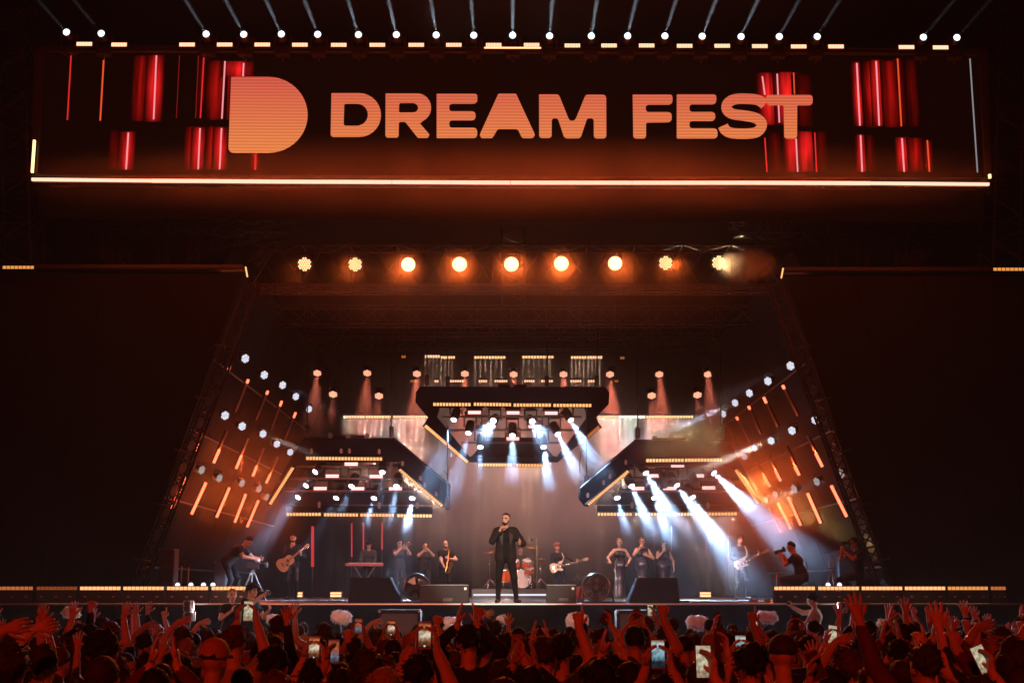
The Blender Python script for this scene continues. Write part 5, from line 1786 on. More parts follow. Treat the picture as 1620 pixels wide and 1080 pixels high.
def mic_stand(label, px, Y, z1, boom=None):
    b = at(px, Y)
    t = thing('microphone_stand', label, 'microphone stand', b, 'microphone stands')
    mb = MB(); mb.disc(b, (0, 0, 1), 0.14, 16, th=0.02); mb.build('base', BLACK, t)
    mb = MB(); mb.tube(b, (b.x, b.y, z1), 0.013); mb.build('pole', STEEL, t)
    e = Vector((b.x, b.y, z1))
    if boom:
        e2 = e + Vector(boom)
        mb = MB(); mb.tube(e - Vector(boom) * 0.3, e2, 0.01); mb.build('boom', STEEL, t)
        e = e2
    mb = MB(); mb.lathe(e, (0, -0.6, 0.3), [(0, 0.012), (0.1, 0.02), (0.12, 0.028), (0.16, 0.02), (0.17, 0.002)], 10); mb.build('microphone_head', PLASTIC, t)


# singer
Ys = 27.95
ps = at(800, Ys)
Hs = hgt(800, 811.5, Ys)
pose = dict(R=((-0.33, -0.05, 1.16), (-0.115, -0.26, 1.40), (0.45, -0.30, 0.85), (0.75, 0.2, 0.4), (0.95, 0.0, False)), L=((0.36, 0.06, 1.16), (0.27, -0.24, 1.14), (0.15, -0.9, 0.25), (-0.9, 0.1, 0.3), (0.45, 0.06, True)),
            yaw=-0.42, pitch=-0.05, beard=1, fR=(-0.15, -0.04, 0), fL=(0.21, 0.02, 0), toeR=(-0.3, -1, 0), toeL=(0.55, -1, 0))
J = make_person('main singer in an open black suit, microphone at his mouth, at the stage edge', ps, 0.0, Hs, pose, 0, 'black', 'black', 'crop', 1, res=0.0115)
# suit jacket, open in front
pr, JJ, _ = body_prims(pose)
jp = []
for p in pr:
    if p[5 if p[0] == 'c' else 4] == TOP:
        if p[0] == 'c':
            jp.append(p[:3] + (p[3] + 0.016, p[4] + 0.016) + p[5:])
        else:
            jp.append(p)
jp.append(('c', JJ['pel'] - JJ['lat'] * 0.085 - V3(0, 0, 0.05), JJ['pel'] + JJ['lat'] * 0.085 - V3(0, 0, 0.05), 0.138, 0.138, 0, 0.06))
jv, jf, jm = sdf_mesh(jp, 0.0125)
# cut the front opening: drop faces in a wedge before the chest
cx_ = jv[jf].mean(1)
tt = np.clip((cx_[:, 2] - 0.82) / 0.62, 0, 1)
wdt = 0.075 - 0.035 * np.abs(tt - 0.45)
keep = ~((cx_[:, 1] < -0.055) & (np.abs(cx_[:, 0] - 0.012) < wdt) & (cx_[:, 2] > 0.75)) & (cx_[:, 2] > 0.78)
me = to_mesh('jacket', jv, jf[keep], np.zeros(keep.sum()), MB(), [mat('suit_cloth', (0.010, 0.0095, 0.010), 0.85, bump=0.15, scale=25)], J['scale'])
jo = bpy.data.objects.new('jacket', me); COL.objects.link(jo); jo.parent = J['o']
mb = MB()
for s in (-1, 1):
    mb.prism([(s * 0.075 + 0.012, -0.165, 1.10), (s * 0.14 + 0.012, -0.158, 1.30), (s * 0.12 + 0.012, -0.15, 1.36), (s * 0.135 + 0.012, -0.12, 1.40), (s * 0.07, -0.075, 1.485), (s * 0.055 + 0.012, -0.13, 1.38)], (0, -0.008, 0))
mb.v = [Vector(p) * J['scale'] for p in mb.v]
lo_ = mb.build('lapels', mat('lapel_satin', (0.016, 0.015, 0.016), 0.4), None); lo_.parent = J['o']
wr = J['wr']['R']
m0 = V3(*wr) + V3(0.045, -0.055, 0.01)
mh = J['hc'] + J['frame'][1] * 0.135 - J['frame'][2] * 0.06
mic('black microphone in the raised hand of the main singer', wpt(J, m0 - unit(mh - m0) * 0.06), wpt(J, mh))

# acoustic guitarist
Yg = 37.4
J = make_person('acoustic guitarist in black at the band\'s far flank, hand near his chin', at(461, Yg), 0.12, hgt(461, 844, Yg),
                dict(R=((-0.30, -0.12, 1.16), (-0.04, -0.20, 1.40), (0.3, -0.1, 1), (0.3, 0.6, 0.2), (0.8, 0, False)), L=((0.34, -0.02, 1.12), (0.22, -0.23, 1.19), (0.1, -0.5, 0.8), (-0.6, 0.6, 0.2), (0.9, 0, False)), fR=(-0.10, 0, 0), fL=(0.12, -0.05, 0), beard=1), 1, 'black', 'black', 'quiff', 0, legm=SATIN)
guitar('pale acoustic guitar slung on the guitarist at the far flank', J, (-0.17, -0.22, 0.98), (0.68, -0.05, 0.55), 'acoustic', 'acoustic_guitar')
# keyboard player
Yk = 41.5
J = make_person('keyboard player in a dark sweater bending over the red keyboard', at(582, Yk), 0, hgt(582, 855, Yk), dict(R=((-0.30, -0.02, 1.12), (-0.16, -0.36, 1.02), (0.1, -1, -0.1), (0, 0, -1), (0.35, 0.05, False)), L=((0.30, -0.02, 1.12), (0.16, -0.36, 1.02), (-0.1, -1, -0.1), (0, 0, -1), (0.35, 0.05, False)), nod=0.35, pitch=0.35, fR=(-0.12, 0, 0), fL=(0.12, 0, 0)), 0, 'charcoal', 'black', 'mop', 0)
kb = Vector((at(578.5, Yk).x, Yk - 0.45, P(578, 892.5, Yk - 0.45).z))
t = thing('keyboard', 'slim red stage keyboard on a crossed stand', 'keyboard', kb)
mb = MB(); mb.bbox(kb, (1.14, 0.32, 0.085), 0.012); mb.build('body', mat('red_case', (0.32, 0.02, 0.025), 0.3), t)
for k in range(28):
    mb = MB(); mb.bbox(kb + Vector((-0.5 + k * 0.037, -0.04 + 0.14, 0.045)), (0.034, 0.14, 0.02), 0.003); mb.build('key', mat('key_white', (0.7, 0.7, 0.68), 0.3), t)
for s in (-1, 1):
    mb = MB(); mb.beam(Vector((kb.x - s * 0.32, kb.y, kb.z - 0.05)), Vector((kb.x + s * 0.32, kb.y, DECK)), 0.04, 0.03, up=(0, 1, 0)); mb.build('leg', BLACK, t)
# trumpeters
for px, top, Y, yaw, lab, hs, hm, sk in ((630, 853.5, 41.0, 0.55, 'first trumpet player from the keyboard, in a dark T-shirt with lifted elbows', 'short', 1, 1), (671, 857.5, 42.0, 0.25, 'second trumpet player, between the first one and the saxophonist', 'short', 0, 0)):
    J = make_person(lab, at(px, Y), yaw, hgt(px, top, Y), dict(R=((-0.36, -0.16, 1.22), (-0.075, -0.33, 1.50), (0.5, -0.6, 0.3), (0.7, 0.5, 0), (0.9, 0, False)), L=((0.36, -0.16, 1.22), (0.065, -0.40, 1.49), (-0.5, -0.6, 0.3), (-0.7, 0.5, 0), (0.9, 0, False)), sleeve='short'), sk, 'charcoal', 'charcoal', hs, hm, group='brass players')
    mo = J['hc'] + J['frame'][1] * 0.115 - J['frame'][2] * 0.045
    d = unit(J['frame'][1] + V3(0, 0, 0.06))
    t = thing('trumpet', 'brass trumpet held up by the %s trumpet player' % ('first' if px < 650 else 'second'), 'trumpet', wpt(J, mo), 'trumpets')
    W = lambda p: wpt(J, p)
    mb = MB(); mb.path([W(mo), W(mo + d * 0.46)], 0.008, 8); mb.lathe(W(mo + d * 0.32), Vector(tuple(d)) if abs(yaw) < 1e-3 else (W(mo + d) - W(mo)).normalized(), [(0, 0.01), (0.08, 0.016), (0.14, 0.03), (0.18, 0.062), (0.175, 0.055), (0.12, 0.02)], 16, cap=False); mb.build('bell', BRASS, t)
    mb = MB(); dn = V3(0, 0, -0.10); mb.path([W(mo + d * 0.40 + dn * 0.0), W(mo + d * 0.44 + dn * 0.5), W(mo + d * 0.40 + dn), W(mo + d * 0.14 + dn), W(mo + d * 0.10 + dn * 0.5), W(mo + d * 0.14)], 0.008, 8); mb.build('tubing', BRASS, t)
    for k in range(3):
        mb = MB(); mb.tube(W(mo + d * (0.22 + k * 0.035) + V3(0, 0, -0.13)), W(mo + d * (0.22 + k * 0.035) + V3(0, 0, 0.035)), 0.013, n=8); mb.build('valve', BRASS, t)
# saxophonist
Y = 41.5
J = make_person('bald bearded saxophone player in a dark T-shirt beside the trumpets', at(704, Y), 0.1, hgt(704, 854.5, Y), dict(R=((-0.36, -0.05, 1.12), (-0.05, -0.27, 0.95), (0.8, -0.3, -0.2), (0.3, 0.8, 0), (0.8, 0, False)), L=((0.36, -0.12, 1.16), (0.11, -0.26, 1.20), (-0.7, -0.3, 0.3), (-0.2, 0.8, 0), (0.8, 0, False)), sleeve='short', beard=1, nod=0.15, yaw=0.25), 0, 'black', 'black', None, 0, group='brass players')
W = lambda x, y, z: wpt(J, (x, y, z))
t = thing('saxophone', 'golden saxophone hanging from the bald player', 'saxophone', W(0.08, -0.28, 1.1))
mb = MB(); mb.path([W(0.02, -0.17, 1.53), W(0.05, -0.26, 1.56), W(0.09, -0.30, 1.50), W(0.09, -0.31, 1.3), W(0.03, -0.31, 0.95), W(0.00, -0.31, 0.82), W(0.03, -0.33, 0.76), W(0.09, -0.36, 0.78), W(0.12, -0.38, 0.88), W(0.15, -0.40, 1.0), W(0.17, -0.41, 1.08)], [0.008, 0.010, 0.012, 0.018, 0.03, 0.034, 0.037, 0.04, 0.045, 0.058, 0.085], 12, caps=False); mb.build('body', BRASS, t)
mb = MB()
for k in range(8):
    mb.disc(W(0.085 - 0.008 * k, -0.335, 1.4 - 0.07 * k), (0, -1, 0), 0.016, 8, th=0.012)
tag(mb.build('keys', BRASS, t), kind='stuff')
mb = MB(); mb.path([W(0.02, -0.17, 1.53), W(0.015, -0.135, 1.525)], 0.012, 8); mb.build('mouthpiece', PLASTIC, t)
# drummer and kit
Yd = 43.0
rz = 0.28
rc = at(815, Yd)
t = thing('drum_riser', 'low drum riser with a white lit front edge', 'riser', rc)
mb = MB(); mb.bbox((rc.x, Yd + 0.2, DECK + rz / 2), (2.7, 2.6, rz), 0.02); mb.build('platform', BLACK, t)
mb = MB(); mb.bbox((rc.x, Yd - 1.13, DECK + 0.10), (2.6, 0.04, 0.055), 0.01); mb.build('edge_light', emit('riser_light', (0.8, 0.86, 1.0), 1.0), t)
dz = DECK + rz
J = make_person('drummer sitting behind the orange drum kit, partly hidden by the singer', (at(824, Yd).x, Yd + 0.75, dz), 0, 1.78, dict(pz=0.55, fR=(-0.25, -0.4, 0), fL=(0.25, -0.4, 0), R=((-0.38, -0.1, 0.85), (-0.30, -0.36, 0.95)), L=((0.38, -0.1, 0.85), (0.26, -0.36, 0.90)), nod=0.2), 1, 'black', 'black', 'mop', 1)
mb = MB(); q = at(824, Yd); mb.lathe((q.x, Yd + 0.78, dz), (0, 0, 1), [(0, 0.16), (0.03, 0.03), (0.38, 0.03), (0.4, 0.17), (0.46, 0.16)], 14)
o = mb.build('drum_stool', BLACK); tag(o, 'round black stool under the drummer', 'stool')


def drum(label, c, axis, r, h, heads=True, name='tom_drum', legs=True):
    c, axis = Vector(c), Vector(axis).normalized()
    t = thing(name, label, 'drum', c, 'orange drum kit')
    mb = MB(); mb.lathe(c - axis * h / 2, axis, [(0, r), (h, r)], 20, cap=False); mb.build('shell', ORANGE, t)
    for s, nm in ((0.5, 'head'), (-0.5, 'head')):
        mb = MB(); mb.disc(c + axis * (h * s - (0.012 if s > 0 else 0)), axis, r * 0.99, 20, th=0.012); mb.build(nm, DRUMHEAD, t)
    for s in (-0.5, 0.5):
        mb = MB(); mb.lathe(c + axis * (h * s - 0.02), axis, [(0, r * 0.99), (0, r * 1.05), (0.04, r * 1.05), (0.04, r * 0.99)], 20, cap=False); mb.build('hoop', CHROME, t)
    b = axis.orthogonal().normalized(); e = axis.cross(b)
    for k in range(6):
        a = k * PI / 3
        p = c + (b * math.cos(a) + e * math.sin(a)) * r * 1.03
        mb = MB(); mb.tube(p - axis * h * 0.45, p + axis * h * 0.45, 0.012, n=6); mb.build('lug', CHROME, t)
    if legs:
        for k in range(3):
            a = k * 2.1 + 0.4
            p = c + Vector((math.cos(a) * r * 0.9, math.sin(a) * r * 0.9, 0))
            mb = MB(); mb.tube(p, (p.x + math.cos(a) * 0.06, p.y + math.sin(a) * 0.06, dz), 0.013, n=6); mb.build('leg', CHROME, t)


k0 = at(826, Yd).x
drum('large bass drum with a pale front head', (k0, Yd - 0.35, dz + 0.31), (0, -1, 0.02), 0.29, 0.42, name='bass_drum', legs=False)
drum('orange rack tom to the kit\'s near side above the bass drum', (at(829, Yd).x + 0.08, Yd - 0.5, dz + 0.78), (0.1, -0.45, 1), 0.15, 0.2, legs=False)
drum('orange rack tom above the bass drum nearest the singer', (at(815, Yd).x, Yd - 0.5, dz + 0.78), (-0.1, -0.45, 1), 0.14, 0.19, legs=False)
drum('orange floor tom seen between the singer\'s legs', (at(798, Yd).x, Yd - 0.45, dz + 0.40), (0, -0.05, 1), 0.19, 0.36, name='floor_tom')
drum('shallow orange snare drum beside the bass drum', (at(834, Yd).x + 0.05, Yd - 0.5, dz + 0.56), (0, -0.3, 1), 0.17, 0.15, name='snare_drum')
for lab, px, z, r, tl, dx in (('big tilted crash cymbal right above the toms', 843, 1.30, 0.26, (0.15, -0.25, 1), 0), ('ride cymbal behind the singer\'s trouser leg', 775, 1.15, 0.24, (-0.2, -0.2, 1), 0), ('small hi-hat pair at the edge of the kit', 850, 0.92, 0.17, (0, -0.1, 1), 0.1)):
    c = Vector((at(px, Yd).x + dx, Yd - 0.4, dz + z))
    t = thing('cymbal', lab, 'cymbal', c, 'cymbals of the kit')
    mb = MB(); mb.lathe(c, tl, [(0, r), (0.006, r), (0.02, r * 0.25), (0.045, r * 0.16), (0.05, 0.005)], 24); mb.build('plate', CYMBAL, t)
    mb = MB(); mb.tube(c - Vector((0, 0, 0.03)), (c.x, c.y, dz + 0.3), 0.014); mb.build('pole', CHROME, t)
    for k in range(3):
        a = k * 2.1 + 0.3
        mb = MB(); mb.tube((c.x, c.y, dz + 0.32), (c.x + math.cos(a) * 0.3, c.y + math.sin(a) * 0.3, dz), 0.013, n=6); mb.build('leg', CHROME, t)
mic_stand('tall slim microphone stand right of the drum kit', 849.5, Yd - 0.9, P(849.5, 850, Yd - 0.9).z, (-0.16, 0, -0.1))
# bass player
Yb = 42.0
J = make_person('red-haired bass player in black right of the drums', at(885, Yb), 0.25, hgt(885, 858.5, Yb), dict(R=((-0.32, 0.02, 1.16), (-0.07, -0.22, 1.10), (0.7, -0.2, -0.4), (0.2, 0.8, 0.2), (0.7, 0, False)), L=((0.42, -0.08, 1.12), (0.52, -0.30, 1.12), (0.2, -0.8, 0.5), (-0.8, 0.3, 0.2), (0.9, 0, False)), slean=-0.12, nod=0.15), 0, 'black', 'navy', 'mop', 4)
guitar('cream electric bass held by the red-haired player', J, (-0.14, -0.22, 0.98), (0.95, -0.08, 0.26), 'bass', 'bass_guitar')
# three backing singers
for i, (px, top, Y, hs, hm, lab, ps_) in enumerate((
        (981, 851.5, 41.0, 'tail', 3, 'first backing singer, in a strapless sequin gown, palm held out', dict(R=((-0.36, -0.05, 1.18), (-0.30, -0.22, 1.02), (-0.7, -0.6, 0.1), (0, 0, 1), (0.3, 0.1, False)), L=((0.34, -0.02, 1.15), (0.22, -0.2, 1.02)), bare=1, skirt=1)),
        (1017, 850, 41.0, 'bun', 2, 'middle backing singer in a black halter gown with her hand on the microphone', dict(R=((-0.36, -0.05, 1.18), (-0.12, -0.28, 1.44), (0.3, -0.4, 0.8), (0.7, 0.4, 0), (0.9, 0, False)), L=((0.36, -0.02, 1.15), (0.12, -0.22, 1.22), (-0.8, -0.2, 0.4), (0, 0.8, 0), (0.5, 0, False)), skirt=1)),
        (1051, 855.5, 42.5, 'long', 1, 'third backing singer in a dark halter dress, faint in the light beams', dict(R=((-0.34, -0.1, 1.16), (-0.08, -0.28, 1.42), (0.3, -0.4, 0.8), (0.7, 0.4, 0), (0.9, 0, False)), L=((0.33, 0.02, 1.14), (0.30, -0.1, 0.92)), skirt=1)))):
    J = make_person(lab, at(px, Y), 0.1, hgt(px, top, Y), dict(fem=1, sleeve='none', yaw=-0.25, **ps_), 0, 'black', 'black', hs, hm, group='backing singers', legm=mat('sequin_gown', (0.05, 0.045, 0.06), 0.25, 0.5, var=0.6, scale=55), topm=mat('gown_top', (0.02, 0.018, 0.022), 0.4))
    wr = J['wr']['R'] if i else J['hc'] + V3(-0.1, -0.25, -0.17)
    mh = J['hc'] + J['frame'][1] * 0.13 - J['frame'][2] * 0.06
    m0 = V3(*wr) + (V3(0.03, -0.05, 0.02) if i else V3(0, 0, 0))
    mic('microphone at the lips of the %s backing singer' % ['first', 'middle', 'third'][i], wpt(J, m0), wpt(J, mh), col=mat('mic_silver', (0.4, 0.38, 0.4), 0.3, 0.6))
mic_stand('thin microphone stand left of the first backing singer', 974, 40.5, DECK + 1.1)
# electric guitarist
Yg = 37.0
J = make_person('electric guitarist in a dark jacket standing in the smoke beams', at(1173, Yg), 0.12, hgt(1173, 846.5, Yg), dict(R=((-0.34, 0.02, 1.14), (-0.05, -0.24, 1.08), (0.7, -0.2, -0.3), (0.2, 0.8, 0.2), (0.7, 0, False)), L=((0.40, -0.06, 1.12), (0.44, -0.28, 1.22), (0.1, -0.6, 0.7), (-0.8, 0.3, 0.2), (0.9, 0, False)), fR=(-0.13, 0.02, 0), fL=(0.15, -0.08, 0), toeL=(0.7, -1, 0), yaw=0.15), 0, 'charcoal', 'black', 'mop', 0)
guitar('pale electric guitar held by the guitarist in the smoke', J, (-0.02, -0.24, 0.98), (0.90, -0.06, 0.46), 'electric', 'electric_guitar')
# crouching photographer and his camera
Yp = 31.0
J = make_person('crouching photographer in a dark vest, seen from behind on the stage lip', at(1271, Yp), -0.62 * PI, 1.8, dict(pz=0.55, lean=0.30, fR=(-0.16, -0.10, 0), fL=(0.16, -0.30, 0), R=((-0.30, -0.25, 0.80), (-0.06, -0.42, 1.02), (0.3, -0.8, 0.4), (0.6, 0, 0.4), (0.8, 0, False)), L=((0.30, -0.30, 0.75), (0.06, -0.44, 0.98), (-0.3, -0.8, 0.3), (-0.6, 0, 0.6), (0.8, 0, False)), sleeve='short'), 0, 'charcoal', 'denim', 'crop', 0)


def photo_camera(label, J, p, d, L=0.2):
    o, d = wpt(J, p), (wpt(J, V3(*p) + V3(*d)) - wpt(J, p)).normalized()
    t = thing('camera', label, 'camera', o, 'photo cameras')
    Rm = face_rot(d)
    mb = MB(); mb.bbox(o, (0.145, 0.075, 0.10), 0.015, rot=Rm); mb.bbox(o + Rm @ Vector((0, 0, 0.06)), (0.06, 0.06, 0.04), 0.01, rot=Rm); mb.build('body', PLASTIC, t)
    mb = MB(); mb.lathe(o + d * 0.03, d, [(0, 0.036), (L * 0.6, 0.038), (L * 0.62, 0.043), (L, 0.048), (L, 0.038), (L - 0.02, 0.03)], 14); mb.build('lens', BLACK, t)


photo_camera('long-lens camera of the crouching photographer', J, J['hc'] + J['frame'][1] * 0.17 - J['frame'][2] * 0.01, J['frame'][1])
# bent camera operator at the left with tripod
Yc = 33.5
J = make_person('camera operator in a dark T-shirt bending over a tripod at the far flank', at(364, Yc), 0.42 * PI, 1.82, dict(lean=0.85, pz=0.93, pxy=(0, 0.1), R=((-0.28, -0.45, 0.98), (-0.16, -0.66, 0.98)), L=((0.28, -0.45, 0.98), (0.16, -0.66, 1.0)), sleeve='short', nod=0.1, fR=(-0.13, 0.05, 0), fL=(0.13, -0.12, 0)), 0, 'charcoal', 'black', 'crop', 1)
c = at(398, Yc)
t = thing('camera_tripod', 'television camera on a tripod below the bending operator', 'camera', c)
h = P(398, 893, Yc).z
mb = MB(); mb.bbox((c.x, c.y, h), (0.34, 0.16, 0.2), 0.02); mb.build('camera_body', PLASTIC, t)
mb = MB(); mb.lathe((c.x + 0.17, c.y, h), (1, 0, 0), [(0, 0.05), (0.12, 0.06), (0.2, 0.075), (0.2, 0.05)], 14); mb.build('lens', BLACK, t)
for k in range(3):
    a = k * 2.1 + 0.6
    mb = MB(); mb.tube((c.x, c.y, h - 0.1), (c.x + math.cos(a) * 0.38, c.y + math.sin(a) * 0.38, DECK), 0.022); mb.build('leg', STEEL, t)
# seated camera person at the right
Yr = 31.5
J = make_person('camera person in the dark by the right wing lifting a camera to the face', at(1358, Yr), -0.38 * PI, 1.78, dict(pz=0.62, fR=(-0.15, -0.25, 0), fL=(0.15, -0.35, 0), R=((-0.30, -0.22, 0.90), (-0.06, -0.34, 1.16), (0.3, -0.6, 0.5), (0.6, 0, 0.4), (0.8, 0, False)), L=((0.30, -0.25, 0.85), (0.06, -0.36, 1.12), (-0.3, -0.6, 0.5), (-0.6, 0, 0.6), (0.8, 0, False)), sleeve='short'), 1, 'black', 'black', 'curly', 0)
photo_camera('camera held by the seated person near the right wing', J, J['hc'] + J['frame'][1] * 0.17, J['frame'][1], 0.14)
b = at(1358, Yr)
mb = MB(); mb.bbox((b.x + 0.18, b.y + 0.05, DECK + 0.25), (0.5, 0.45, 0.5), 0.02)
tag(mb.build('equipment_case', PLASTIC), 'black case that the seated camera person sits on', 'case')

# ---------------------------------------------------------------- stage equipment
def draped_wedge(label, px0, px1, ptop, tx0, tx1, Y):
    b0, b1 = at(px0, Y), at(px1, Y)
    z1 = P(px0, ptop, Y).z
    t0, t1 = P(tx0, ptop, Y), P(tx1, ptop, Y)
    t = thing('draped_monitor', label, 'stage monitor', (b0 + b1) / 2, 'draped wedges at the stage front')
    n = 14
    dp = 0.75
    vs_, fs = [], []
    ring = []
    rows = 7
    for r in range(rows):
        u = r / (rows - 1)
        x0, x1 = b0.x + (t0.x - b0.x) * u, b1.x + (t1.x - b1.x) * u
        z = DECK + 0.005 + (z1 - DECK) * u
        y0, y1 = Y + 0.22 * u, Y + dp
        loop = []
        per = [(x0, y0, x1, y0), (x1, y0, x1, y1), (x1, y1, x0, y1), (x0, y1, x0, y0)]
        for (ax_, ay, bx, by) in per:
            for k in range(n):
                s = k / n
                wob = 0.018 * math.sin(s * 13 + ax_ * 7) * (1 - u) + 0.008 * math.sin(s * 29 + r)
                nx, ny = (by - ay), -(bx - ax_)
                L_ = math.hypot(nx, ny)
                loop.append((ax_ + (bx - ax_) * s + nx / L_ * wob, ay + (by - ay) * s + ny / L_ * wob, z - 0.01 * math.sin(s * PI) * u))
        ring.append(loop)
    m = len(ring[0])
    for loop in ring:
        vs_ += loop
    for r in range(rows - 1):
        for k in range(m):
            fs.append((r * m + k, r * m + (k + 1) % m, (r + 1) * m + (k + 1) % m, (r + 1) * m + k))
    fs.append(tuple((rows - 1) * m + k for k in range(m)))
    mb = MB(); mb.add(vs_, fs, 0, True)
    mb.build('cloth_cover', BLACKM, t)
    mb = MB(); mb.bbox(((b0.x + b1.x) / 2, Y + 0.48, DECK + 0.16), ((b1.x - b0.x) * 0.6, 0.38, 0.3), 0.02); mb.build('cabinet', BLACK, t)


draped_wedge('big cloth-draped wedge in front of the keyboard', 551, 634, 913, 552, 616, 27.75)
draped_wedge('big cloth-draped wedge in front of the backing singers', 994, 1075.5, 913, 1011, 1074, 27.75)


def floor_monitor(label, px0, px1, ptop, Y):
    b0, b1 = at(px0, Y), at(px1, Y)
    z1 = P(px0, ptop, Y).z
    w_, h_ = b1.x - b0.x, z1 - DECK
    c = (b0 + b1) / 2
    t = thing('floor_monitor', label, 'stage monitor', c, 'floor monitors at the stage front')
    mb = MB(); mb.prism([(b0.x, Y, DECK + 0.005), (b0.x, Y + 0.12, z1), (b0.x, Y + 0.42, z1), (b0.x, Y + 0.6, DECK + 0.005)], (w_, 0, 0)); mb.build('cabinet', mat('monitor_paint', (0.03, 0.03, 0.03), 0.6, bump=0.3, scale=40), t)
    mb = MB(); mb.prism([(b0.x + 0.03, Y - 0.012, DECK + 0.03), (b1.x - 0.03, Y - 0.012, DECK + 0.03), (b1.x - 0.03, Y + 0.10, z1 - 0.03), (b0.x + 0.03, Y + 0.10, z1 - 0.03)], (0, 0.01, 0)); mb.build('grille', mat('grille_cloth', (0.05, 0.048, 0.046), 0.7, bump=0.5, scale=90), t)
    mb = MB(); mb.bbox((c.x, Y + 0.11, z1 + 0.003), (w_, 0.03, 0.016), 0.004); mb.build('top_trim', STEEL, t)
    mb = MB(); mb.bbox((c.x + w_ * 0.08, Y - 0.02, DECK + 0.07), (0.2, 0.03, 0.07), 0.01); mb.build('socket_plate', PLASTIC, t)
    mb = MB(); mb.bbox((b1.x - 0.06, Y + 0.07, z1 - 0.07), (0.05, 0.02, 0.05), 0.005); mb.build('badge', ALU, t)


floor_monitor('wide floor monitor between the stage fan and the singer', 664, 740.5, 925, 27.7)
floor_monitor('floor monitor cabinet right of the singer', 865, 911.5, 925, 27.7)


def stage_fan(label, px, py, r_px, Y, tilt):
    c = P(px, py, Y)
    r = r_px / PXM(Y)
    ax_ = Vector((tilt, -1, 0.25)).normalized()
    t = thing('stage_fan', label, 'fan', c, 'round stage fans')
    mb = MB(); mb.lathe(c - ax_ * 0.16, ax_, [(0, r * 0.8), (0.05, r * 0.97), (0.22, r), (0.24, r * 1.04), (0.25, r * 1.0)], 28, cap=False); mb.build('drum', mat('fan_steel', (0.35, 0.34, 0.32), 0.28, 0.85), t)
    b = ax_.orthogonal().normalized(); e = ax_.cross(b)
    mb = MB(); mb.lathe(c - ax_ * 0.15, ax_, [(0, r * 0.78), (0.003, r * 0.78)], 24); mb.build('back_plate', mat('fan_dark', (0.05, 0.05, 0.048), 0.3, 0.6), t)
    for k in range(5):
        a = k * 2 * PI / 5 + 0.3
        p, q = b * math.cos(a) + e * math.sin(a), b * math.cos(a + 0.8) + e * math.sin(a + 0.8)
        mb = MB(); mb.prism([c + p * r * 0.2 - ax_ * 0.02, c + p * r * 0.88 - ax_ * 0.02, c + (p + q).normalized() * r * 0.9 - ax_ * 0.05, c + q * r * 0.85 - ax_ * 0.09, c + q * r * 0.2 - ax_ * 0.08], -ax_ * 0.004); mb.build('blade', mat('fan_blade', (0.28, 0.27, 0.25), 0.25, 0.8), t)
    mb = MB(); mb.lathe(c - ax_ * 0.08, ax_, [(0, r * 0.3), (0.1, r * 0.28), (0.12, r * 0.2)], 16); mb.build('hub', BLACK, t)
    for rr in (0.35, 0.55, 0.75, 0.95):
        mb = MB(); pts = [c + ax_ * 0.09 + (b * math.cos(a * PI / 12) + e * math.sin(a * PI / 12)) * r * rr for a in range(25)]; mb.path(pts, 0.003, 4, caps=False); mb.build('guard_ring', STEEL, t)
    mb = MB()
    for s in (-1, 1):
        p = c + Vector((s * r * 1.08, 0, 0))
        mb.tube(p, (p.x + s * 0.05, p.y, DECK + 0.02), 0.016)
        mb.tube((p.x + s * 0.05, p.y - 0.2, DECK + 0.02), (p.x + s * 0.05, p.y + 0.2, DECK + 0.02), 0.016)
    mb.tube((c.x - r * 1.08 - 0.05, c.y - 0.2, DECK + 0.02), (c.x + r * 1.08 + 0.05, c.y - 0.2, DECK + 0.02), 0.012)
    tag(mb.build('stand', BLACK, t), kind='stuff')


stage_fan('round steel stage fan tilted toward the brass players\' monitor', 659, 929, 20.5, 28.3, 0.35)
stage_fan('round steel stage fan facing out left of the draped wedge', 943, 929.5, 21.5, 28.3, -0.05)


def cabinet(name, label, px0, px1, ptop, pbot, Y, m, cat, z0=None, group=None, depth=0.5, slats=3):
    a, b = P(px0, pbot, Y), P(px1, ptop, Y)
    zb_ = a.z if z0 is None else z0
    c = Vector(((a.x + b.x) / 2, Y + depth / 2, zb_))
    t = thing(name, label, cat, c, group)
    w_, h_ = b.x - a.x, b.z - zb_
    mb = MB(); mb.bbox((c.x, c.y, zb_ + h_ / 2), (w_, depth, h_), 0.02); mb.build('body', m, t)
    for k in range(slats):
        mb = MB(); mb.bbox((c.x, Y - 0.006, zb_ + h_ * (k + 0.5) / slats), (w_ * 0.86, 0.02, h_ / slats * 0.82), 0.008); mb.build('front_panel', mat('case_front', (0.04, 0.03, 0.028), 0.55), t)
    for s in (-1, 1):
        mb = MB(); mb.bbox((c.x + s * (w_ / 2 - 0.02), Y - 0.008, zb_ + h_ - 0.03), (0.045, 0.03, 0.05), 0.006); mb.build('corner', STEEL, t)
    return t


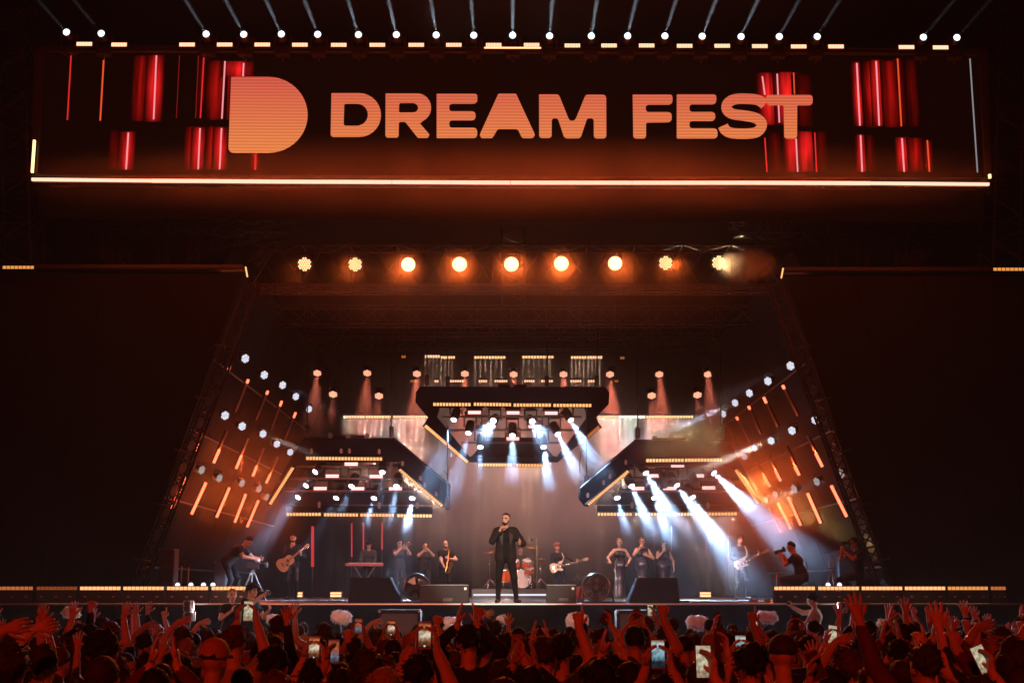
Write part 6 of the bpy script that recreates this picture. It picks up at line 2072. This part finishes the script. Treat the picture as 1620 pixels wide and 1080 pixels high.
BROWN = mat('rack_brown', (0.09, 0.045, 0.03), 0.6)
cabinet('equipment_rack', 'tall brownish equipment rack by the dark wing at the cameraman\'s side', 249, 276, 867, 946, 32.5, BROWN, 'rack', DECK)
cabinet('equipment_rack', 'dark rack behind the bending camera operator', 337, 357, 887, 946, 34.5, BLACK, 'rack', DECK)
cabinet('amplifier_cabinet', 'big dark amplifier cabinet behind the seated camera person', 1330, 1388, 870, 946, 33.5, BLACK, 'amplifier', DECK, depth=0.8)
cabinet('amplifier_cabinet', 'small dark box on top of the big amplifier cabinet', 1353, 1384, 857, 868, 33.7, PLASTIC, 'amplifier', P(1353, 869, 33.5).z, slats=1)
for i, px in enumerate((285, 296)):
    b = at(px, 31)
    t = thing('stand', 'thin upright stand behind the lip bars, %s of the pair' % ('left' if i == 0 else 'right'), 'stand', b, 'thin stands by the rack')
    mb = MB(); mb.tube(b, (b.x, b.y, P(px, 892 + 2 * i, 31).z), 0.018); mb.build('pole', ALU, t)
    mb = MB(); mb.bbox((b.x, b.y, P(px, 892 + 2 * i, 31).z), (0.12, 0.06, 0.06), 0.01); mb.build('head', BLACK, t)
# tripod table with a monitor at the right
Yt = 34
b = at(1318, Yt)
t = thing('tripod_table', 'tripod stand with a small boxy monitor left of the amplifier', 'stand', b)
h = P(1318, 899, Yt).z
for k in range(3):
    a = k * 2.1 + 0.5
    mb = MB(); mb.tube((b.x, b.y, h), (b.x + math.cos(a) * 0.28, b.y + math.sin(a) * 0.28, DECK), 0.016, n=6); mb.build('leg', mat('warm_metal', (0.3, 0.2, 0.13), 0.4, 0.6), t)
mb = MB(); mb.bbox((b.x, b.y, h), (0.32, 0.3, 0.04), 0.01); mb.build('tray', BLACK, t)
mb = MB(); mb.bbox((b.x + 0.05, b.y, h + 0.12), (0.24, 0.14, 0.2), 0.015); mb.build('monitor_body', mat('warm_box', (0.14, 0.09, 0.06), 0.5), t)
mb = MB(); mb.tube((b.x - 0.06, b.y, h), (b.x - 0.06, b.y, h + 0.36), 0.012); mb.bbox((b.x - 0.06, b.y, h + 0.37), (0.26, 0.05, 0.03), 0.008); mb.build('arm', STEEL, t)
# front speakers below the deck edge and subwoofers
for lab, px0, px1, pt, pb in (('pale two-cone front speaker left of the two pit photographers, upper box', 289, 302, 949.5, 966.5), ('pale two-cone front speaker left of the two pit photographers, lower box', 289, 304, 968, 982), ('pale two-cone front speaker under the lip bars right of the man in white', 1328, 1339, 952, 969)):
    Y = 26.6
    a, b = P(px0, pb, Y), P(px1, pt, Y)
    c = Vector(((a.x + b.x) / 2, Y, a.z))
    t = thing('front_speaker', lab, 'speaker', c, 'pale front speakers')
    w_, h_ = b.x - a.x, b.z - a.z
    mb = MB(); mb.bbox((c.x, Y + 0.1, a.z + h_ / 2), (w_, 0.2, h_), 0.01); mb.build('cabinet', mat('speaker_grey', (0.42, 0.42, 0.44), 0.5), t)
    for q in (0.28, 0.72):
        mb = MB(); mb.lathe((c.x, Y - 0.004, a.z + h_ * q), (0, -1, 0), [(0, 0.055), (0.006, 0.055), (-0.01, 0.02)], 14); mb.build('cone', BLACK, t)
    mb = MB(); mb.bbox((c.x + w_ * 0.65, Y + 0.1, a.z + h_ / 2), (0.03, 0.08, h_), 0.006); mb.build('bracket', ALU, t)
    if 'upper' not in lab:
        mb = MB(); mb.bbox((c.x, Y + 0.1, a.z / 2), (0.08, 0.08, a.z), 0.01); mb.build('support', BLACK, t)
for lab, px0, px1, ptop in (('subwoofer cabinet in the pit below the stage fan', 598, 665, 964), ('subwoofer cabinet in the pit below the other fan and the wedge', 976, 1045, 964.5)):
    cabinet('subwoofer', lab, px0, px1, ptop, 1000, 26.2, BLACKM, 'speaker', 0.01, 'subwoofers in the pit', 0.55, 2)
# loose things on the deck
for i, (px, Y, w_, h_) in enumerate(((1192, 29.5, 0.2, 0.06), (1214, 28.2, 0.12, 0.07), (1000, 28.0, 0.16, 0.05), (633, 28.0, 0.18, 0.05), (920, 28.0, 0.1, 0.1), (1082, 28.2, 0.22, 0.04), (528, 28.4, 0.3, 0.04))):
    b = at(px, Y)
    t = thing('pedal_box', 'small effects box on the deck, %s' % ['right of the electric guitarist\'s feet', 'at the end of the right lip bars', 'at the foot of the singers\' wedge', 'at the foot of the keyboard wedge', 'left of the outward fan', 'right of the singers\' wedge', 'left of the keyboard wedge'][i], 'pedal', b, 'small boxes on the deck')
    mb = MB(); mb.bbox((b.x, b.y, DECK + h_ / 2 + 0.004), (w_, 0.14, h_), 0.012); mb.build('body', [ALU, ALU, ALU, STEEL, PLASTIC, BLACK, BLACK][i], t)
    for k in (-0.3, 0.3):
        mb = MB(); mb.disc((b.x + w_ * k, b.y - 0.02, DECK + h_ + 0.002), (0, 0, 1), 0.015, 8, th=0.012); mb.build('switch', CHROME, t)
for i, pts in enumerate((((625, 28.3), (640, 27.8), (655, 27.9), (668, 27.75), (700, 27.65)), ((905, 27.6), (930, 27.75), (960, 27.6), (990, 27.8)), ((1095, 28.5), (1140, 28.9), (1190, 29.3), (1215, 28.6)))):
    mb = MB(); mb.path([at(px, Y) + Vector((0, 0, 0.014)) for px, Y in pts], 0.011, 6)
    tag(mb.build('stage_cable', PLASTIC), 'loose black cable on the deck by the %s' % ['tilted fan and floor monitor', 'outward fan', 'electric guitarist'][i], 'cable')
mb = MB(); b = at(917, 29.5); mb.bbox((b.x, b.y, DECK + 0.17), (0.14, 0.2, 0.34), 0.02)
tag(mb.build('red_case', mat('red_box', (0.3, 0.03, 0.03), 0.5)), 'small red box between the floor monitor and the outward fan', 'case')
# ---------------------------------------------------------------- audience
DWN = lambda s: ((s * 0.27, 0.03, 1.14), (s * 0.25, -0.10, 0.90))
UPO = lambda s, dx=0.0, z=1.84: ((s * 0.38, -0.12, 1.50), (s * (0.28 + dx), -0.16, z), (s * 0.15, -0.15, 1), (0, -1, 0), (0.12, 0.22, False))
UPF = lambda s, z=1.82: ((s * 0.36, -0.12, 1.50), (s * 0.24, -0.14, z), (0, -0.15, 1), (0, -1, 0), (1.25, 0.0, False))
UPP = lambda s: ((s * 0.36, -0.14, 1.50), (s * 0.22, -0.20, 1.84), (0.05, -0.2, 1), (0, -1, 0), (1.2, 0.0, True))
CLAP = lambda s: ((s * 0.34, -0.20, 1.50), (s * 0.07, -0.24, 1.76), (-s * 0.12, 0, 1), (-s, 0, 0), (0.10, 0.05, False))
PH2 = lambda s: ((s * 0.30, -0.24, 1.42), (s * 0.075, -0.33, 1.78), (-s * 0.1, -0.05, 1), (-s, 0.2, 0), (0.55, 0.02, False))
PH1 = lambda s: ((s * 0.28, -0.18, 1.55), (s * 0.14, -0.28, 1.80), (-s * 0.05, -0.05, 1), (-s, 0.25, 0), (0.6, 0.02, False))
BENT = lambda s: ((s * 0.42, -0.10, 1.72), (s * 0.10, -0.16, 1.86), (-s * 0.9, 0, 0.2), (0, -1, 0), (0.4, 0.05, False))
VAR = [('arms down', dict(R=DWN(-1), L=DWN(1), sleeve='short'), ('short', 'crop')),
       ('arms down', dict(R=DWN(-1), L=DWN(1), fem=1, sleeve='short'), ('long', 'bun')),
       ('right arm up with an open hand', dict(L=DWN(1), R=UPO(-1), sleeve='long'), ('short', 'curly')),
       ('left arm up with an open hand', dict(R=DWN(-1), L=UPO(1, 0.08), fem=1, sleeve='none'), ('long', 'tail')),
       ('right fist raised', dict(L=DWN(1), R=UPF(-1), sleeve='short'), ('crop', 'short')),
       ('left fist raised', dict(R=DWN(-1), L=UPF(1, 1.98), sleeve='long'), ('short', 'curly')),
       ('both arms raised', dict(R=UPO(-1), L=UPO(1), sleeve='short'), ('short', 'mop')),
       ('both arms raised wide', dict(R=UPO(-1, 0.16, 1.76), L=UPO(1, 0.10, 1.82), fem=1, sleeve='none'), ('long', 'bun')),
       ('hands clapping overhead', dict(R=CLAP(-1), L=CLAP(1), sleeve='long'), ('short', 'crop')),
       ('hands clapping overhead', dict(R=CLAP(-1), L=CLAP(1), fem=1, sleeve='none'), ('long', 'tail')),
       ('right index finger pointing up', dict(L=DWN(1), R=UPP(-1), sleeve='short'), ('short', 'crop')),
       ('left index finger pointing up', dict(R=DWN(-1), L=UPP(1), fem=1, sleeve='short'), ('long', 'bun')),
       ('left arm bent over the head', dict(R=DWN(-1), L=BENT(1), sleeve='short'), ('curly', 'short')),
       ('holding a phone up in both hands', dict(R=PH2(-1), L=PH2(1), sleeve='short'), ('short', 'crop')),
       ('holding a phone up in both hands', dict(R=PH2(-1), L=PH2(1), fem=1, sleeve='none'), ('long', 'bun')),
       ('holding a phone up in one hand', dict(R=PH1(-1), L=DWN(1), sleeve='short'), ('short', 'curly')),
       ('holding a phone up in one hand', dict(R=DWN(-1), L=PH1(1), fem=1, sleeve='short'), ('long', 'tail')),
       ('one fist and one open hand up', dict(R=UPF(-1, 1.74), L=UPO(1, 0.06, 1.96), sleeve='long'), ('short', 'mop'))]
protos = {}
topk = ['black', 'black', 'charcoal', 'charcoal', 'navy', 'white', 'grey', 'red', 'green', 'denim', 'beige', 'wine', 'black', 'navy']
hairn = ['black-haired', 'dark brown-haired', 'chestnut-haired', 'blond', 'red-haired', 'grey-haired']


def proto(vi, hi):
    if (vi, 'b') not in protos:
        pr, J, hands = body_prims(VAR[vi][1])
        v, f, m = sdf_mesh(pr, 0.0165)
        fb = MB()
        for wr, fd, pn, (c, s, pt) in hands:
            hand_fingers(fb, wr, fd, pn, c, s, pt, SKIN)
        me = to_mesh('person', v, f, m, fb, [SKINS[0], TOPS['black'], TOPS['denim'], SHOEM, EYEM, LIPM, HAIRS[0]], 1.0)
        protos[(vi, 'b')] = (me, J)
    me, J = protos[(vi, 'b')]
    if (vi, hi) not in protos:
        protos[(vi, hi)] = mk_hair(VAR[vi][2][hi], J, 1.0, HAIRS[0], 0.012, 0.012, vi * 3 + hi)
    return me, protos[(vi, hi)], J


LM = [(20, 'by the left edge'), (75, 'under the dim left bars'), (130, 'under the third left bar'), (190, 'under the fourth left bar'), (240, 'left of the rack'), (290, 'under the pale speakers'), (345, 'under the pit woman'), (395, 'under the pit cameraman'),
      (440, 'under the acoustic guitarist'), (485, 'under the first blinder'), (531, 'under the second blinder'), (575, 'under the keyboard wedge'), (625, 'under the first trumpeter'), (660, 'under the tilted fan'), (705, 'under the saxophonist'), (755, 'left of the singer'),
      (800, 'under the singer'), (845, 'right of the singer'), (888, 'under the bassist'), (942, 'under the outward fan'), (985, 'under the first backing singer'), (1035, "under the singers' wedge"), (1075, 'right of the wedge'), (1116, 'under the right blinder'),
      (1172, 'under the electric guitarist'), (1220, 'where the right bars start'), (1265, 'under the crouching photographer'), (1300, 'under the man in white'), (1355, 'under the seated camera person'), (1410, 'right of the camera person'), (1460, 'under the fourth right bar'), (1520, 'under the fifth right bar'), (1570, 'under the last right bar'), (1612, 'by the right edge')]
used = set()
people = []


def crowd(px, Y, H, vi, hi, skin, top, hairm, yaw=0.0, cap=None, extra=None):
    x = (px - CX) / FPX * (Y * math.cos(TILT))
    me, hme, J = proto(vi, hi)
    o = bpy.data.objects.new('person', me)
    COL.objects.link(o)
    s = H / 1.76
    o.location = (x, Y, 0)
    o.rotation_euler = (0, 0, PI + yaw)
    o.scale = (s, s, s * 1.0)
    for i, m in ((0, SKINS[skin]), (1, TOPS[top])):
        o.material_slots[i].link = 'OBJECT'
        o.material_slots[i].material = m
    if cap is None:
        h = bpy.data.objects.new('hair', hme)
        COL.objects.link(h)
        h.parent = o
        h.material_slots[0].link = 'OBJECT'
        h.material_slots[0].material = HAIRS[hairm]
    lm = min(LM, key=lambda a: abs(a[0] - px))[1]
    row = max(0, min(21, int(round((17.7 - Y) / 0.66))))
    style = {'long': 'long ', 'bun': 'bunned ', 'tail': 'ponytailed ', 'curly': 'curly ', 'mop': 'shaggy ', 'short': '', 'crop': 'cropped '}[VAR[vi][2][hi]]
    hd = ('capped' if cap else style + hairn[hairm])
    short = {'holding a phone up in both hands': 'filming two-handed', 'holding a phone up in one hand': 'filming one-handed', 'right arm up with an open hand': 'right hand up', 'left arm up with an open hand': 'left hand up', 'right index finger pointing up': 'right finger up', 'left index finger pointing up': 'left finger up', 'left arm bent over the head': 'arm over head', 'hands clapping overhead': 'clapping overhead', 'one fist and one open hand up': 'both hands up'}
    lab = '%s fan in %s, %s, %s row, %s' % (hd, top, short.get(VAR[vi][0], VAR[vi][0]), ORD[row], lm)
    k = 0
    while lab in used:
        k += 1
        lab = lab.replace(' fan in', [' taller fan in', ' shorter fan in', ' young fan in', ' slim fan in'][k % 4], 1) if k < 5 else lab + ' too'
    if len(lab.split()) > 16:
        lab = lab.replace('dark brown', 'brown').replace('both arms raised wide', 'arms wide')
    used.add(lab)
    tag(o, lab, 'person', 'people in the audience')
    people.append((x, Y))
    M = Matrix.Translation((x, Y, 0)) @ Matrix.Rotation(PI + yaw, 4, 'Z') @ Matrix.Scale(s, 4)
    return o, M, J


def baseball_cap(o, J, m):
    hc = J['hc']
    s2, f2, u2 = J['frame']
    hp = lambda x, y, z: Vector(tuple(hc + s2 * x - f2 * y + u2 * z))
    v, f, mm = sdf_mesh([('e', np.array(hp(0, 0.012, 0.05)), (0.096, 0.115, 0.105), [s2, -f2, u2], 0, 0.02)], 0.01, [(tuple(-u2), float(-u2 @ np.array(hp(0, 0, 0.03))))])
    cap = bpy.data.objects.new('cap', to_mesh('cap', v, f, mm, MB(), [m], 1.0))
    COL.objects.link(cap)
    cap.parent = o
    mb = MB()
    n = 10
    fr = [hp(0.085 * math.sin((i / n - 0.5) * PI), -0.06 - 0.05 * math.cos((i / n - 0.5) * PI) - 0.02, 0.035) for i in range(n + 1)]
    to = [hp(0.095 * math.sin((i / n - 0.5) * PI), -0.08 - 0.12 * math.cos((i / n - 0.5) * PI), 0.028 - 0.02 * abs(i / n - 0.5)) for i in range(n + 1)]
    mb.prism(fr + to[::-1], (0, 0, 0.008))
    b = mb.build('brim', m, None); b.parent = cap
    mb = MB()
    ar = [hp(0.052 * math.cos(a * PI / 10), 0.127 - 0.028 * math.sin(a * PI / 10), 0.035 + 0.045 * math.sin(a * PI / 10)) for a in range(11)]
    mb.prism(ar, (0, 0.006, 0))
    b = mb.build('strap_opening', HAIRS[0], None); b.parent = cap
    mb = MB(); mb.lathe(hp(0, 0.012, 0.152), tuple(u2), [(0, 0.012), (0.006, 0.01), (0.008, 0.002)], 8)
    b = mb.build('button', m, None); b.parent = cap
    return cap


SCR = [grad_emit('phone_screen_%s' % nm, st, 'Z', -0.07, 0.07, k * 1.15, noise=48) for nm, st, k in (
    ('stage', [(0.0, (0.02, 0.005, 0.003)), (0.25, (0.25, 0.08, 0.03)), (0.45, (0.75, 0.6, 0.45)), (0.6, (0.8, 0.55, 0.35)), (0.72, (0.15, 0.04, 0.02)), (0.85, (0.6, 0.16, 0.05)), (1, (0.05, 0.01, 0.01))], 0.9),
    ('white', [(0, (0.4, 0.25, 0.15)), (0.3, (0.7, 0.6, 0.4)), (0.6, (0.75, 0.66, 0.45)), (1, (0.55, 0.45, 0.3))], 0.75),
    ('blue', [(0, (0.02, 0.02, 0.03)), (0.22, (0.03, 0.04, 0.06)), (0.35, (0.2, 0.4, 0.5)), (0.7, (0.4, 0.6, 0.68)), (0.9, (0.6, 0.65, 0.62)), (1, (0.25, 0.15, 0.1))], 0.75),
    ('red', [(0, (0.05, 0.02, 0.02)), (0.3, (0.2, 0.22, 0.3)), (0.5, (0.3, 0.08, 0.05)), (0.7, (0.6, 0.15, 0.06)), (1, (0.15, 0.03, 0.02))], 0.8))]
PHB = mat('phone_case', (0.02, 0.02, 0.022), 0.3)
PHR = mat('phone_case_red', (0.2, 0.03, 0.03), 0.4)


def phone(label, c, ry, scr, lit=True, tilt=0.0, case=None):
    t = thing('phone', label, 'phone', c, 'phones held up in the audience', rot=(tilt, ry, 0))
    mb = MB(); mb.bbox((0, 0, 0), (0.076, 0.009, 0.158), 0.004); mb.build('body', case or PHB, t)
    mb = MB(); mb.prism([(-0.0345, -0.0055, -0.073), (0.0345, -0.0055, -0.073), (0.0345, -0.0055, 0.073), (-0.0345, -0.0055, 0.073)], (0, 0.0008, 0)); mb.build('screen', scr if lit else PLASTIC, t)
    mb = MB(); mb.bbox((-0.018, 0.006, 0.055), (0.028, 0.004, 0.034), 0.0015); mb.build('camera_bump', PHB, t)
    if lit and scr is SCR[0]:
        mb = MB(); mb.disc((0, -0.0056, -0.062), (0, -1, 0), 0.006, 10, th=0.0006); mb.build('shutter_button', emit('white_dot', (0.8, 0.8, 0.8), 0.8), t)


PHON = [(672, 1004, 7.9, 0, 0, 'big bright phone filming the stage left of the singer, orange band on screen', 13, PHR), (1041, 1034, 7.4, 2, 0, 'large phone with a pale blue picture under the singers\' wedge', 13, PHR), (1113, 1046, 6.4, 1, 0, 'nearest large phone with a cream picture of one figure', 15, PHB),
        (1139, 1012, 9.3, None, 0.0, 'dark phone with its screen off beside the cream one', 15, PHB), (393, 966, 10.5, 1, 0, 'pale phone screen in front of the two pit photographers', 13, PHR), (497, 1024, 9.2, 0, 0, 'phone with orange and grey picture under the first blinder', 14, PHB), (528, 1030, 9.0, 3, 0, 'dim phone low under the second blinder', 16, PHB),
        (567, 990, 14, 3, 0, 'small phone under the keyboard wedge', 13, PHB), (619, 993, 13.2, 0, 0, 'small reddish phone left of the tilted fan', 14, PHR), (718, 997, 13.5, 2, 0, 'small bluish phone under the floor monitor', 15, PHB), (1029, 965, 18, 1, 0, 'tiny pale phone held high under the singers\' wedge', 15, PHB), (1006, 975, 14, None, 0.1, 'dark phone raised beside the subwoofer at the wedge', 13, PHB),
        (1172, 1022, 9.2, 2, 0, 'phone with a blue picture under the electric guitarist', 13, PHB), (1195, 985, 14, 0, 0, 'bright tiny phone in front of the fluffy microphone', 15, PHR), (1317, 1003, 11.5, 1, 0.1, 'phone with a white picture under the man in white', 13, PHR), (1553, 1042, 7.5, 1, -0.38, 'tilted bright phone near the right edge', 15, PHR),
        (1290, 1052, 7.2, None, -0.35, 'tilted phone with an orange-lit edge under the crouching photographer', 16, PHR), (1258, 985, 13, None, 0, 'dark phone in front of the crouching photographer\'s bars', 14, PHB), (958, 975, 13.5, None, 0.5, 'dark tilted phone in front of the pale fluffy microphone', 15, PHB), (1135, 980, 14.5, None, 0, 'dark phone beside the right blinder', 16, PHB), (818, 1022, 8.8, None, 0, 'dark phone in one hand under the singer', 15, PHB)]
for px, py, Y, sc, ry, lab, vi, case in PHON:
    c = P(px, py, Y)
    two = 'both' in VAR[vi][0]
    s = -1 if VAR[vi][1]['R'][1][2] > 1.5 else 1
    lp = (0, -0.355, 1.865) if two else (s * 0.10, -0.33, 1.875)
    H = min(1.9, max(1.5, c.z / lp[2] * 1.76))
    sc_ = H / 1.76
    yaw = R.uniform(-0.1, 0.1)
    off = Matrix.Rotation(PI + yaw, 3, 'Z') @ (Vector(lp) * sc_)
    pxp = CX + (c.x - off.x) / ((Y - off.y) * math.cos(TILT)) * FPX
    hi = R.randint(0, 1)
    o, M, J = crowd(pxp, Y - off.y, H, vi, hi, R.randint(0, 2), R.choice(topk), R.choice([0, 0, 1, 1, 2]), yaw)
    phone(lab, M @ Vector(lp), ry, SCR[sc] if sc is not None else None, sc is not None, -0.12, case)

# people one can single out in the photograph
SPEC = [(340, 1014, 8.4, 0, 0, 'black', 0, 'cap'), (435, 1022, 8.0, 0, 0, 'charcoal', 0, None), (585, 1030, 7.5, 1, 0, 'black', 1, None), (742, 989, 10.0, 8, 0, 'black', 0, None), (165, 997, 7.6, 0, 0, 'charcoal', 0, None), (166, 1036, 6.5, 0, 1, 'wine', 1, None), (945, 1044, 6.6, 0, 0, 'black', 0, None), (20, 1024, 7.4, 12, 0, 'red', 1, None),
        (995, 1044, 7.4, 0, 1, 'black', 0, None), (888, 1003, 9.2, 0, 0, 'charcoal', 0, None), (1003, 989, 10.5, 4, 0, 'navy', 0, None), (130, 1000, 11.5, 3, 0, 'black', 1, None), (798, 1000, 13.0, 5, 0, 'wine', 0, None), (1235, 1008, 9.0, 0, 0, 'black', 0, 'cap2'), (442, 974, 13.0, 0, 0, 'grey', 1, None), (1370, 983, 13.0, 0, 0, 'black', 0, None),
        (1400, 990, 11.0, 0, 1, 'black', 0, None), (860, 1010, 9.0, 10, 0, 'red', 1, None), (515, 985, 15.0, 3, 0, 'red', 1, None), (1460, 1020, 7.6, 17, 0, 'wine', 1, None), (1600, 1010, 8.0, 7, 0, 'red', 1, None), (1185, 1018, 7.4, 0, 0, 'red', 0, None), (1425, 985, 12.0, 8, 1, 'black', 0, None), (1500, 1010, 9.0, 8, 0, 'wine', 0, None), (75, 1020, 8.2, 12, 1, 'red', 1, None)]
for px, top, Y, vi, hi, tp, hm, cap in SPEC:
    H = CAMZ - (top - 930) / FPX * Y * 0.985
    o, M, J = crowd(px, Y, max(1.5, min(1.92, H)), vi, hi, R.randint(0, 1), tp, hm, R.uniform(-0.15, 0.15), cap)
    if cap:
        baseball_cap(o, J, mat('cap_orange', (0.42, 0.2, 0.1), 0.8, bump=0.2, scale=30) if cap == 'cap' else mat('cap_dark', (0.03, 0.028, 0.03), 0.8))

Y = 17.6
row = 0
while Y > 6.6:
    half = 0.392 * Y + 0.3
    step = 0.60
    x = -half + R.uniform(0, step)
    while x < half:
        xx, yy = x + R.uniform(-0.12, 0.12), Y + R.uniform(-0.18, 0.18)
        x += step
        if any((xx - a) ** 2 + (yy - b) ** 2 < 0.42 ** 2 for a, b in people) or len(people) > 290:
            continue
        edge = abs(xx) / half
        r = R.random()
        if r < ((0.92 if Y > 12.5 else 0.62) if edge < 0.62 else 0.42):
            vi = R.choice([0, 1, 0, 1, 12])
        else:
            vi = R.choice([2, 3, 4, 5, 6, 6, 7, 7, 8, 9, 10, 11, 17, 8])
        if Y < 11.5 and R.random() < (0.94 if edge < 0.6 else 0.8):
            vi = R.choice([0, 1, 0, 1, 12, 8])
        pxx = CX + xx / (yy * math.cos(TILT)) * FPX
        if Y > 10.5 and (335 < pxx < 425 or 1245 < pxx < 1350 or any(abs(pxx - q) < 20 for q in (540, 437, 715, 913, 1103, 1212, 113, 1398))):
            vi = R.choice([0, 1])
        if (Y < 8.6 and abs(pxx - 340) < 60) or (Y < 9.2 and abs(pxx - 1235) < 50):
            continue
        fem = VAR[vi][1].get('fem')
        H = R.uniform(1.52, 1.64) if fem else R.uniform(1.58, 1.74)
        if Y < 9:
            H += 0.06
        crowd(CX + xx / (yy * math.cos(TILT)) * FPX, yy, H, vi, R.randint(0, 1), R.choice([0, 0, 0, 1, 1, 2]), R.choice(topk), R.choice([0, 0, 0, 1, 1, 1, 2, 3]), R.uniform(-0.3, 0.3))
    Y -= 0.66
    row += 1

# ---------------------------------------------------------------- pit: photographers, fluffy microphones
def pit_step(label, px, Y, z, w_=0.9):
    x = X(px, Y, z)
    t = thing('pit_step', label, 'step', (x, Y, 0), 'low steps in the pit')
    mb = MB(); mb.bbox((x, Y, z - 0.025), (w_, 0.6, 0.05), 0.01); mb.build('tread', BLACK, t)
    for s in (-1, 1):
        for q in (-1, 1):
            mb = MB(); mb.bbox((x + s * (w_ / 2 - 0.05), Y + q * 0.24, (z - 0.05) / 2), (0.05, 0.05, z - 0.05), 0.005); mb.build('leg', STEEL, t)
    return Vector((x, Y, z))


Yw = 25.0
zt_ = P(362, 931, Yw).z
q = pit_step('low black step under the two pit photographers', 378, Yw, 0.42, 1.5)
J = make_person('blond woman in black in the pit holding a camera before her chest', (X(362, Yw, 0.42), Yw, 0.42), PI * 0.12, (zt_ - 0.42) * 1.0, dict(fem=1, R=((-0.30, -0.20, 1.12), (-0.05, -0.30, 1.34), (0.3, -0.6, 0.6), (0.6, 0, 0.4), (0.7, 0, False)), L=((0.30, -0.22, 1.12), (0.12, -0.32, 1.30), (-0.3, -0.6, 0.5), (-0.6, 0, 0.5), (0.7, 0, False)), sleeve='short', nod=0.15), 0, 'black', 'black', 'tail', 3)
photo_camera('small dark camera in the hands of the blond pit woman', J, (0.04, -0.40, 1.38), (0, -1, 0), 0.12)
J = make_person('man in a black T-shirt in the pit with dark hair, filming with a raised arm', (X(393, Yw, 0.42), Yw - 0.12, 0.42), PI * 0.35, P(393, 923.5, Yw).z - 0.42, dict(R=((-0.34, -0.15, 1.35), (-0.08, -0.34, 1.56), (0.4, -0.5, 0.3), (0.6, 0, 0.4), (0.8, 0, False)), L=((0.30, -0.02, 1.12), (0.12, -0.34, 1.28), (-0.3, -0.6, 0.5), (-0.6, 0, 0.5), (0.7, 0, False)), sleeve='short'), 1, 'black', 'black', 'mop', 0)
photo_camera('dark camera held to the face of the pit cameraman', J, J['hc'] + J['frame'][1] * 0.20 - J['frame'][2] * 0.04, J['frame'][1], 0.15)
q = pit_step('low black step under the man in white in the pit', 1293, Yw, 0.40)
J = make_person('dark-haired man in a white jersey in the pit holding up a phone', (X(1294, Yw, 0.40), Yw, 0.40), -0.62 * PI, P(1298, 939, Yw).z - 0.40, dict(R=((-0.30, -0.22, 1.24), (-0.16, -0.50, 1.50), (0.1, -0.4, 0.9), (0.7, 0.2, 0), (0.7, 0, False)), L=((0.32, -0.10, 1.12), (0.10, -0.34, 1.18), (-0.6, -0.6, 0.2), (0, 0.3, 1), (0.5, 0, False)), sleeve='long', nod=0.12), 0, 'white', 'denim', 'mop', 0)
phone('phone in the raised hand of the man in the white jersey', wpt(J, (-0.13, -0.54, 1.62)), 0.6, None, False, -0.2)
mb = MB(); mb.prism([wpt(J, p) for p in ((0.16, -0.10, 1.30), (0.185, 0.02, 1.30), (0.185, 0.02, 1.20), (0.165, -0.10, 1.20))], Vector((0.004, -0.004, 0)))
o = mb.build('chest_patch', TOPS['navy'], None)
o.parent = J['o']
o.matrix_parent_inverse = (Matrix.Translation(J['o'].location) @ Matrix.Rotation(J['o'].rotation_euler.z, 4, 'Z')).inverted()
FUR = mat('white_fur', (0.85, 0.84, 0.82), 0.9, var=0.06, scale=40)
fb_ = FUR.node_tree.nodes['Principled BSDF']
fb_.inputs['Subsurface Weight'].default_value = 1.0
fb_.inputs['Subsurface Radius'].default_value = (0.12, 0.12, 0.12)
fb_.inputs['Subsurface Scale'].default_value = 1.0
fur = [(540, 975, 11.5, 12, 0.4), (437, 979, 17, 9, 0.2), (715, 986, 11, 12, 0.1), (913, 981, 11.5, 14, 0.15), (1103, 984, 12, 13, 0.2), (1212, 976, 16.5, 11, 0.0), (113, 968, 12, 9, 0.3), (1398, 985, 8, 7, 0.1), (794, 978, 6, 6, 0.2)]
for i, (px, py, rw_, rh, tl) in enumerate(fur):
    Yf = 23.9
    c = P(px, py, Yf)
    a, b = rw_ / PXM(Yf), rh / PXM(Yf)
    t = thing('fluffy_microphone', 'white fluffy wind-shielded microphone on a pole, %s' % ['under the second blinder', 'left of the acoustic guitarist\'s feet', 'under the floor monitor by the fan', 'under the outward fan', 'under the right blinder', 'between guitarist and right lip bars', 'under the dim left lip bars', 'under the seated camera person', 'tiny, beside the raised fist under the singer'][i], 'microphone', c, 'fluffy microphones in the pit')
    v, f, m = sdf_mesh([('c', V3(*c) - V3(a * 0.5, 0, 0), V3(*c) + V3(a * 0.5, 0, -a * tl * 0.4), b * 0.86, b * 0.86, 0, 0.02)], 0.02, (), 0.02, i)
    mb = MB(); mb.add([Vector(tuple(p)) for p in v], [tuple(int(k) for k in q_) for q_ in f], 0, True)
    rr = random.Random(i)
    for k in range(420):
        p = Vector(tuple(v[rr.randrange(len(v))]))
        n_ = (p - c); n_.x *= 0.5; n_.normalize()
        tip = p + n_ * rr.uniform(0.012, 0.03) + Vector((rr.uniform(-1, 1), rr.uniform(-1, 1), rr.uniform(-1.4, 0.6))) * 0.012
        s_ = n_.orthogonal().normalized() * 0.007
        mb.add([p + s_, p - s_, tip], [(0, 1, 2)])
    mb.build('fur_cover', FUR, t)
    mb = MB(); mb.tube((c.x, c.y, c.z - b * 0.7), (c.x, c.y + 0.1, 0), 0.015); mb.build('pole', BLACK, t)
